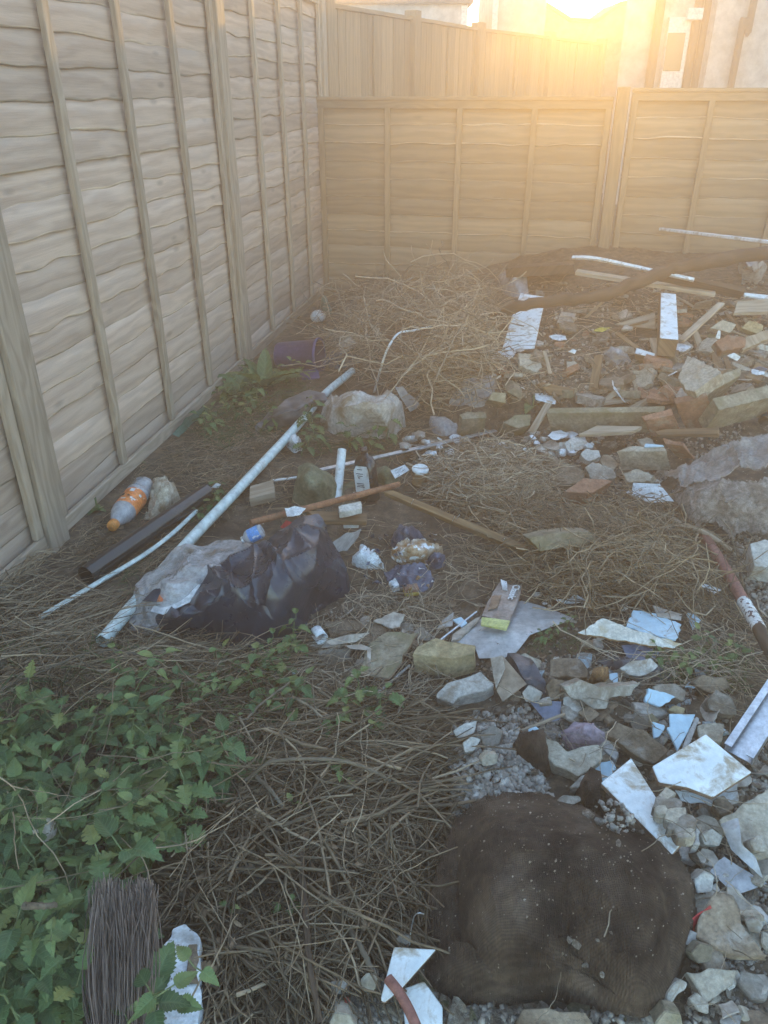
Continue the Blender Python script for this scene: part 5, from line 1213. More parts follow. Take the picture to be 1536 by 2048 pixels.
# stones and bricks along the edge of the raised rubble
for pts, th, mat, nm, lab in (
    ([(919, 830, .12), (935, 822, .13), (972, 824, .12), (974, 836, .11), (925, 838, .11)], .11, 'mossstone', 'mossy_stone', 'leftmost mossy stone behind the aluminium strip'),
    ([(976, 800, .17), (985, 784, .2), (1012, 786, .19), (1011, 806, .16)], .13, 'mossstone', 'mossy_stone', 'tall mossy stone standing behind the leftmost one'),
    ([(1013, 782, .18), (1030, 775, .2), (1044, 784, .18), (1043, 800, .15)], .13, 'mossstone', 'mossy_stone', 'upright mossy stone left of the green bramble leaf'),
    ([(1006, 846, .08), (1030, 830, .1), (1062, 828, .1), (1060, 850, .07), (1035, 856, .06)], .08, 'mossstone', 'mossy_stone', 'squat pale speckled stone at the left end of the long stone'),
    ([(1093, 826, .12), (1100, 816, .13), (1330, 812, .13), (1326, 824, .12)], .12, 'mossstone', 'kerb_stone', 'long mossy kerb stone edging the raised rubble'),
    ([(1282, 832, .13), (1342, 817, .14), (1346, 830, .13), (1290, 842, .12)], .10, 'brick', 'brick', 'dull red brick left of the upright brick'),
    ([(1345, 796, .17), (1412, 784, .18), (1414, 793, .17), (1352, 808, .16)], .16, 'brick', 'brick', 'upright red brick standing on the brown floor board'),
    ([(1421, 802, .15), (1479, 778, .18), (1560, 768, .18), (1560, 790, .16), (1440, 818, .14)], .13, 'mossstone', 'kerb_stone', 'long mossy stone at the right edge beside the upright brick'),
    ([(1233, 902, .11), (1260, 893, .12), (1328, 893, .12), (1333, 903, .11)], .10, 'palebrick', 'brick', 'pale mortared brick below the brown floor board'),
    ([(1326, 876, .13), (1365, 884, .13), (1366, 892, .12), (1330, 888, .12)], .11, 'brick', 'brick', 'narrow reddish brick wedged right of the pale brick'),
    ([(1127, 984, .10), (1169, 955, .12), (1226, 961, .11), (1184, 986, .09)], .07, 'brick', 'brick', 'red brick half buried in the dead grass'),
    ([(1372, 780, .2), (1356, 756, .22), (1375, 712, .25), (1435, 736, .25), (1442, 745, .24), (1390, 783, .2)], .05, 'palebrick', 'broken_slab', 'tilted slab with a flaking pink white face behind the upright brick'),
    ([(1412, 760, .2), (1440, 748, .22), (1481, 735, .22), (1480, 752, .2), (1420, 782, .18)], .14, 'mossstone', 'mossy_stone', 'big mossy block right of the tilted slab'),
    ([(1083, 930, .05), (1120, 922, .06), (1168, 940, .06), (1172, 965, .04), (1110, 972, .03)], .03, 'brownrock', 'flat_stone', 'rough flat grey brown stone right of the straw mound'),
    ([(1169, 935, .08), (1185, 924, .09), (1226, 936, .08), (1232, 955, .06), (1190, 966, .05)], .05, 'concrete', 'rubble_chunk', 'lumpy pale mortar lump right of the flat grey brown stone'),
    ([(1162, 908, .07), (1172, 898, .08), (1198, 900, .08), (1202, 914, .06), (1178, 923, .05)], .03, 'plaster', 'flat_stone', 'smooth pale disc of stone in front of the paint flakes'),
    ([(1245, 945, .07), (1275, 938, .08), (1310, 950, .07), (1300, 962, .06), (1256, 965, .05)], .04, 'palebrick', 'rubble_chunk', 'pale crumbling lump in front of the pale mortared brick'),
    ([(1430, 684, .2), (1455, 670, .22), (1492, 674, .22), (1490, 694, .19), (1445, 702, .18)], .05, 'brick', 'brick', 'broken red brick low at the back right'),
    ([(1476, 680, .2), (1545, 655, .24), (1550, 672, .22), (1486, 700, .18)], .03, 'paleplank', 'brick', 'pinkish tile edge beside the broken red brick'),
    ([(1420, 655, .22), (1445, 640, .24), (1475, 648, .23), (1460, 666, .2)], .05, 'palebrick', 'rubble_chunk', 'pale angular block at the back right below the pale plank end'),
    ([(1480, 655, .22), (1500, 640, .25), (1528, 650, .24), (1520, 670, .21)], .05, 'ybrick', 'rubble_chunk', 'yellowish lump at the right edge below the pale plank end'),
    ([(1060, 1078, .16), (1110, 1066, .17), (1180, 1062, .17), (1195, 1085, .14), (1080, 1102, .12)], .10, 'mossstone', 'kerb_stone', 'long grey stone buried under the arching dead grass'),
    ([(1500, 1090, .12), (1530, 1078, .14), (1570, 1095, .14), (1560, 1140, .1), (1510, 1130, .1)], .07, 'plaster', 'rubble_chunk', 'crumbly pale lump below the carpet scrap at the right edge'),
    ):
    big = th > .06
    SL(nm, pts, th, mat, lab, 'brick' if 'brick' in nm else 'stone' if 'stone' in nm else 'rubble', rough=.004 if mat != 'paleplank' else 0, ragged=.004 if not big else 0)
SL('blue_chip', [(1507, 738, .22), (1520, 734, .23), (1536, 738, .22), (1530, 744, .21)], .01, 'bluewrap', 'bright blue chip at the back right edge', 'plastic scrap')
SL('white_chip', [(1287, 894, .125), (1291, 887, .13), (1325, 889, .13), (1328, 893, .125)], .006, 'bluetile', 'pale white chip on top of the pale mortared brick', 'tile')
# curled paint flakes
fl = [(1115, 870, 26), (1140, 868, 20), (1150, 890, 34), (1128, 892, 26), (1104, 892, 26), (1085, 898, 22), (1160, 880, 22), (1070, 888, 18), (1096, 908, 24), (1120, 906, 24), (1142, 906, 18), (1062, 876, 16), (1172, 892, 20), (1090, 880, 16), (1110, 918, 16),
      (1000, 888, 16), (985, 896, 14), (1015, 900, 18), (965, 893, 13), (1030, 892, 12), (1048, 902, 16), (820, 878, 20), (838, 870, 24), (812, 890, 18), (850, 885, 14), (900, 902, 16), (880, 893, 12), (930, 880, 14), (860, 908, 18), (842, 920, 12)]
for x, y, s in fl:
    a0 = random.uniform(0, 6.28); n = random.choice([4, 5, 6])
    pts = []
    for i in range(n):
        a = a0 + i * 6.28 / n; r_ = s * random.uniform(.55, 1.0)
        pts.append((x + r_ * math.cos(a), y + r_ * .55 * math.sin(a), max(.0, .03 + .045 * math.sin(a0 * 3 + a) * random.uniform(.2, 1) + (.04 if s > 24 else 0))))
    right = x > 1055
    drape('paint_flake', pts, [(x, y, .05 + random.uniform(0, .03))], M[random.choice(['paperwhite', 'paperwhite', 'whitetile', 'plaster', 'papergrey'])], step=4, skirt=False, thick=.0012, edge_noise=.8,
          label='curled flake of pale paint in the heap left of the pale floor board' if right else 'flake of pale paint scattered along the aluminium strip', cat='paint flake',
          group='paint flakes by the floor board' if right else 'paint flakes along the aluminium strip')
# ------------------------------------------------------------------ bottles, tub, jar, small manufactured things
M['pet'] = stuff('clear_bottle_plastic', (0.55, 0.56, 0.60), (0.66, 0.67, 0.70), scale=12, rough=0.16, bump=0.2, bscale=30, alpha=0.55, spec=0.6)
M['orange'] = stuff('orange_bottle_label', (0.72, 0.20, 0.05), (0.80, 0.28, 0.08), scale=20, rough=0.4, bump=0.15, spots=(0.75, 0.72, 0.68), spot_scale=42, spot_amt=0.66)
M['orangecap'] = stuff('orange_cap', (0.68, 0.25, 0.06), (0.75, 0.30, 0.08), rough=0.4, bump=0.05)
M['bluelabel'] = stuff('blue_bottle_label', (0.08, 0.25, 0.62), (0.16, 0.36, 0.72), scale=20, rough=0.35, bump=0.1, spots=(0.7, 0.75, 0.8), spot_scale=50, spot_amt=0.6)
M['purple'] = stuff('purple_tub_plastic', (0.055, 0.045, 0.13), (0.085, 0.07, 0.19), scale=9, rough=0.4, bump=0.1, dirt=(0.16, 0.12, 0.10), dirt_amt=0.3)
M['purpledark'] = stuff('purple_tub_inside', (0.035, 0.022, 0.06), (0.05, 0.032, 0.085), rough=0.6, bump=0.1)
M['greenplastic'] = stuff('green_plastic', (0.06, 0.13, 0.10), (0.09, 0.18, 0.14), rough=0.4, bump=0.1)

def bottle(label, cap_px, end_px, R_, labmat, capmat, lab=(0.32, 0.62), crush=0.25, z=None, cap=True):
    a = P(*cap_px, R_ * .8 if z is None else z[0]); b = P(*end_px, R_ if z is None else z[1])
    L = (b - a).length; M4 = frame(a, b - a, UP)
    root = empty('drink_bottle', (a + b) / 2 - UP * R_, label, 'bottle')
    prof = [(.36 * R_, 0), (.36 * R_, .07 * L), (.40 * R_, .09 * L), (.62 * R_, .16 * L), (.9 * R_, .25 * L), (R_, .32 * L), (.98 * R_, .36 * L), (.97 * R_, .58 * L), (R_, .62 * L), (.95 * R_, .68 * L), (R_, .74 * L), (.95 * R_, .80 * L), (R_, .88 * L), (.92 * R_, .97 * L), (.6 * R_, L), (0.001, .985 * L)]
    def sq(v):
        t = np.clip((v[:, 2] / L - lab[1]) / .35, 0, 1)
        v = v.copy()
        d = crush * R_ * (.6 * vnoise(v, 40, 3, 2) + .5 * np.maximum(0, np.cos(v[:, 2] * 60)))
        r_ = np.hypot(v[:, 0], v[:, 1]) + 1e-9
        k = 1 + (d * t - .35 * crush * R_ * t) / r_
        v[:, 0] *= k; v[:, 1] *= k
        return v
    P2 = []
    for (r0, h0), (r1, h1) in zip(prof[:-1], prof[1:]):
        for j in range(3): P2.append((r0 + (r1 - r0) * j / 3, h0 + (h1 - h0) * j / 3))
    P2.append(prof[-1])
    lathe('body', P2, M['pet'], M4, root, squash=sq)
    lab_prof = [(1.012 * (R_ * .975), lab[0] * L), (1.012 * R_ * .985, (lab[0] + lab[1]) / 2 * L), (1.02 * R_, lab[1] * L)]
    lathe('label_band', lab_prof, labmat, M4, root, squash=sq)
    if cap:
        lathe('cap', [(0.001, -.012 * L), (.40 * R_, -.012 * L), (.44 * R_, .0), (.44 * R_, .07 * L), (.3 * R_, .072 * L)], capmat, M4, root)
    return root, M4, L
bo, m4, L = bottle('empty crushed bottle with an orange label and cap by the left fence', (224, 1053), (292, 968), .042, M['orange'], M['orangecap'], lab=(.34, .66), crush=.55)
top = m4.to_translation()
# small printed patches on the orange label
lb = [c for c in bo.children if c.name.startswith('label_band')][0]
ax = m4.to_3x3() @ Vector((0, 0, 1))
def patch_on(parent, mat, t, ang, w, h, R_, M4, L):
    v = []
    for da in (-w, w):
        for dh in (-h, h):
            a = ang + da
            v.append(M4 @ Vector((R_ * 1.035 * math.cos(a), R_ * 1.035 * math.sin(a), t * L + dh)))
    return link('printed_patch', np_mesh('printed_patch', v, [(0, 1, 3, 2)]), mat, parent)
for t, an, w, h, mt in ((.60, .12, .18, .010, 'letterwhite'), (.56, .95, .12, .006, 'letterwhite'), (.44, .6, .25, .004, 'letterwhite'), (.5, -.4, .14, .009, 'letterblack'), (.40, -.1, .2, .003, 'letterwhite'), (.47, .15, .1, .004, 'letterblack')):
    patch_on(lb, M[mt], t, an, w, h, .042, m4, L)
bottle('small clear bottle with a blue label lying on the black bin bag', (484, 1080), (526, 1060), .022, M['bluelabel'], M['whitetile'], lab=(.36, .86), crush=.2, z=(.13, .155))

# black bottle with a white label, standing tilted
def rounded_can(label, name, base, axis, xdir, W_, D_, H_, mat, cat):
    M4 = frame(base, axis, xdir)
    root = empty(name, base, label, cat)
    prof = [(0.001, 0), (.9, 0), (1, .03), (1, .70), (.96, .80), (.75, .90), (.42, .95), (.36, 1.0), (.001, 1.0)]
    n = 28; v = []
    for r_, h in prof:
        for k in range(n):
            a = 2 * math.pi * k / n; ca, sa = math.cos(a), math.sin(a)
            e = .55
            v.append(M4 @ Vector((math.copysign(abs(ca) ** e, ca) * W_ / 2 * r_, math.copysign(abs(sa) ** e, sa) * D_ / 2 * r_, h * H_)))
    f = []
    for k in range(len(prof) - 1):
        for s in range(n):
            t = (s + 1) % n; f.append((k * n + s, k * n + t, (k + 1) * n + t, (k + 1) * n + s))
    b = link('body', np_mesh('body', v, f), mat, root, smooth=True)
    return root, b, M4
base = P(738, 1000, .0)
root, body, m4 = rounded_can('black bottle with a plain white label leaning behind the rusty pipe', 'oil_bottle', base, Vector((-.10, .22, 1)), Vector((.75, -.66, 0)), .085, .05, .175, M['blackplastic'], 'bottle')
fr = m4.to_3x3()
def lab_pt(x, y, z): return m4 @ Vector((x, y, z))
side = -1
qv = []
for x, z in ((-.035, .035), (.035, .035), (.037, .115), (.030, .132), (-.022, .132), (-.036, .112)):
    qv.append(lab_pt(x, side * .0262, z))
lab_o = link('label_panel', np_mesh('label_panel', qv, [tuple(range(6))]), M['whitetile'], root)
for z, w in ((.118, .018), (.102, .024), (.094, .02), (.066, .026), (.060, .024), (.054, .026)):
    qv = [lab_pt(x, side * .0268, zz) for x, zz in ((-w, z), (w * .4, z), (w * .4, z + .0028), (-w, z + .0028))]
    link('print_line', np_mesh('print_line', qv, [(0, 1, 2, 3)]), M['letterblack'], lab_o)
lathe('neck_cap', [(.001, .176), (.014, .176), (.014, .196), (.001, .197)], M['blackplastic'], m4, root, sides=16)
# printed card beside it
cd = slab('printed_card', [(781, 942, .05), (809, 928, .07), (819, 941, .055), (790, 956, .04)], .002, M['paperwhite'], label='small printed white card right of the black bottle', cat='card')
for (ax_, ay_, bx_, by_) in ((790, 942, 797, 938), (799, 938, 806, 934), (792, 947, 797, 944), (803, 943, 809, 940), (796, 951, 800, 949)):
    a, b = P(ax_, ay_, .0585), P(bx_, by_, .0625)
    s = Vector((.003, .006, 0))
    link('print_line', np_mesh('print_line', [a - s, b - s, b + s, a + s], [(0, 1, 2, 3)]), M['letterblack'], cd)
# turned brown jar with white lid
base = P(838, 968, .02)
jr = empty('small_jar', base, 'little ribbed brown jar with a white top at the straw mound', 'jar')
lathe('body', [(.001, 0), (.026, 0), (.028, .01), (.022, .02), (.027, .03), (.022, .042), (.027, .052), (.029, .06)], M['plank'], frame(base, (.05, -.1, 1)), jr)
lathe('lid', [(.031, .060), (.032, .066), (.028, .072), (.02, .073), (.018, .069), (.001, .069)], M['whitetile'], frame(base, (.05, -.1, 1)), jr)
# sponge
sp = P(822, 1187, .004)
sr = empty('sponge', sp, 'small pinkish sponge with a yellow base below the torn wrappers', 'sponge')
for nm, z, h, mt in (('foam_base', .006, .006, stuff('yellow_sponge', (0.50, 0.36, 0.07), (0.60, 0.45, 0.12), scale=60, bump=0.8, bscale=300)), ('scouring_pad', .0185, .0062, stuff('pinkish_brown_pad', (0.30, 0.17, 0.12), (0.40, 0.25, 0.18), scale=60, bump=0.8, bscale=300))):
    c = sp + UP * z
    me = boxes_mesh(nm, [(c, Vector((.021, .004, 0)), Vector((-.003, .015, 0)), Vector((0, 0, h)))], bevel=.002)
    link(nm, me, mt, sr)
# purple tub on its side
ba = P(556, 712, .075); ea = P(640, 712, .085)
tub = empty('plastic_tub', P(598, 730, 0), 'purple plastic tub lying on its side in the far left corner', 'tub')
m4 = frame(ba, ea - ba, UP)
L = (ea - ba).length
lathe('body', [(.001, 0), (.065, 0), (.07, .006), (.088, L), (.094, L), (.094, L - .012)], M['purple'], m4, tub, sides=28)
lathe('inside', [(.001, .008), (.062, .008), (.086, L - .001)], M['purpledark'], m4, tub, sides=28)
drape('plastic_scrap', [(590, 745, .01), (610, 735, .03), (636, 740, .03), (640, 756, .0), (605, 760, .0)], [], M['purple'], step=3.5, wrinkle=.006, label='broken purple plastic below the purple tub', cat='plastic scrap')
# white plastic ball-like float
cb = P(636, 633, .03)
nb_ = 14
fl_ = lathe('plastic_float', [(max(.001, .042 * math.sin(math.pi * i / nb_)), -.05 * math.cos(math.pi * i / nb_)) for i in range(nb_ + 1)], M['whitetile'], frame(cb, (1, .1, .05)))
recentre(fl_); tag(fl_, 'smooth white oval plastic float in the far left corner', 'float')
cg = P(652, 628, .0)
gr = lathe('plastic_cone', [(.001, .12), (.012, .118), (.05, .0), (.045, .0)], M['greenplastic'], frame(cg, (-.1, .1, 1)))
recentre(gr); tag(gr, 'dark green plastic cone behind the white float', 'cone')
SL('card_piece', [(672, 690, .12), (700, 672, .16), (712, 690, .13), (685, 706, .09)], .003, 'papergrey', 'pale brown card in the far corner above the blue wrapper', 'card')
SL('bottle_cap', [(940, 720, .03), (950, 713, .045), (963, 716, .04), (960, 723, .025)], .02, 'bluetile', 'pale blue bottle top at the foot of the back straw heap', 'bottle top', rough=.001)
SL('paper_scrap', [(1431, 676, .22), (1436, 660, .25), (1442, 661, .25), (1440, 678, .22)], .012, 'paperwhite', 'upright white scrap at the back right', 'paper', rough=.002)
SL('paper_scrap', [(1136, 703, .05), (1145, 697, .06), (1154, 700, .055), (1150, 708, .04)], .006, 'paperwhite', 'little white scrap on the soil right of the white board', 'paper', rough=.002)
SL('paper_scrap', [(1455, 712, .22), (1468, 706, .23), (1482, 714, .22), (1474, 722, .2)], .008, 'paperwhite', 'white scrap behind the big mossy block', 'paper', rough=.002)
SL('plastic_scrap', [(422, 975, .03), (432, 966, .04), (442, 968, .04), (436, 976, .03)], .004, 'paperwhite', 'scrap of white plastic off the far end of the black drainpipe', 'plastic scrap', rough=.002)
SL('red_bead', [(688, 2010, .03), (694, 2003, .035), (701, 2007, .03), (697, 2014, .025)], .012, 'redscrap', 'tiny red plastic bead left of the white tiles', 'bead', rough=.001)
# strip of green netting at the foot of the fence
drape('green_netting', [(345, 872, .02), (372, 846, .05), (410, 812, .06), (418, 818, .02), (390, 850, .01), (358, 880, .0)], [], M['greenplastic'], step=4, skirt=False, thick=.001, wrinkle=.012, creases=8, crease_amp=.01, label='dark green plastic strip at the foot of the left fence', cat='plastic scrap')
# ------------------------------------------------------------------ loose rubble: every larger fragment an object, the crumbs as one mass
def chunk_mesh(name, seed, flat, mat, ang=0.35):
    r = np.random.default_rng(seed)
    bm = bmesh.new()
    for _ in range(13):
        p = r.normal(0, 1, 3); p /= np.linalg.norm(p); p = np.sign(p) * np.abs(p) ** 0.6
        bm.verts.new((p[0] * r.uniform(.75, 1.1), p[1] * r.uniform(.55, .9), p[2] * flat * r.uniform(.8, 1.1)))
    ret = bmesh.ops.convex_hull(bm, input=list(bm.verts))
    bmesh.ops.delete(bm, geom=list({g for g in ret['geom_interior'] + ret['geom_unused'] if isinstance(g, bmesh.types.BMVert)}), context='VERTS')
    bmesh.ops.subdivide_edges(bm, edges=list(bm.edges), cuts=2, use_grid_fill=True)
    bmesh.ops.triangulate(bm, faces=list(bm.faces))
    bm.normal_update()
    co = np.array([v.co[:] for v in bm.verts]); nn = np.array([v.normal[:] for v in bm.verts])
    co += nn * (0.055 * vnoise(co, 4.5, seed, 3) * min(1, flat + .3))[:, None]
    for v, q in zip(bm.verts, co): v.co = q
    me = bpy.data.meshes.new(name); bm.to_mesh(me); bm.free()
    if mat: me.materials.append(mat)
    return me
RS = {}
def chunk(mat, kind, i):
    k = (mat, kind, i)
    if k not in RS:
        base = chunk_mesh('rubble_fragment', 100 + i * 7 + len(kind), {'lump': .62, 'shard': .16}[kind], None)
        # object coordinates are scaled with the piece, so the stone texture is made finer on the mesh side
        base.materials.append(M[mat + '_small'])
        RS[k] = base
    return RS[k]
for nm, a, b, d in (('concrete', (0.24, 0.205, 0.165), (0.43, 0.38, 0.32), (0.18, 0.135, 0.095)), ('plaster', (0.42, 0.385, 0.34), (0.62, 0.58, 0.53), (0.25, 0.19, 0.135)), ('brownrock', (0.13, 0.095, 0.065), (0.30, 0.23, 0.165), (0.36, 0.33, 0.29)),
                    ('brick', (0.26, 0.13, 0.085), (0.37, 0.20, 0.13), (0.33, 0.28, 0.22)), ('bluetile', (0.50, 0.64, 0.72), (0.62, 0.74, 0.80), (0.36, 0.32, 0.28)), ('palebrick', (0.33, 0.27, 0.20), (0.48, 0.42, 0.34), (0.20, 0.15, 0.10)), ('mossstone', (0.19, 0.17, 0.10), (0.31, 0.27, 0.18), (0.13, 0.13, 0.06))):
    M[nm + '_small'] = stuff(nm + '_fragment', a, b, scale=1.6, bump=0.7, bscale=5, bdist=0.1, dirt=d, dirt_amt=0.62, dirt_scale=1.3, objrand=0.35)
def scatter(poly, n, smin, smax, mats, kinds, label, group, zmax=0.0, cat='rubble'):
    q = px_points(poly, n)
    pos = PA(q[:, 0], q[:, 1], 0.0)
    for i in range(n):
        s = math.exp(random.uniform(math.log(smin), math.log(smax)))
        kind = random.choice(kinds); mat = random.choice(mats)
        me = chunk(mat, kind, random.randrange(6))
        o = bpy.data.objects.new('rubble_fragment', me); COL.objects.link(o)
        o.scale = (s, s, s)
        tl = .5 if kind == 'shard' else .35
        o.rotation_euler = (random.uniform(-tl, tl), random.uniform(-tl, tl), random.uniform(0, 6.28))
        o.location = Vector(pos[i]) + UP * (s * (.18 if kind == 'lump' else .08) + random.uniform(0, zmax))
        tag(o, label[mat] if isinstance(label, dict) else label, cat, group[mat] if isinstance(group, dict) else group)
R1 = [(1000, 1330), (1240, 1300), (1400, 1330), (1470, 1400), (1440, 1480), (1300, 1560), (1200, 1560), (1080, 1480), (1000, 1420)]
R2 = [(1370, 1600), (1536, 1500), (1536, 2048), (1370, 2048), (1395, 1800), (1380, 1720)]
R3 = [(1000, 700), (1120, 640), (1330, 690), (1536, 620), (1536, 760), (1420, 800), (1100, 810), (990, 780)]
R4 = [(1050, 860), (1300, 860), (1330, 960), (1240, 1000), (1080, 960)]
R5 = [(640, 1960), (860, 1960), (900, 2010), (1320, 2035), (1330, 2048), (640, 2048)]
R6 = [(1330, 860), (1536, 840), (1536, 880), (1400, 930), (1330, 930)]
def lab(where):
    return {k: f'{a} among the {where}' for k, a in dict(concrete='small grey mortar fragment', plaster='small white plaster fragment', brownrock='small brown earthy fragment', brick='small red brick fragment', bluetile='small pale blue tile fragment', palebrick='small beige brick fragment', mossstone='small mossy stone fragment').items()}
def grp(where):
    return {k: f'{k} fragments in the {where}' for k in ('concrete', 'plaster', 'brownrock', 'brick', 'bluetile', 'palebrick', 'mossstone')}
w1 = 'rubble between the yellowish brick and the white boards'
scatter(R1, 75, .012, .034, ['concrete', 'concrete', 'plaster', 'brownrock', 'brownrock', 'palebrick', 'bluetile'], ['lump', 'shard', 'shard'], lab(w1), grp(w1))
w2 = 'rubble along the right margin beside the sack'
scatter(R2, 60, .010, .030, ['concrete', 'plaster', 'plaster', 'brownrock', 'palebrick'], ['lump', 'shard', 'shard'], lab(w2), grp(w2))
w3 = 'soil of the raised rubble at the back'
scatter(R3, 75, .018, .055, ['concrete', 'brownrock', 'brownrock', 'plaster', 'brick', 'palebrick', 'mossstone'], ['lump', 'shard', 'shard'], lab(w3), grp(w3))
w4 = 'debris in front of the kerb stones'
scatter(R4, 35, .014, .04, ['plaster', 'concrete', 'palebrick', 'brownrock'], ['lump', 'shard'], lab(w4), grp(w4))
w5 = 'gravelly strip along the bottom below the sack'
scatter(R5, 40, .010, .026, ['concrete', 'concrete', 'palebrick', 'brownrock', 'mossstone'], ['lump'], lab(w5), grp(w5))
w6 = 'earth bank above the roofing felt'
scatter(R6, 15, .012, .03, ['brownrock', 'concrete', 'palebrick'], ['lump', 'shard'], lab(w6), grp(w6))

# broken slabs, board ends and splinters heaped over the raised rubble
def shards(poly, n, smin, smax, mats, where, zmax=.05):
    q = px_points(poly, n)
    for i in range(n):
        mat = random.choice(mats); c = P(q[i, 0], q[i, 1], random.uniform(.01, zmax))
        s = math.exp(random.uniform(math.log(smin), math.log(smax)))
        wood_ = mat in ('paleplank', 'plank', 'darkwood')
        Rm = Matrix.Rotation(random.uniform(0, 6.28), 3, 'Z') @ Matrix.Rotation(random.gauss(0, .3), 3, 'X') @ Matrix.Rotation(random.gauss(.1, .3), 3, 'Y')
        if wood_:
            a, b = s * random.uniform(.9, 1.8), s * random.uniform(.16, .35); sh = random.uniform(-.3, .3)
            loc = [(-a, -b, 0), (a, -b * random.uniform(.5, 1), 0), (a + b * sh, b, 0), (-a + b * sh, b * random.uniform(.6, 1), 0)]
        else:
            m = random.choice([4, 5, 5, 6, 7]); a0 = random.uniform(0, 6.28)
            loc = [(s * random.uniform(.6, 1) * math.cos(a0 + 6.28 * k / m), s * .75 * random.uniform(.6, 1) * math.sin(a0 + 6.28 * k / m), 0) for k in range(m)]
        pts = [c + Rm @ Vector(v) for v in loc]
        thin = mat in ('paperwhite', 'papergrey', 'bluetile', 'whitetile')
        th = .003 if thin else s * random.uniform(.18, .4) if not wood_ else s * .15
        kind = 'wood splinter' if wood_ else 'scrap of board' if thin else 'broken slab'
        col = dict(paleplank='pale', plank='brown', darkwood='dark', paperwhite='white', papergrey='tan', bluetile='pale blue', whitetile='white', concrete='grey', palebrick='beige', brownrock='brown', plaster='white', brick='red', mossstone='mossy', felt='dark grey')[mat]
        slab(kind.replace(' ', '_'), pts, th, M[mat], world=True, rough=0 if (wood_ or thin) else .004, ragged=0 if wood_ else .005 if not thin else .003,
             label=f'{col} {kind} lying {where}', cat='wood' if wood_ else 'board' if thin else 'rubble', group=f'{col} {kind} pieces {where}')
shards(R3, 85, .035, .115, ['concrete', 'palebrick', 'brownrock', 'brownrock', 'brick', 'mossstone', 'plaster', 'paleplank', 'plank', 'papergrey', 'paperwhite'], 'on the raised rubble at the back')
shards([(1230, 620), (1536, 560), (1536, 800), (1290, 800)], 48, .035, .11, ['concrete', 'brownrock', 'palebrick', 'brick', 'paleplank', 'plank', 'papergrey'], 'on the rubble beside the white post', .07)
shards([(1050, 850), (1340, 840), (1330, 970), (1230, 1000), (1080, 970)], 40, .02, .055, ['paperwhite', 'papergrey', 'plaster', 'concrete', 'palebrick', 'brownrock'], 'in front of the long mossy kerb stone', .04)
shards([(780, 860), (1050, 850), (1060, 900), (860, 925)], 16, .018, .045, ['paperwhite', 'papergrey', 'plaster', 'paleplank'], 'along the aluminium strip', .02)
shards(R1, 44, .018, .05, ['concrete', 'plaster', 'brownrock', 'palebrick', 'papergrey', 'bluetile'], 'between the yellowish brick and the white boards', .03)
shards(R2, 40, .018, .05, ['concrete', 'plaster', 'brownrock', 'palebrick', 'papergrey'], 'along the right margin beside the sack', .03)
shards([(1000, 1130), (1150, 1180), (1250, 1230), (1160, 1330), (1040, 1320), (1100, 1250)], 14, .012, .035, ['papergrey', 'brownrock', 'concrete', 'paperwhite', 'plaster'], 'in the dead grass around the grey plastic sheet', .02)
shards([(1040, 520), (1300, 500), (1536, 500), (1536, 620), (1100, 640)], 30, .03, .09, ['brownrock', 'concrete', 'plank', 'paleplank', 'darkwood', 'papergrey'], 'along the foot of the back fence', .04)
shards([(640, 1220), (860, 1230), (850, 1260), (820, 1360), (640, 1330)], 12, .02, .045, ['papergrey', 'brownrock', 'concrete'], 'around the broken plasterboard', .02)
def crumbs(name, specs, mat, label, hold=None):
    base = [chunk_mesh('t', 900 + i, .7, None) for i in range(4)]
    tv, tf = [], []
    for m in base:
        bm = bmesh.new(); bm.from_mesh(m)
        bmesh.ops.dissolve_limit(bm, angle_limit=.45, verts=bm.verts, edges=bm.edges); bmesh.ops.triangulate(bm, faces=bm.faces)
        bm.verts.ensure_lookup_table(); bm.verts.index_update()
        tv.append(np.array([v.co[:] for v in bm.verts])); tf.append(np.array([[v.index for v in f.verts] for f in bm.faces])); bm.free()
        bpy.data.meshes.remove(m)
    V, F, T = [], [], []; off = 0
    for poly, n, smin, smax, heap in specs:
        q = px_points(poly, n); cx, cy = np.mean([p[0] for p in poly]), np.mean([p[1] for p in poly])
        rx = max(abs(p[0] - cx) for p in poly); ry = max(abs(p[1] - cy) for p in poly)
        hh = heap * np.clip(1 - ((q[:, 0] - cx) / rx) ** 2 - ((q[:, 1] - cy) / ry) ** 2, 0, 1)
        pos = PA(q[:, 0], q[:, 1], hh)
        sz = np.exp(rng.uniform(math.log(smin), math.log(smax), n))
        for i in range(n):
            k = rng.integers(4); a = rng.uniform(0, 6.28, 3)
            Rm = np.array(Matrix.Rotation(a[0], 3, 'X') @ Matrix.Rotation(a[1], 3, 'Y') @ Matrix.Rotation(a[2], 3, 'Z'))
            v = (tv[k] * sz[i]) @ Rm.T + pos[i] + np.array([0, 0, sz[i] * .3])
            V.append(v); F.append(tf[k] + off); T.append(np.full(len(v), rng.uniform())); off += len(v)
    o = link(name, np_mesh(name, np.vstack(V), np.vstack(F), None, np.concatenate(T)), mat)
    return tag(o, label, None, kind='stuff')
M['crumb'] = stuff('mixed_crumbs', (0.20, 0.165, 0.13), (0.39, 0.345, 0.295), scale=30, bump=0.5, bscale=120, tone=0.6, dirt=(0.14, 0.10, 0.07), dirt_amt=0.4, dirt_scale=8)
M['palecrumb'] = stuff('pale_cement_crumbs', (0.27, 0.24, 0.205), (0.46, 0.42, 0.375), scale=40, bump=0.6, bscale=140, tone=0.45, dirt=(0.2, 0.16, 0.12), dirt_amt=0.35, dirt_scale=10)
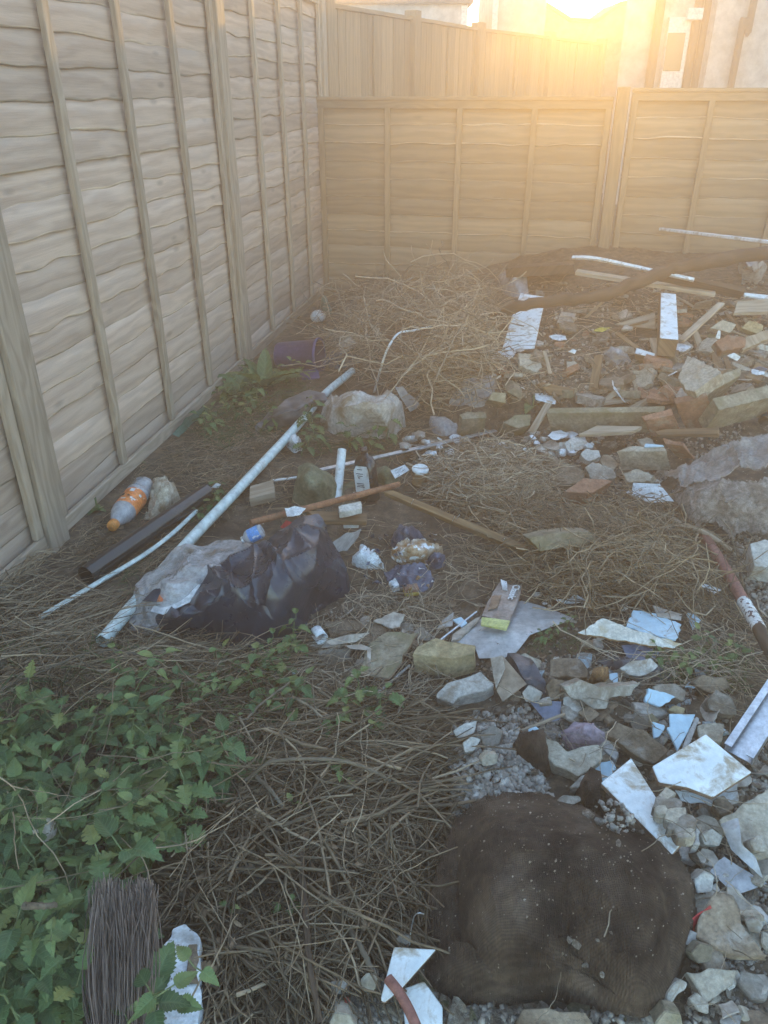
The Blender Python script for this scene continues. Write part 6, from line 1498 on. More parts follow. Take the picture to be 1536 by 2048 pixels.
crumbs('gravel', [(R1, 2200, .002, .010, 0), (R2, 2000, .002, .009, 0), (R3, 2600, .003, .013, 0), (R4, 1000, .003, .010, 0), (R5, 1800, .002, .010, 0), (R6, 350, .003, .01, 0), ([(1030, 510), (1536, 495), (1536, 640), (1080, 660)], 900, .004, .016, 0), ([(1536, 520), (2000, 540), (2300, 2300), (1536, 2048)], 2600, .004, .014, 0), ([(600, 2048), (1536, 2048), (1900, 2600), (500, 2600)], 1600, .002, .010, 0),
                  ([(1400, 1080), (1536, 1060), (1536, 1250), (1500, 1190)], 500, .003, .012, 0), ([(600, 1210), (1100, 1180), (1200, 1330), (860, 1420), (640, 1340)], 900, .002, .007, 0)], M['crumb'], 'crumbs of brick, mortar and soil strewn over the rubble')
C1 = [(885, 1480), (950, 1425), (1030, 1435), (1040, 1500), (1085, 1550), (1110, 1600), (1040, 1640), (900, 1650), (905, 1560)]
scatter(C1, 34, .007, .018, ['concrete', 'plaster', 'brownrock', 'palebrick'], ['lump'], lab('heap of pale crumbs above the sack'), grp('heap of pale crumbs above the sack'), zmax=.03)
crumbs('cement_crumbs', [(C1, 1700, .003, .013, .045), ([(985, 1420), (1110, 1420), (1120, 1470), (1030, 1500)], 200, .002, .008, 0), ([(1180, 1600), (1240, 1600), (1300, 1680), (1220, 1660)], 60, .003, .008, .14)], M['palecrumb'], 'heap of pale grey cement crumbs above the hessian sack')
SL('rubble_chunk', [(962, 1520, .08), (975, 1508, .09), (996, 1510, .085), (994, 1528, .07), (966, 1532, .07)], .03, 'palebrick', 'beige brick lump in the heap of cement crumbs', 'rubble', rough=.004)
SL('rubble_chunk', [(925, 1486, .07), (942, 1472, .08), (962, 1478, .075), (950, 1502, .06), (930, 1506, .06)], .03, 'plaster', 'flat white lump in the heap of cement crumbs', 'rubble', rough=.004)
SL('rubble_chunk', [(905, 1462, .06), (930, 1446, .075), (955, 1440, .07), (950, 1466, .06), (915, 1478, .05)], .04, 'plaster', 'crusty pale lump at the top of the cement crumbs', 'rubble', rough=.007)
SL('rubble_chunk', [(960, 1470, .06), (985, 1448, .075), (1008, 1462, .07), (1000, 1490, .05), (970, 1500, .05)], .04, 'concrete', 'crusty grey lump at the top right of the cement crumbs', 'rubble', rough=.007)
# dark cloth between crumbs and sack
drape('hessian_scrap', [(1018, 1510, .02), (1040, 1480, .05), (1085, 1462, .06), (1095, 1500, .06), (1085, 1528, .04), (1050, 1528, .03)], [(1060, 1500, .09)], M['sack'], step=3.2, wrinkle=.012, wscale=30, creases=22, crease_amp=.012, label='scrap of dark brown hessian above the sack', cat='cloth', seed=81, fine=.003)
drape('hessian_scrap', [(1150, 1580, .03), (1180, 1542, .05), (1198, 1552, .05), (1212, 1605, .04), (1180, 1620, .03)], [(1182, 1580, .065)], M['sack'], step=3.2, wrinkle=.012, wscale=30, creases=22, crease_amp=.012, label='fold of dark brown hessian beside the oblong white board', cat='cloth', seed=82)
# bits lying on the sack
for x, y, s, z in ((1005, 1765, .010, .15), (1012, 1775, .009, .15), (1000, 1778, .007, .15), (1178, 1628, .012, .07), (1202, 1640, .012, .09), (1240, 1690, .011, .13), (1232, 1718, .008, .13), (1140, 1880, .007, .10), (1145, 1868, .006, .10), (1152, 1888, .008, .095), (1122, 1906, .006, .09), (1310, 1904, .005, .09), (1170, 1930, .006, .07), (1205, 1950, .005, .07),
                (1125, 1780, .005, .13), (1130, 1800, .005, .12), (1176, 1780, .005, .14), (985, 1840, .004, .13), (1055, 1770, .004, .15), (1315, 1835, .004, .1), (1222, 1865, .004, .13), (1000, 1905, .004, .1), (1240, 1800, .004, .14), (1195, 1880, .004, .12)):
    me = chunk(random.choice(['plaster', 'concrete']), 'lump', random.randrange(6))
    o = bpy.data.objects.new('rubble_fragment', me); COL.objects.link(o); o.scale = (s, s, s * .8)
    o.rotation_euler = (random.uniform(-.4, .4), random.uniform(-.4, .4), random.uniform(0, 6)); o.location = P(x, y, z + s * .3)
    tag(o, 'pale crumb of plaster lying on the hessian sack', 'rubble', 'plaster crumbs on the sack')

# soil, lint and crumbs caught in the sack's weave
from mathutils.bvhtree import BVHTree
sv = [sack.location + v.co for v in sack.data.vertices]
bvh = BVHTree.FromPolygons(sv, [tuple(p.vertices) for p in sack.data.polygons])
V, F, T = [], [], []; off = 0
tm = chunk_mesh('t', 950, .7, None); bm = bmesh.new(); bm.from_mesh(tm); bmesh.ops.dissolve_limit(bm, angle_limit=.5, verts=bm.verts, edges=bm.edges); bmesh.ops.triangulate(bm, faces=bm.faces); bm.verts.index_update()
tv_ = np.array([v.co[:] for v in bm.verts]); tf_ = np.array([[v.index for v in f.verts] for f in bm.faces]); bm.free(); bpy.data.meshes.remove(tm)
xs_ = [v.x for v in sv]; ys_ = [v.y for v in sv]
for i in range(520):
    if i % 3 == 0: cx_, cy_ = rng.uniform(min(xs_), max(xs_)), rng.uniform(min(ys_), max(ys_))
    h_ = bvh.ray_cast(Vector((cx_ + rng.normal(0, .02), cy_ + rng.normal(0, .02), 1.0)), Vector((0, 0, -1)))
    if h_[0] is None or h_[1].z < .3: continue
    s_ = math.exp(rng.uniform(math.log(.0006), math.log(.0026)))
    V.append(tv_ * s_ + np.array(h_[0]) + np.array([0, 0, s_ * .2])); F.append(tf_ + off); T.append(np.full(len(tv_), rng.uniform())); off += len(tv_)
tag(link('crumbs_on_sack', np_mesh('crumbs_on_sack', np.vstack(V), np.vstack(F), None, np.concatenate(T)), M['crumb']), 'crumbs of plaster and soil sprinkled over the hessian sack', None, kind='stuff')
# ------------------------------------------------------------------ dead grass and stems
def straw_mat(name, a, b, rough=.75):
    return stuff(name, a, b, scale=5, rough=rough, bump=0, tone=.6, spec=.2)
M['straw'] = straw_mat('dead_grass_pale', (0.30, 0.235, 0.165), (0.46, 0.375, 0.275))
M['strawmid'] = straw_mat('dead_grass_brown', (0.21, 0.155, 0.10), (0.38, 0.295, 0.20))
M['stem'] = straw_mat('dry_stem_brown', (0.095, 0.067, 0.042), (0.26, 0.19, 0.12))
M['greenblade'] = straw_mat('green_blade', (0.07, 0.11, 0.04), (0.13, 0.18, 0.07))
EXC = [[(605, 590), (680, 588), (680, 650), (605, 650)], [(738, 800), (750, 690), (790, 645), (870, 640), (870, 672), (805, 680), (765, 800)], [(185, 1300), (360, 1085), (590, 848), (625, 860), (400, 1110), (240, 1310)], [(140, 1150), (405, 960), (435, 985), (190, 1195)], [(70, 1228), (380, 1020), (405, 1030), (95, 1250)],
       [(q[0], q[1]) for q in BB], [(q[0], q[1]) for q in CB], [(762, 970), (1060, 1085), (1050, 1125), (765, 1010)], [(495, 1020), (790, 955), (800, 985), (505, 1062)],
       [(200, 960), (310, 950), (370, 970), (290, 1060), (210, 1070)], [(700, 1050), (890, 1050), (890, 1190), (700, 1150)], [(900, 1160), (1050, 1150), (1150, 1240), (1000, 1320), (900, 1290)],
       [(1150, 1235), (1370, 1215), (1370, 1300), (1160, 1275)], [(1400, 1080), (1440, 1080), (1536, 1260), (1536, 1310), (1480, 1230)], [(760, 1885), (880, 1890), (890, 2048), (760, 2048)],
       [(590, 900), (800, 890), (800, 1010), (590, 1010)], [(1000, 580), (1095, 585), (1075, 705), (1000, 700)], [(640, 780), (810, 780), (805, 880), (645, 880)], [(185, 1770), (325, 1770), (300, 2048), (195, 2048)], [(280, 1850), (405, 1850), (405, 2048), (280, 2048)],
       [(545, 670), (650, 670), (650, 730), (555, 740)], [(1120, 950), (1235, 950), (1235, 1000), (1120, 1000)], [(1335, 960), (1536, 950), (1536, 1080), (1365, 1050)]]
def to_px(p):
    y = p[..., 1] * math.cos(PITCH) - (p[..., 2] - CAM_H) * math.sin(PITCH)      # along the view
    h = p[..., 1] * math.sin(PITCH) + (p[..., 2] - CAM_H) * math.cos(PITCH)
    return 768 + FPX * p[..., 0] / y, 1024 - FPX * h / y
def strands(name, specs, mat, label, sides=3):
    """specs: (polygon, count, length lo, hi, radius, start height hi, dome, elevation sd, curl, mean direction or None, spread)"""
    AV, AF, AU, AT = [], [], [], []; off = 0
    for poly, n, l0, l1, rad, zhi, dome, el, curl, az, sp in specs:
        K = 9
        q = px_points(poly, n); cx, cy = np.mean([p[0] for p in poly]), np.mean([p[1] for p in poly])
        rx = max(abs(p[0] - cx) for p in poly); ry = max(abs(p[1] - cy) for p in poly)
        d = np.clip(1 - ((q[:, 0] - cx) / rx) ** 2 - ((q[:, 1] - cy) / ry) ** 2, 0, 1)
        z0 = rng.uniform(0, 1, n) ** .8 * zhi + dome * d * rng.uniform(.35, 1, n)
        p = PA(q[:, 0], q[:, 1], z0)
        L = np.exp(rng.uniform(math.log(l0), math.log(l1), n)); ds = L / (K - 1)
        a = rng.uniform(0, 6.28, n) if az is None else rng.normal(az, sp, n)
        e = rng.normal(0, el, n)
        ca = rng.normal(0, curl, n); ce = rng.normal(-.12 * abs(el) * 3, curl * .5, n)
        path = np.zeros((n, K, 3))
        start = p - np.stack([np.cos(a) * np.cos(e), np.sin(a) * np.cos(e), np.sin(e)], -1) * (L / 2)[:, None]
        cur = start
        for k in range(K):
            path[:, k] = cur
            aa = a + ca * (k / (K - 1) - .5) + rng.normal(0, curl * .16, n)
            ee = e + ce * (k / (K - 1) - .5) + rng.normal(0, curl * .09, n)
            cur = cur + np.stack([np.cos(aa) * np.cos(ee), np.sin(aa) * np.cos(ee), np.sin(ee)], -1) * ds[:, None]
        g = gz(path[..., 0], path[..., 1])
        path[..., 2] = np.maximum(path[..., 2], g + rad * .8 + rng.uniform(0, .006, (n, 1)))
        # keep out of the fences
        lim = -1.023 + .1756 * (path[..., 1] - 2.652) + .05
        path[..., 0] = np.maximum(path[..., 0], lim)
        by = 5.62 - .2 * (path[..., 0] + .502) - .06
        path[..., 1] = np.minimum(path[..., 1], by)
        qx, qy = to_px(path[:, 1:-1])                  # swept-aside places: nothing lies over the larger rubbish
        hit = np.zeros(n, bool)
        for ex in EXC: hit |= inside_poly(qx, qy, ex).sum(1) >= 2
        ok = ~hit | (rng.uniform(0, 1, n) < .16)
        path = path[ok]; n = len(path)
        r_ = rad * rng.uniform(.4, 1.5, n)[:, None] * np.linspace(1, .45, K)[None]
        v, f, uv = tube_arrays(path, r_, sides)
        AV.append(v); AF.append(f + off); AU.append(uv); AT.append(np.repeat(rng.uniform(0, 1, n), K * sides)); off += len(v)
    o = link(name, np_mesh(name, np.vstack(AV), np.vstack(AF), np.vstack(AU), np.concatenate(AT)), mat, smooth=True)
    return tag(o, label, None, kind='stuff')
LG = [(0, 1110), (110, 1120), (250, 1000), (330, 900), (470, 830), (520, 900), (430, 1010), (250, 1180), (260, 1300), (560, 1330), (0, 1400)]
LG2 = [(0, 1180), (180, 1180), (270, 1290), (560, 1310), (580, 1400), (0, 1380)]
LG3 = [(130, 1110), (330, 900), (470, 790), (640, 850), (500, 980), (300, 1190)]
strands('dead_grass', [
    ([(-600, 1150), (0, 1100), (0, 2000), (-500, 2300)], 900, .08, .30, .0017, .02, .01, .09, .9, None, 0), ([(100, 2060), (640, 2060), (600, 2500), (0, 2500)], 500, .08, .30, .0019, .02, .01, .09, .7, None, 0),
    (LG2, 2300, .08, .30, .0017, .02, .01, .09, .9, None, 0), (LG3, 2500, .06, .20, .0014, .012, .0, .06, 1.0, None, 0),
    ([(480, 840), (900, 800), (880, 900), (760, 1000), (500, 1060)], 1300, .06, .22, .0015, .015, .0, .08, 1.0, None, 0),
    ([(0, 1100), (560, 1280), (560, 1360), (0, 1300)], 500, .2, .5, .0017, .05, .03, .15, .7, 0.35, .5)],
    M['strawmid'], 'matted dead grass covering the ground along the left fence')
H1 = [(640, 640), (700, 570), (800, 540), (950, 545), (1020, 600), (1010, 680), (960, 750), (780, 780), (680, 740)]
strands('straw_heap', [(H1, 1000, .2, .65, .0024, .04, .26, .35, 1.5, None, 0), (H1, 300, .3, .8, .003, .06, .32, .5, 1.6, None, 0),
                       ([(600, 640), (720, 540), (760, 640), (640, 740)], 160, .3, .7, .0024, .05, .2, .4, .9, None, 0), ([(860, 680), (1010, 690), (960, 800), (820, 790)], 240, .15, .45, .0022, .03, .1, .25, 1.2, None, 0)],
        M['straw'], 'tangled heap of dead stems against the back fence')
H2 = [(850, 960), (900, 905), (985, 885), (1080, 910), (1100, 960), (1060, 1010), (920, 1020)]
strands('straw_mound', [(H2, 2000, .08, .30, .002, .02, .13, .22, 1.1, None, 0)], M['straw'], 'rounded mound of pale straw in front of the kerb stones')
H3 = [(900, 1000), (960, 975), (1100, 970), (1300, 990), (1420, 1060), (1440, 1180), (1300, 1210), (1060, 1180), (1000, 1110)]
strands('arching_dead_grass', [(H3, 1500, .10, .36, .0017, .03, .10, .22, 1.3, None, 0), ([(1050, 1020), (1420, 1040), (1440, 1230), (1100, 1190)], 420, .2, .5, .002, .04, .13, .32, 1.5, None, 0)],
        M['strawmid'], 'arching dead grass over the buried long stone at middle right')
strands('loose_straw', [
    ([(690, 1060), (900, 1040), (1080, 1150), (980, 1260), (700, 1230)], 1050, .06, .25, .0014, .015, .0, .15, 1.1, None, 0),
    ([(1100, 1190), (1536, 1200), (1536, 1400), (1380, 1380), (1200, 1320)], 330, .10, .34, .0014, .03, .0, .2, 1.1, None, 0),
    ([(560, 1240), (900, 1230), (860, 1420), (560, 1420)], 320, .08, .3, .0014, .04, 0, .15, .8, None, 0),
    ([(1000, 1330), (1500, 1400), (1500, 2040), (1380, 2040), (1380, 1700), (1000, 1500)], 70, .06, .22, .0012, .07, 0, .2, .9, None, 0),
    ([(1040, 510), (1536, 500), (1536, 640), (1100, 650)], 260, .08, .35, .0018, .03, 0, .2, .8, None, 0), ([(1536, 700), (2000, 700), (2200, 2200), (1536, 2048)], 300, .08, .35, .0016, .03, 0, .2, .8, None, 0),
    ([(1000, 640), (1536, 560), (1536, 800), (1000, 800)], 160, .1, .4, .0018, .04, 0, .2, .8, None, 0),
    ([(900, 1640), (1350, 1640), (1350, 1990), (880, 1990)], 14, .06, .2, .0009, .16, 0, .1, 1.2, None, 0)],
        M['straw'], 'loose pale straws scattered over the rubble')
strands('green_grass', [
    ([(380, 860), (470, 760), (560, 730), (640, 800), (560, 860), (440, 900)], 700, .05, .16, .0014, .03, .0, .5, .8, None, 0),
    ([(380, 1050), (430, 980), (480, 985), (440, 1060)], 160, .04, .12, .0011, .03, 0, .5, .8, None, 0),
    ([(560, 860), (800, 850), (780, 920), (600, 920)], 350, .05, .14, .0012, .03, 0, .5, .8, None, 0),
    ([(230, 1120), (330, 960), (360, 980), (250, 1200)], 120, .04, .12, .0011, .03, 0, .5, .8, None, 0),
    ([(1050, 1260), (1180, 1250), (1180, 1300), (1060, 1310)], 130, .02, .06, .0008, .01, 0, .5, .8, None, 0),
    ([(1290, 1320), (1500, 1290), (1500, 1380), (1330, 1370)], 200, .03, .10, .001, .02, 0, .5, .8, None, 0),
    ([(0, 1280), (560, 1300), (560, 1420), (0, 1480)], 300, .05, .18, .0013, .05, 0, .5, .8, None, 0)],
    M['greenblade'], 'thin green grass growing along the fence foot and through the litter')
F1 = [(560, 1420), (700, 1410), (830, 1420), (850, 1500), (840, 1680), (800, 1800), (740, 1860), (600, 1960), (430, 1960), (360, 1850), (440, 1700), (500, 1520)]
strands('dry_stems', [
    (F1, 1500, .10, .36, .0025, .022, .01, .10, .6, None, 0),
    ([(560, 1400), (900, 1410), (900, 1620), (520, 1640)], 500, .15, .42, .003, .04, .015, .10, .45, .25, .5),
    ([(420, 1640), (880, 1620), (840, 1900), (640, 1990), (430, 1980)], 550, .12, .38, .0029, .035, .01, .12, .45, -1.2, .55),
    ([(180, 1340), (560, 1300), (560, 1500), (420, 1620), (300, 1400)], 500, .1, .35, .0017, .05, .03, .18, .6, None, 0)],
        M['stem'], 'bed of coarse dry brown stems left of the hessian sack')
strands('pale_stems', [(F1, 110, .12, .40, .003, .045, .03, .16, .5, None, 0), (F1, 80, .10, .34, .0017, .09, .03, .22, .8, None, 0), ([(0, 1340), (420, 1300), (420, 1760), (0, 1780)], 90, .10, .34, .0015, .16, .0, .25, .7, None, 0)], M['strawmid'], 'pale dead stems lying over the dry brown stems')
for pts, r, lb in (([(494, 1560, .06), (540, 1525, .11), (620, 1518, .12), (700, 1525, .12), (780, 1560, .06)], .0042, 'arched pale dead stalk above the bed of dry stems'),
                   ([(510, 1550, .06), (545, 1585, .07), (566, 1612, .06)], .0045, 'thick short dead stalk under the arched pale stalk'),
                   ([(600, 1700, .05), (612, 1840, .06), (620, 1930, .06), (640, 2048, .05)], .0065, 'long dark upright stalk at the bottom of the dry stems'),
                   ([(480, 1455, .05), (520, 1410, .08), (580, 1365, .09)], .0035, 'straight pale stalk above the nettles'),
                   ([(700, 1860, .04), (730, 1910, .05), (758, 1975, .03)], .0055, 'thick yellowish stalk beside the white tiles'),
                   ([(0, 1380, .05), (90, 1340, .08), (200, 1300, .09), (290, 1312, .06)], .0032, 'long arched pale stalk at the left edge'),
                   ([(50, 1812, .17), (80, 1812, .18), (112, 1810, .17)], .006, 'pale papery dead stalk among the nettles')):
    tube('dead_stalk', [P(*q) for q in pts], r, M['straw'] if 'dark' not in lb else M['darkwood'], sides=8, n=24, r1=r * .7, jitter=.0006, label=lb, cat='stalk')

# ------------------------------------------------------------------ nettles and weeds
def leaf_mat(name, a, b, yellow=None):
    m, n, bs, l = base_mat(name)
    uv = n.nodes.new('ShaderNodeUVMap'); sx = n.nodes.new('ShaderNodeSeparateXYZ'); l.new(uv.outputs[0], sx.inputs[0])
    # side veins: stripes that lean forward from the midrib
    ab = n.nodes.new('ShaderNodeMath'); ab.operation = 'ABSOLUTE'; l.new(sx.outputs[0], ab.inputs[0])
    m1 = n.nodes.new('ShaderNodeMath'); m1.operation = 'MULTIPLY_ADD'; m1.inputs[1].default_value = -.55; l.new(ab.outputs[0], m1.inputs[0]); l.new(sx.outputs[1], m1.inputs[2])
    m2 = n.nodes.new('ShaderNodeMath'); m2.operation = 'MULTIPLY'; m2.inputs[1].default_value = 46; l.new(m1.outputs[0], m2.inputs[0])
    sn = n.nodes.new('ShaderNodeMath'); sn.operation = 'SINE'; l.new(m2.outputs[0], sn.inputs[0])
    pw = n.nodes.new('ShaderNodeMapRange'); pw.inputs[1].default_value = .75; pw.inputs[2].default_value = 1.0; l.new(sn.outputs[0], pw.inputs[0])
    mid = n.nodes.new('ShaderNodeMapRange'); mid.inputs[1].default_value = .07; mid.inputs[2].default_value = .0; l.new(ab.outputs[0], mid.inputs[0])
    mx = n.nodes.new('ShaderNodeMath'); mx.operation = 'MAXIMUM'; l.new(pw.outputs[0], mx.inputs[0]); l.new(mid.outputs[0], mx.inputs[1])
    at = n.nodes.new('ShaderNodeAttribute'); at.attribute_name = 'tone'
    r = _ramp(n, [(0, a), (.7, b), (1, yellow or b)]); l.new(at.outputs['Fac'], r.inputs[0])
    tc = n.nodes.new('ShaderNodeTexCoord'); no = _noise(n, l, tc.outputs['Object'], 40, 3)
    rn = _ramp(n, [(.3, (.75, .75, .75)), (.7, (1.2, 1.2, 1.2))]); l.new(no.outputs[0], rn.inputs[0])
    col = _mix(n, l, 1, r.outputs[0], rn.outputs[0], 'MULTIPLY')
    f = n.nodes.new('ShaderNodeMath'); f.operation = 'MULTIPLY'; f.inputs[1].default_value = .30; l.new(mx.outputs[0], f.inputs[0])
    col = _mix(n, l, f.outputs[0], col, (.20, .28, .13))
    l.new(col, bs.inputs['Base Color'])
    bs.inputs['Roughness'].default_value = .5; bs.inputs['Specular IOR Level'].default_value = .4
    bu = n.nodes.new('ShaderNodeBump'); bu.inputs['Strength'].default_value = .5; bu.inputs['Distance'].default_value = .002; bu.invert = True
    l.new(mx.outputs[0], bu.inputs['Height']); l.new(bu.outputs[0], bs.inputs['Normal'])
    tr = n.nodes.new('ShaderNodeBsdfTranslucent'); l.new(col, tr.inputs[0])
    ms = n.nodes.new('ShaderNodeMixShader'); ms.inputs[0].default_value = .22
    l.new(bs.outputs[0], ms.inputs[1]); l.new(tr.outputs[0], ms.inputs[2]); l.new(ms.outputs[0], n.nodes['Material Output'].inputs[0])
    return m
M['nettle'] = leaf_mat('nettle_leaf', (0.050, 0.090, 0.034), (0.10, 0.168, 0.060), (0.19, 0.24, 0.08))
M['weed'] = leaf_mat('weed_leaf', (0.060, 0.10, 0.035), (0.12, 0.19, 0.06), (0.20, 0.22, 0.07))
M['greenstem'] = stuff('green_stem', (0.10, 0.14, 0.05), (0.17, 0.20, 0.09), scale=20, rough=.6, bump=0)
def leaf_template(kind, seed):
    """unit leaf along +x, 1 long: verts, faces, uv"""
    r = np.random.default_rng(seed)
    K = 19
    s = np.linspace(0, 1, K)
    if kind == 'nettle':
        w = .36 * np.sin(math.pi * s ** .62) ** .8 * (1 - .25 * s); w *= 1 + .10 * np.where(np.arange(K) % 2 == 0, 1, -1) * (s > .08)
    elif kind == 'dock':
        w = .15 * np.sin(math.pi * s ** .8) ** .7
    else:
        w = .30 * np.sin(math.pi * s ** .7) ** .7 * (1 + .42 * np.where(np.arange(K) % 4 == 0, -1, .4))
    w[0] = .012; w[-1] = .0
    fold, droop, tw = r.uniform(.05, .6), r.uniform(.0, .9), r.uniform(-.6, .6)
    V, UV, F = [], [], []
    for i in range(K):
        bx = s[i]; zc = -droop * s[i] ** 2 * .6
        for j, t in enumerate((-1, -.5, 0, .5, 1)):
            y = w[i] * t
            z = zc + abs(y) * fold + tw * y * s[i] + .012 * math.sin(9 * s[i] + 4 * t) * (abs(t) > .1)
            V.append((bx * math.cos(droop * .4) - .03 * abs(t) * (i % 2), y, z)); UV.append((t * .36, s[i]))
    for i in range(K - 1):
        for j in range(4):
            a = i * 5 + j; F.append((a, a + 5, a + 6, a + 1))
    return np.array(V), np.array(F), np.array(UV)
LT = {k: [leaf_template(k, i * 3 + 1) for i in range(9)] for k in ('nettle', 'dock', 'weed')}
def leaf_set(items):
    """items: (template, origin, x direction, normal hint, length, tone)"""
    V, F, U, T = [], [], [], []; off = 0
    for tpl, o, x, n, L, t in items:
        v, f, uv = tpl
        x = np.array(x, float); x /= np.linalg.norm(x); n = np.array(n, float); n = n - x * (n @ x); n /= np.linalg.norm(n) + 1e-9
        y = np.cross(n, x)
        V.append(np.array(o) + L * (v[:, :1] * x + v[:, 1:2] * y + v[:, 2:3] * n)); F.append(f + off); U.append(uv); T.append(np.full(len(v), t)); off += len(v)
    return np.vstack(V), np.vstack(F), np.vstack(U), np.concatenate(T)
def make_plant(kind, seed, name, H, nodes, leafL, lean):
    r = np.random.default_rng(seed)
    root = bpy.data.objects.new(name, None); COL.objects.link(root); root.empty_display_size = .03
    la = r.uniform(0, 6.28)
    stem = []
    for k in range(8):
        t = k / 7
        stem.append(Vector((lean * H * t ** 1.5 * math.cos(la) + r.normal(0, .004), lean * H * t ** 1.5 * math.sin(la) + r.normal(0, .004), H * t * (1 - .25 * lean * t))))
    sp_ = spline(stem, 22)
    items = []; pets = []
    for i in range(nodes):
        t = .22 + .78 * (i + 1) / nodes
        o = sp_[min(21, int(t * 21))]
        base = i * 1.57 + r.normal(0, .3)
        big = leafL * (1.15 - .55 * (t - .22) / .78) * r.uniform(.8, 1.2)
        for sgn in (0, math.pi):
            if r.random() < .08: continue
            a = base + sgn + r.normal(0, .25)
            el = r.uniform(-.25, .35) if t < .95 else r.uniform(.2, .8)
            x = np.array([math.cos(a) * math.cos(el), math.sin(a) * math.cos(el), math.sin(el)])
            pl = big * r.uniform(.35, .6)
            e = np.array(o) + x * pl
            pets.append((np.array(o), e))
            items.append((LT[kind][r.integers(9)], e, x + np.array([0, 0, -.15]), (-.2 * x[0], -.2 * x[1], 1), big, float(np.clip(r.normal(.36 + .3 * t, .3), 0, 1))))
    v, f, uv, tn = leaf_set(items)
    link('leaves', np_mesh('leaves', v, f, uv, tn), M['nettle' if kind == 'nettle' else 'weed'], None, smooth=True).parent = root
    paths = [sp_[:: 3][:7]] + [np.linspace(a, b, 7) for a, b in pets]
    rad = [np.linspace(.0026, .0014, 7)] + [np.full(7, .0009)] * len(pets)
    v, f, uv = tube_arrays(np.array(paths), np.array(rad), 5)
    link('stem', np_mesh('stem', v, f, uv), M['greenstem'], None, smooth=True).parent = root
    return root
def dup(root, loc, rz, sc):
    o = root.copy(); COL.objects.link(o); o.location = loc; o.rotation_euler = (random.uniform(-.18, .18), random.uniform(-.18, .18), rz); o.scale = (sc, sc, sc)
    for ch in root.children:
        c = ch.copy(); COL.objects.link(c); c.parent = o
    return o
def place(protos, spots, label, cat, group, smin, smax):
    for i, (x, y) in enumerate(spots):
        pr, used = protos[i % len(protos)]
        loc = P(x, y, -.005); rz = random.uniform(0, 6.28); sc = random.uniform(smin, smax)
        if not used:
            pr.location = loc; pr.rotation_euler = (0, 0, rz); pr.scale = (sc, sc, sc); protos[i % len(protos)] = (pr, True); o = pr
        else:
            o = dup(pr, loc, rz, sc)
        tag(o, label, cat, group)
nett = [(make_plant('nettle', 500 + i, 'nettle', .13 + .025 * (i % 4), 5 + i % 4, (.042, .052, .062)[i % 3], .6), False) for i in range(9)]
N1 = [(0, 1520), (120, 1480), (300, 1460), (470, 1480), (510, 1560), (440, 1650), (330, 1720), (200, 1760), (180, 1980), (0, 2048)]
sp1 = [tuple(q) for q in px_points(N1, 80)]
# keep them apart
keep = []
for q in px_points(N1, 900):
    if all((q[0] - a) ** 2 + (q[1] - b) ** 2 > 37 ** 2 for a, b in keep): keep.append(tuple(q))
place(nett, keep[:120], 'leafy green nettle in the dense patch at bottom left', 'nettle', 'nettles of the bottom left patch', .55, 1.1)
keep3 = []
for q in px_points([(250, 1420), (420, 1380), (580, 1370), (590, 1470), (480, 1520), (330, 1500)], 200):
    if all((q[0] - a) ** 2 + (q[1] - b) ** 2 > 36 ** 2 for a, b in keep3): keep3.append(tuple(q))
place(nett, keep3[:26], 'small nettle in the thin patch between the bin bag and the dry stems', 'nettle', 'nettles below the bin bag', .4, .8)
keep2 = []
for q in px_points([(0, 2000), (180, 1960), (230, 2140), (0, 2140)], 60):
    if all((q[0] - a) ** 2 + (q[1] - b) ** 2 > 60 ** 2 for a, b in keep2): keep2.append(tuple(q))
place(nett, keep2[:8], 'large leaved nettle beside the broom head in the bottom corner', 'nettle', 'nettles beside the broom', 1.1, 1.5)
wd = [(make_plant('weed', 700 + i, 'weed', .10, 4, .045, .4), False) for i in range(5)]
place(wd, [(545, 1345), (570, 1330), (520, 1370), (480, 1362), (440, 1375), (500, 1410), (560, 1385), (400, 1395), (350, 1385), (460, 1415), (590, 1310)], 'grey green weed along the front of the black bin bag', 'weed', 'weeds in front of the bin bag', .8, 1.25)
place(wd, [tuple(q) for q in px_points(N1, 34)], 'lobed grey green weed mixed into the nettle patch at bottom left', 'weed', 'weeds among the nettles', .9, 1.7)
place(wd, [(560, 860), (610, 850), (640, 865), (700, 905), (740, 900), (770, 885), (640, 905), (605, 915)], 'low green weed between the grey bag and the aluminium strip', 'weed', 'weeds by the grey bag', .9, 1.4)
place(wd, [(440, 800), (465, 780), (490, 800), (455, 830), (430, 850), (510, 815), (480, 840), (505, 765), (415, 870), (560, 760), (590, 770)], 'low green weed at the foot of the second fence post', 'weed', 'weeds at the fence post', .9, 1.4)
place(wd, [(405, 1010), (415, 1030), (395, 1045), (430, 1005)], 'feathery weed at the far end of the black drainpipe', 'weed', 'weeds at the drainpipe end', .6, .9)
place(wd, [(1100, 1275), (1130, 1262), (1085, 1285)], 'tiny weed right of the grey plastic sheet', 'weed', 'weeds by the grey sheet', .3, .5)
place(wd, [(1340, 1330), (1370, 1345), (1440, 1340), (1480, 1330), (1420, 1310), (1315, 1335), (1310, 1160), (1325, 1170)], 'small weed in the dead grass at middle right', 'weed', 'weeds at middle right', .45, .8)
place(wd, [(690, 1440), (720, 1430), (750, 1440), (660, 1480), (740, 1460)], 'yellowing weed below the dark trim strip', 'weed', 'weeds below the trim strip', .8, 1.2)
place(wd, [(640, 1560), (700, 1600), (560, 1870), (480, 1830), (620, 1650)], 'single weed sprouting through the dry stems', 'weed', 'weeds in the dry stems', .5, .8)
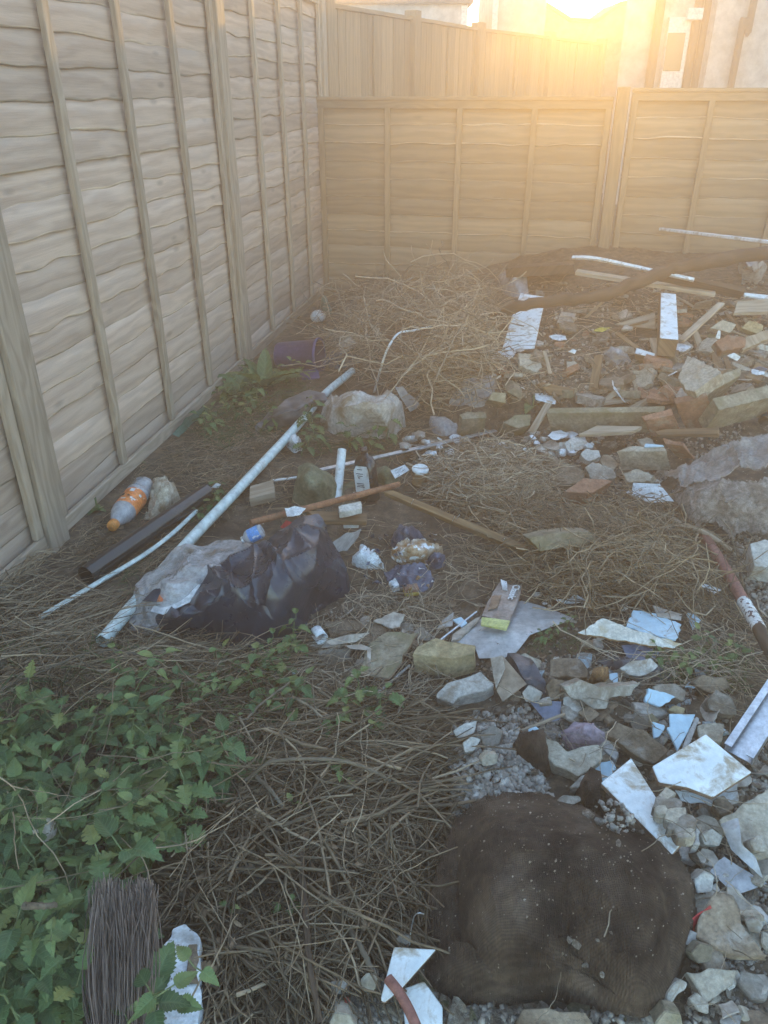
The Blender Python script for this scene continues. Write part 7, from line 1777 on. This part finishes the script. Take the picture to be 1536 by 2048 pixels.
# dock with long narrow leaves by the second fence post
def rosette(name, px, py, n, L, kind, label, cat, el=(.4, 1.1)):
    o = P(px, py, 0); root = empty(name, o, label, cat)
    it = []
    for i in range(n):
        a = 6.28 * i / n + random.uniform(-.3, .3); e = random.uniform(*el)
        x = (math.cos(a) * math.cos(e), math.sin(a) * math.cos(e), math.sin(e))
        it.append((LT[kind][i % 6], tuple(o), x, (-.3 * x[0], -.3 * x[1], 1), L * random.uniform(.7, 1.1), random.uniform(.2, .9)))
    v, f, uv, tn = leaf_set(it)
    link('leaves', np_mesh('leaves', v, f, uv, tn), M['weed'], root, smooth=True)
    v, f, uv = tube_arrays(np.array([np.linspace(tuple(o), tuple(o + UP * .05), 3)]), np.full((1, 3), .004), 6)
    link('crown', np_mesh('crown', v, f, uv), M['greenstem'], root)
rosette('dock', 530, 778, 11, .26, 'dock', 'dock with long narrow leaves right of the second fence post', 'dock')
rosette('burdock', 470, 795, 6, .17, 'nettle', 'broad leaved green plant at the foot of the second fence post', 'plant', (.2, .7))
rosette('bramble', 1066, 812, 3, .10, 'nettle', 'two broad blue green leaves on the mossy stones', 'plant', (.1, .5))
rosette('fence_weed', 262, 930, 4, .07, 'nettle', 'dark leaves growing at the foot of the left fence', 'plant', (.0, .5))
rosette('fence_weed', 195, 1020, 4, .05, 'weed', 'yellow green sprig under the bottom of the left fence', 'plant', (.1, .5))

# dead leaves and broken bits of stem in the litter
M['deadleaf'] = stuff('dead_leaf', (0.13, 0.085, 0.05), (0.30, 0.21, 0.13), scale=30, rough=.85, bump=.3, tone=.6)
it = []
for poly, n, z in ((F1, 260, .05), (LG2, 120, .03), (LG3, 160, .015), (H3, 120, .1), ([(560, 1230), (1000, 1180), (1100, 1330), (860, 1430), (560, 1420)], 120, .015), (R3, 90, .01), ([(180, 1340), (560, 1300), (560, 1500), (300, 1500)], 90, .05)):
    q = px_points(poly, n); pos = PA(q[:, 0], q[:, 1], rng.uniform(.002, z, n))
    for p_ in pos:
        a_ = random.uniform(0, 6.28); x = (math.cos(a_), math.sin(a_), random.gauss(0, .3))
        it.append((LT[random.choice(['weed', 'nettle', 'dock'])][random.randrange(9)], tuple(p_), x, (random.gauss(0, .5), random.gauss(0, .5), 1), random.uniform(.010, .034), random.random()))
v, f, uv, tn = leaf_set(it)
tag(link('dead_leaves', np_mesh('dead_leaves', v, f, uv, tn), M['deadleaf'], smooth=True), 'curled brown dead leaves scattered through the litter', None, kind='stuff')
# ------------------------------------------------------------------ haze: the air, lit by the low sun
hz, nth, bz, lz = base_mat('haze_air')
nth.nodes.remove(bz)
pv = nth.nodes.new('ShaderNodeVolumePrincipled')
pv.inputs['Color'].default_value = (0.97, 0.94, 0.90, 1)
pv.inputs['Density'].default_value = HAZE_D
pv.inputs['Anisotropy'].default_value = HAZE_G
lz.new(pv.outputs[0], nth.nodes['Material Output'].inputs['Volume'])
haze = link('haze', boxes_mesh('haze', [((0, 6.75, 2.45), (15.5, 0, 0), (0, 12.25, 0), (0, 0, 3.65))]), hz)
haze['kind'] = 'stuff'
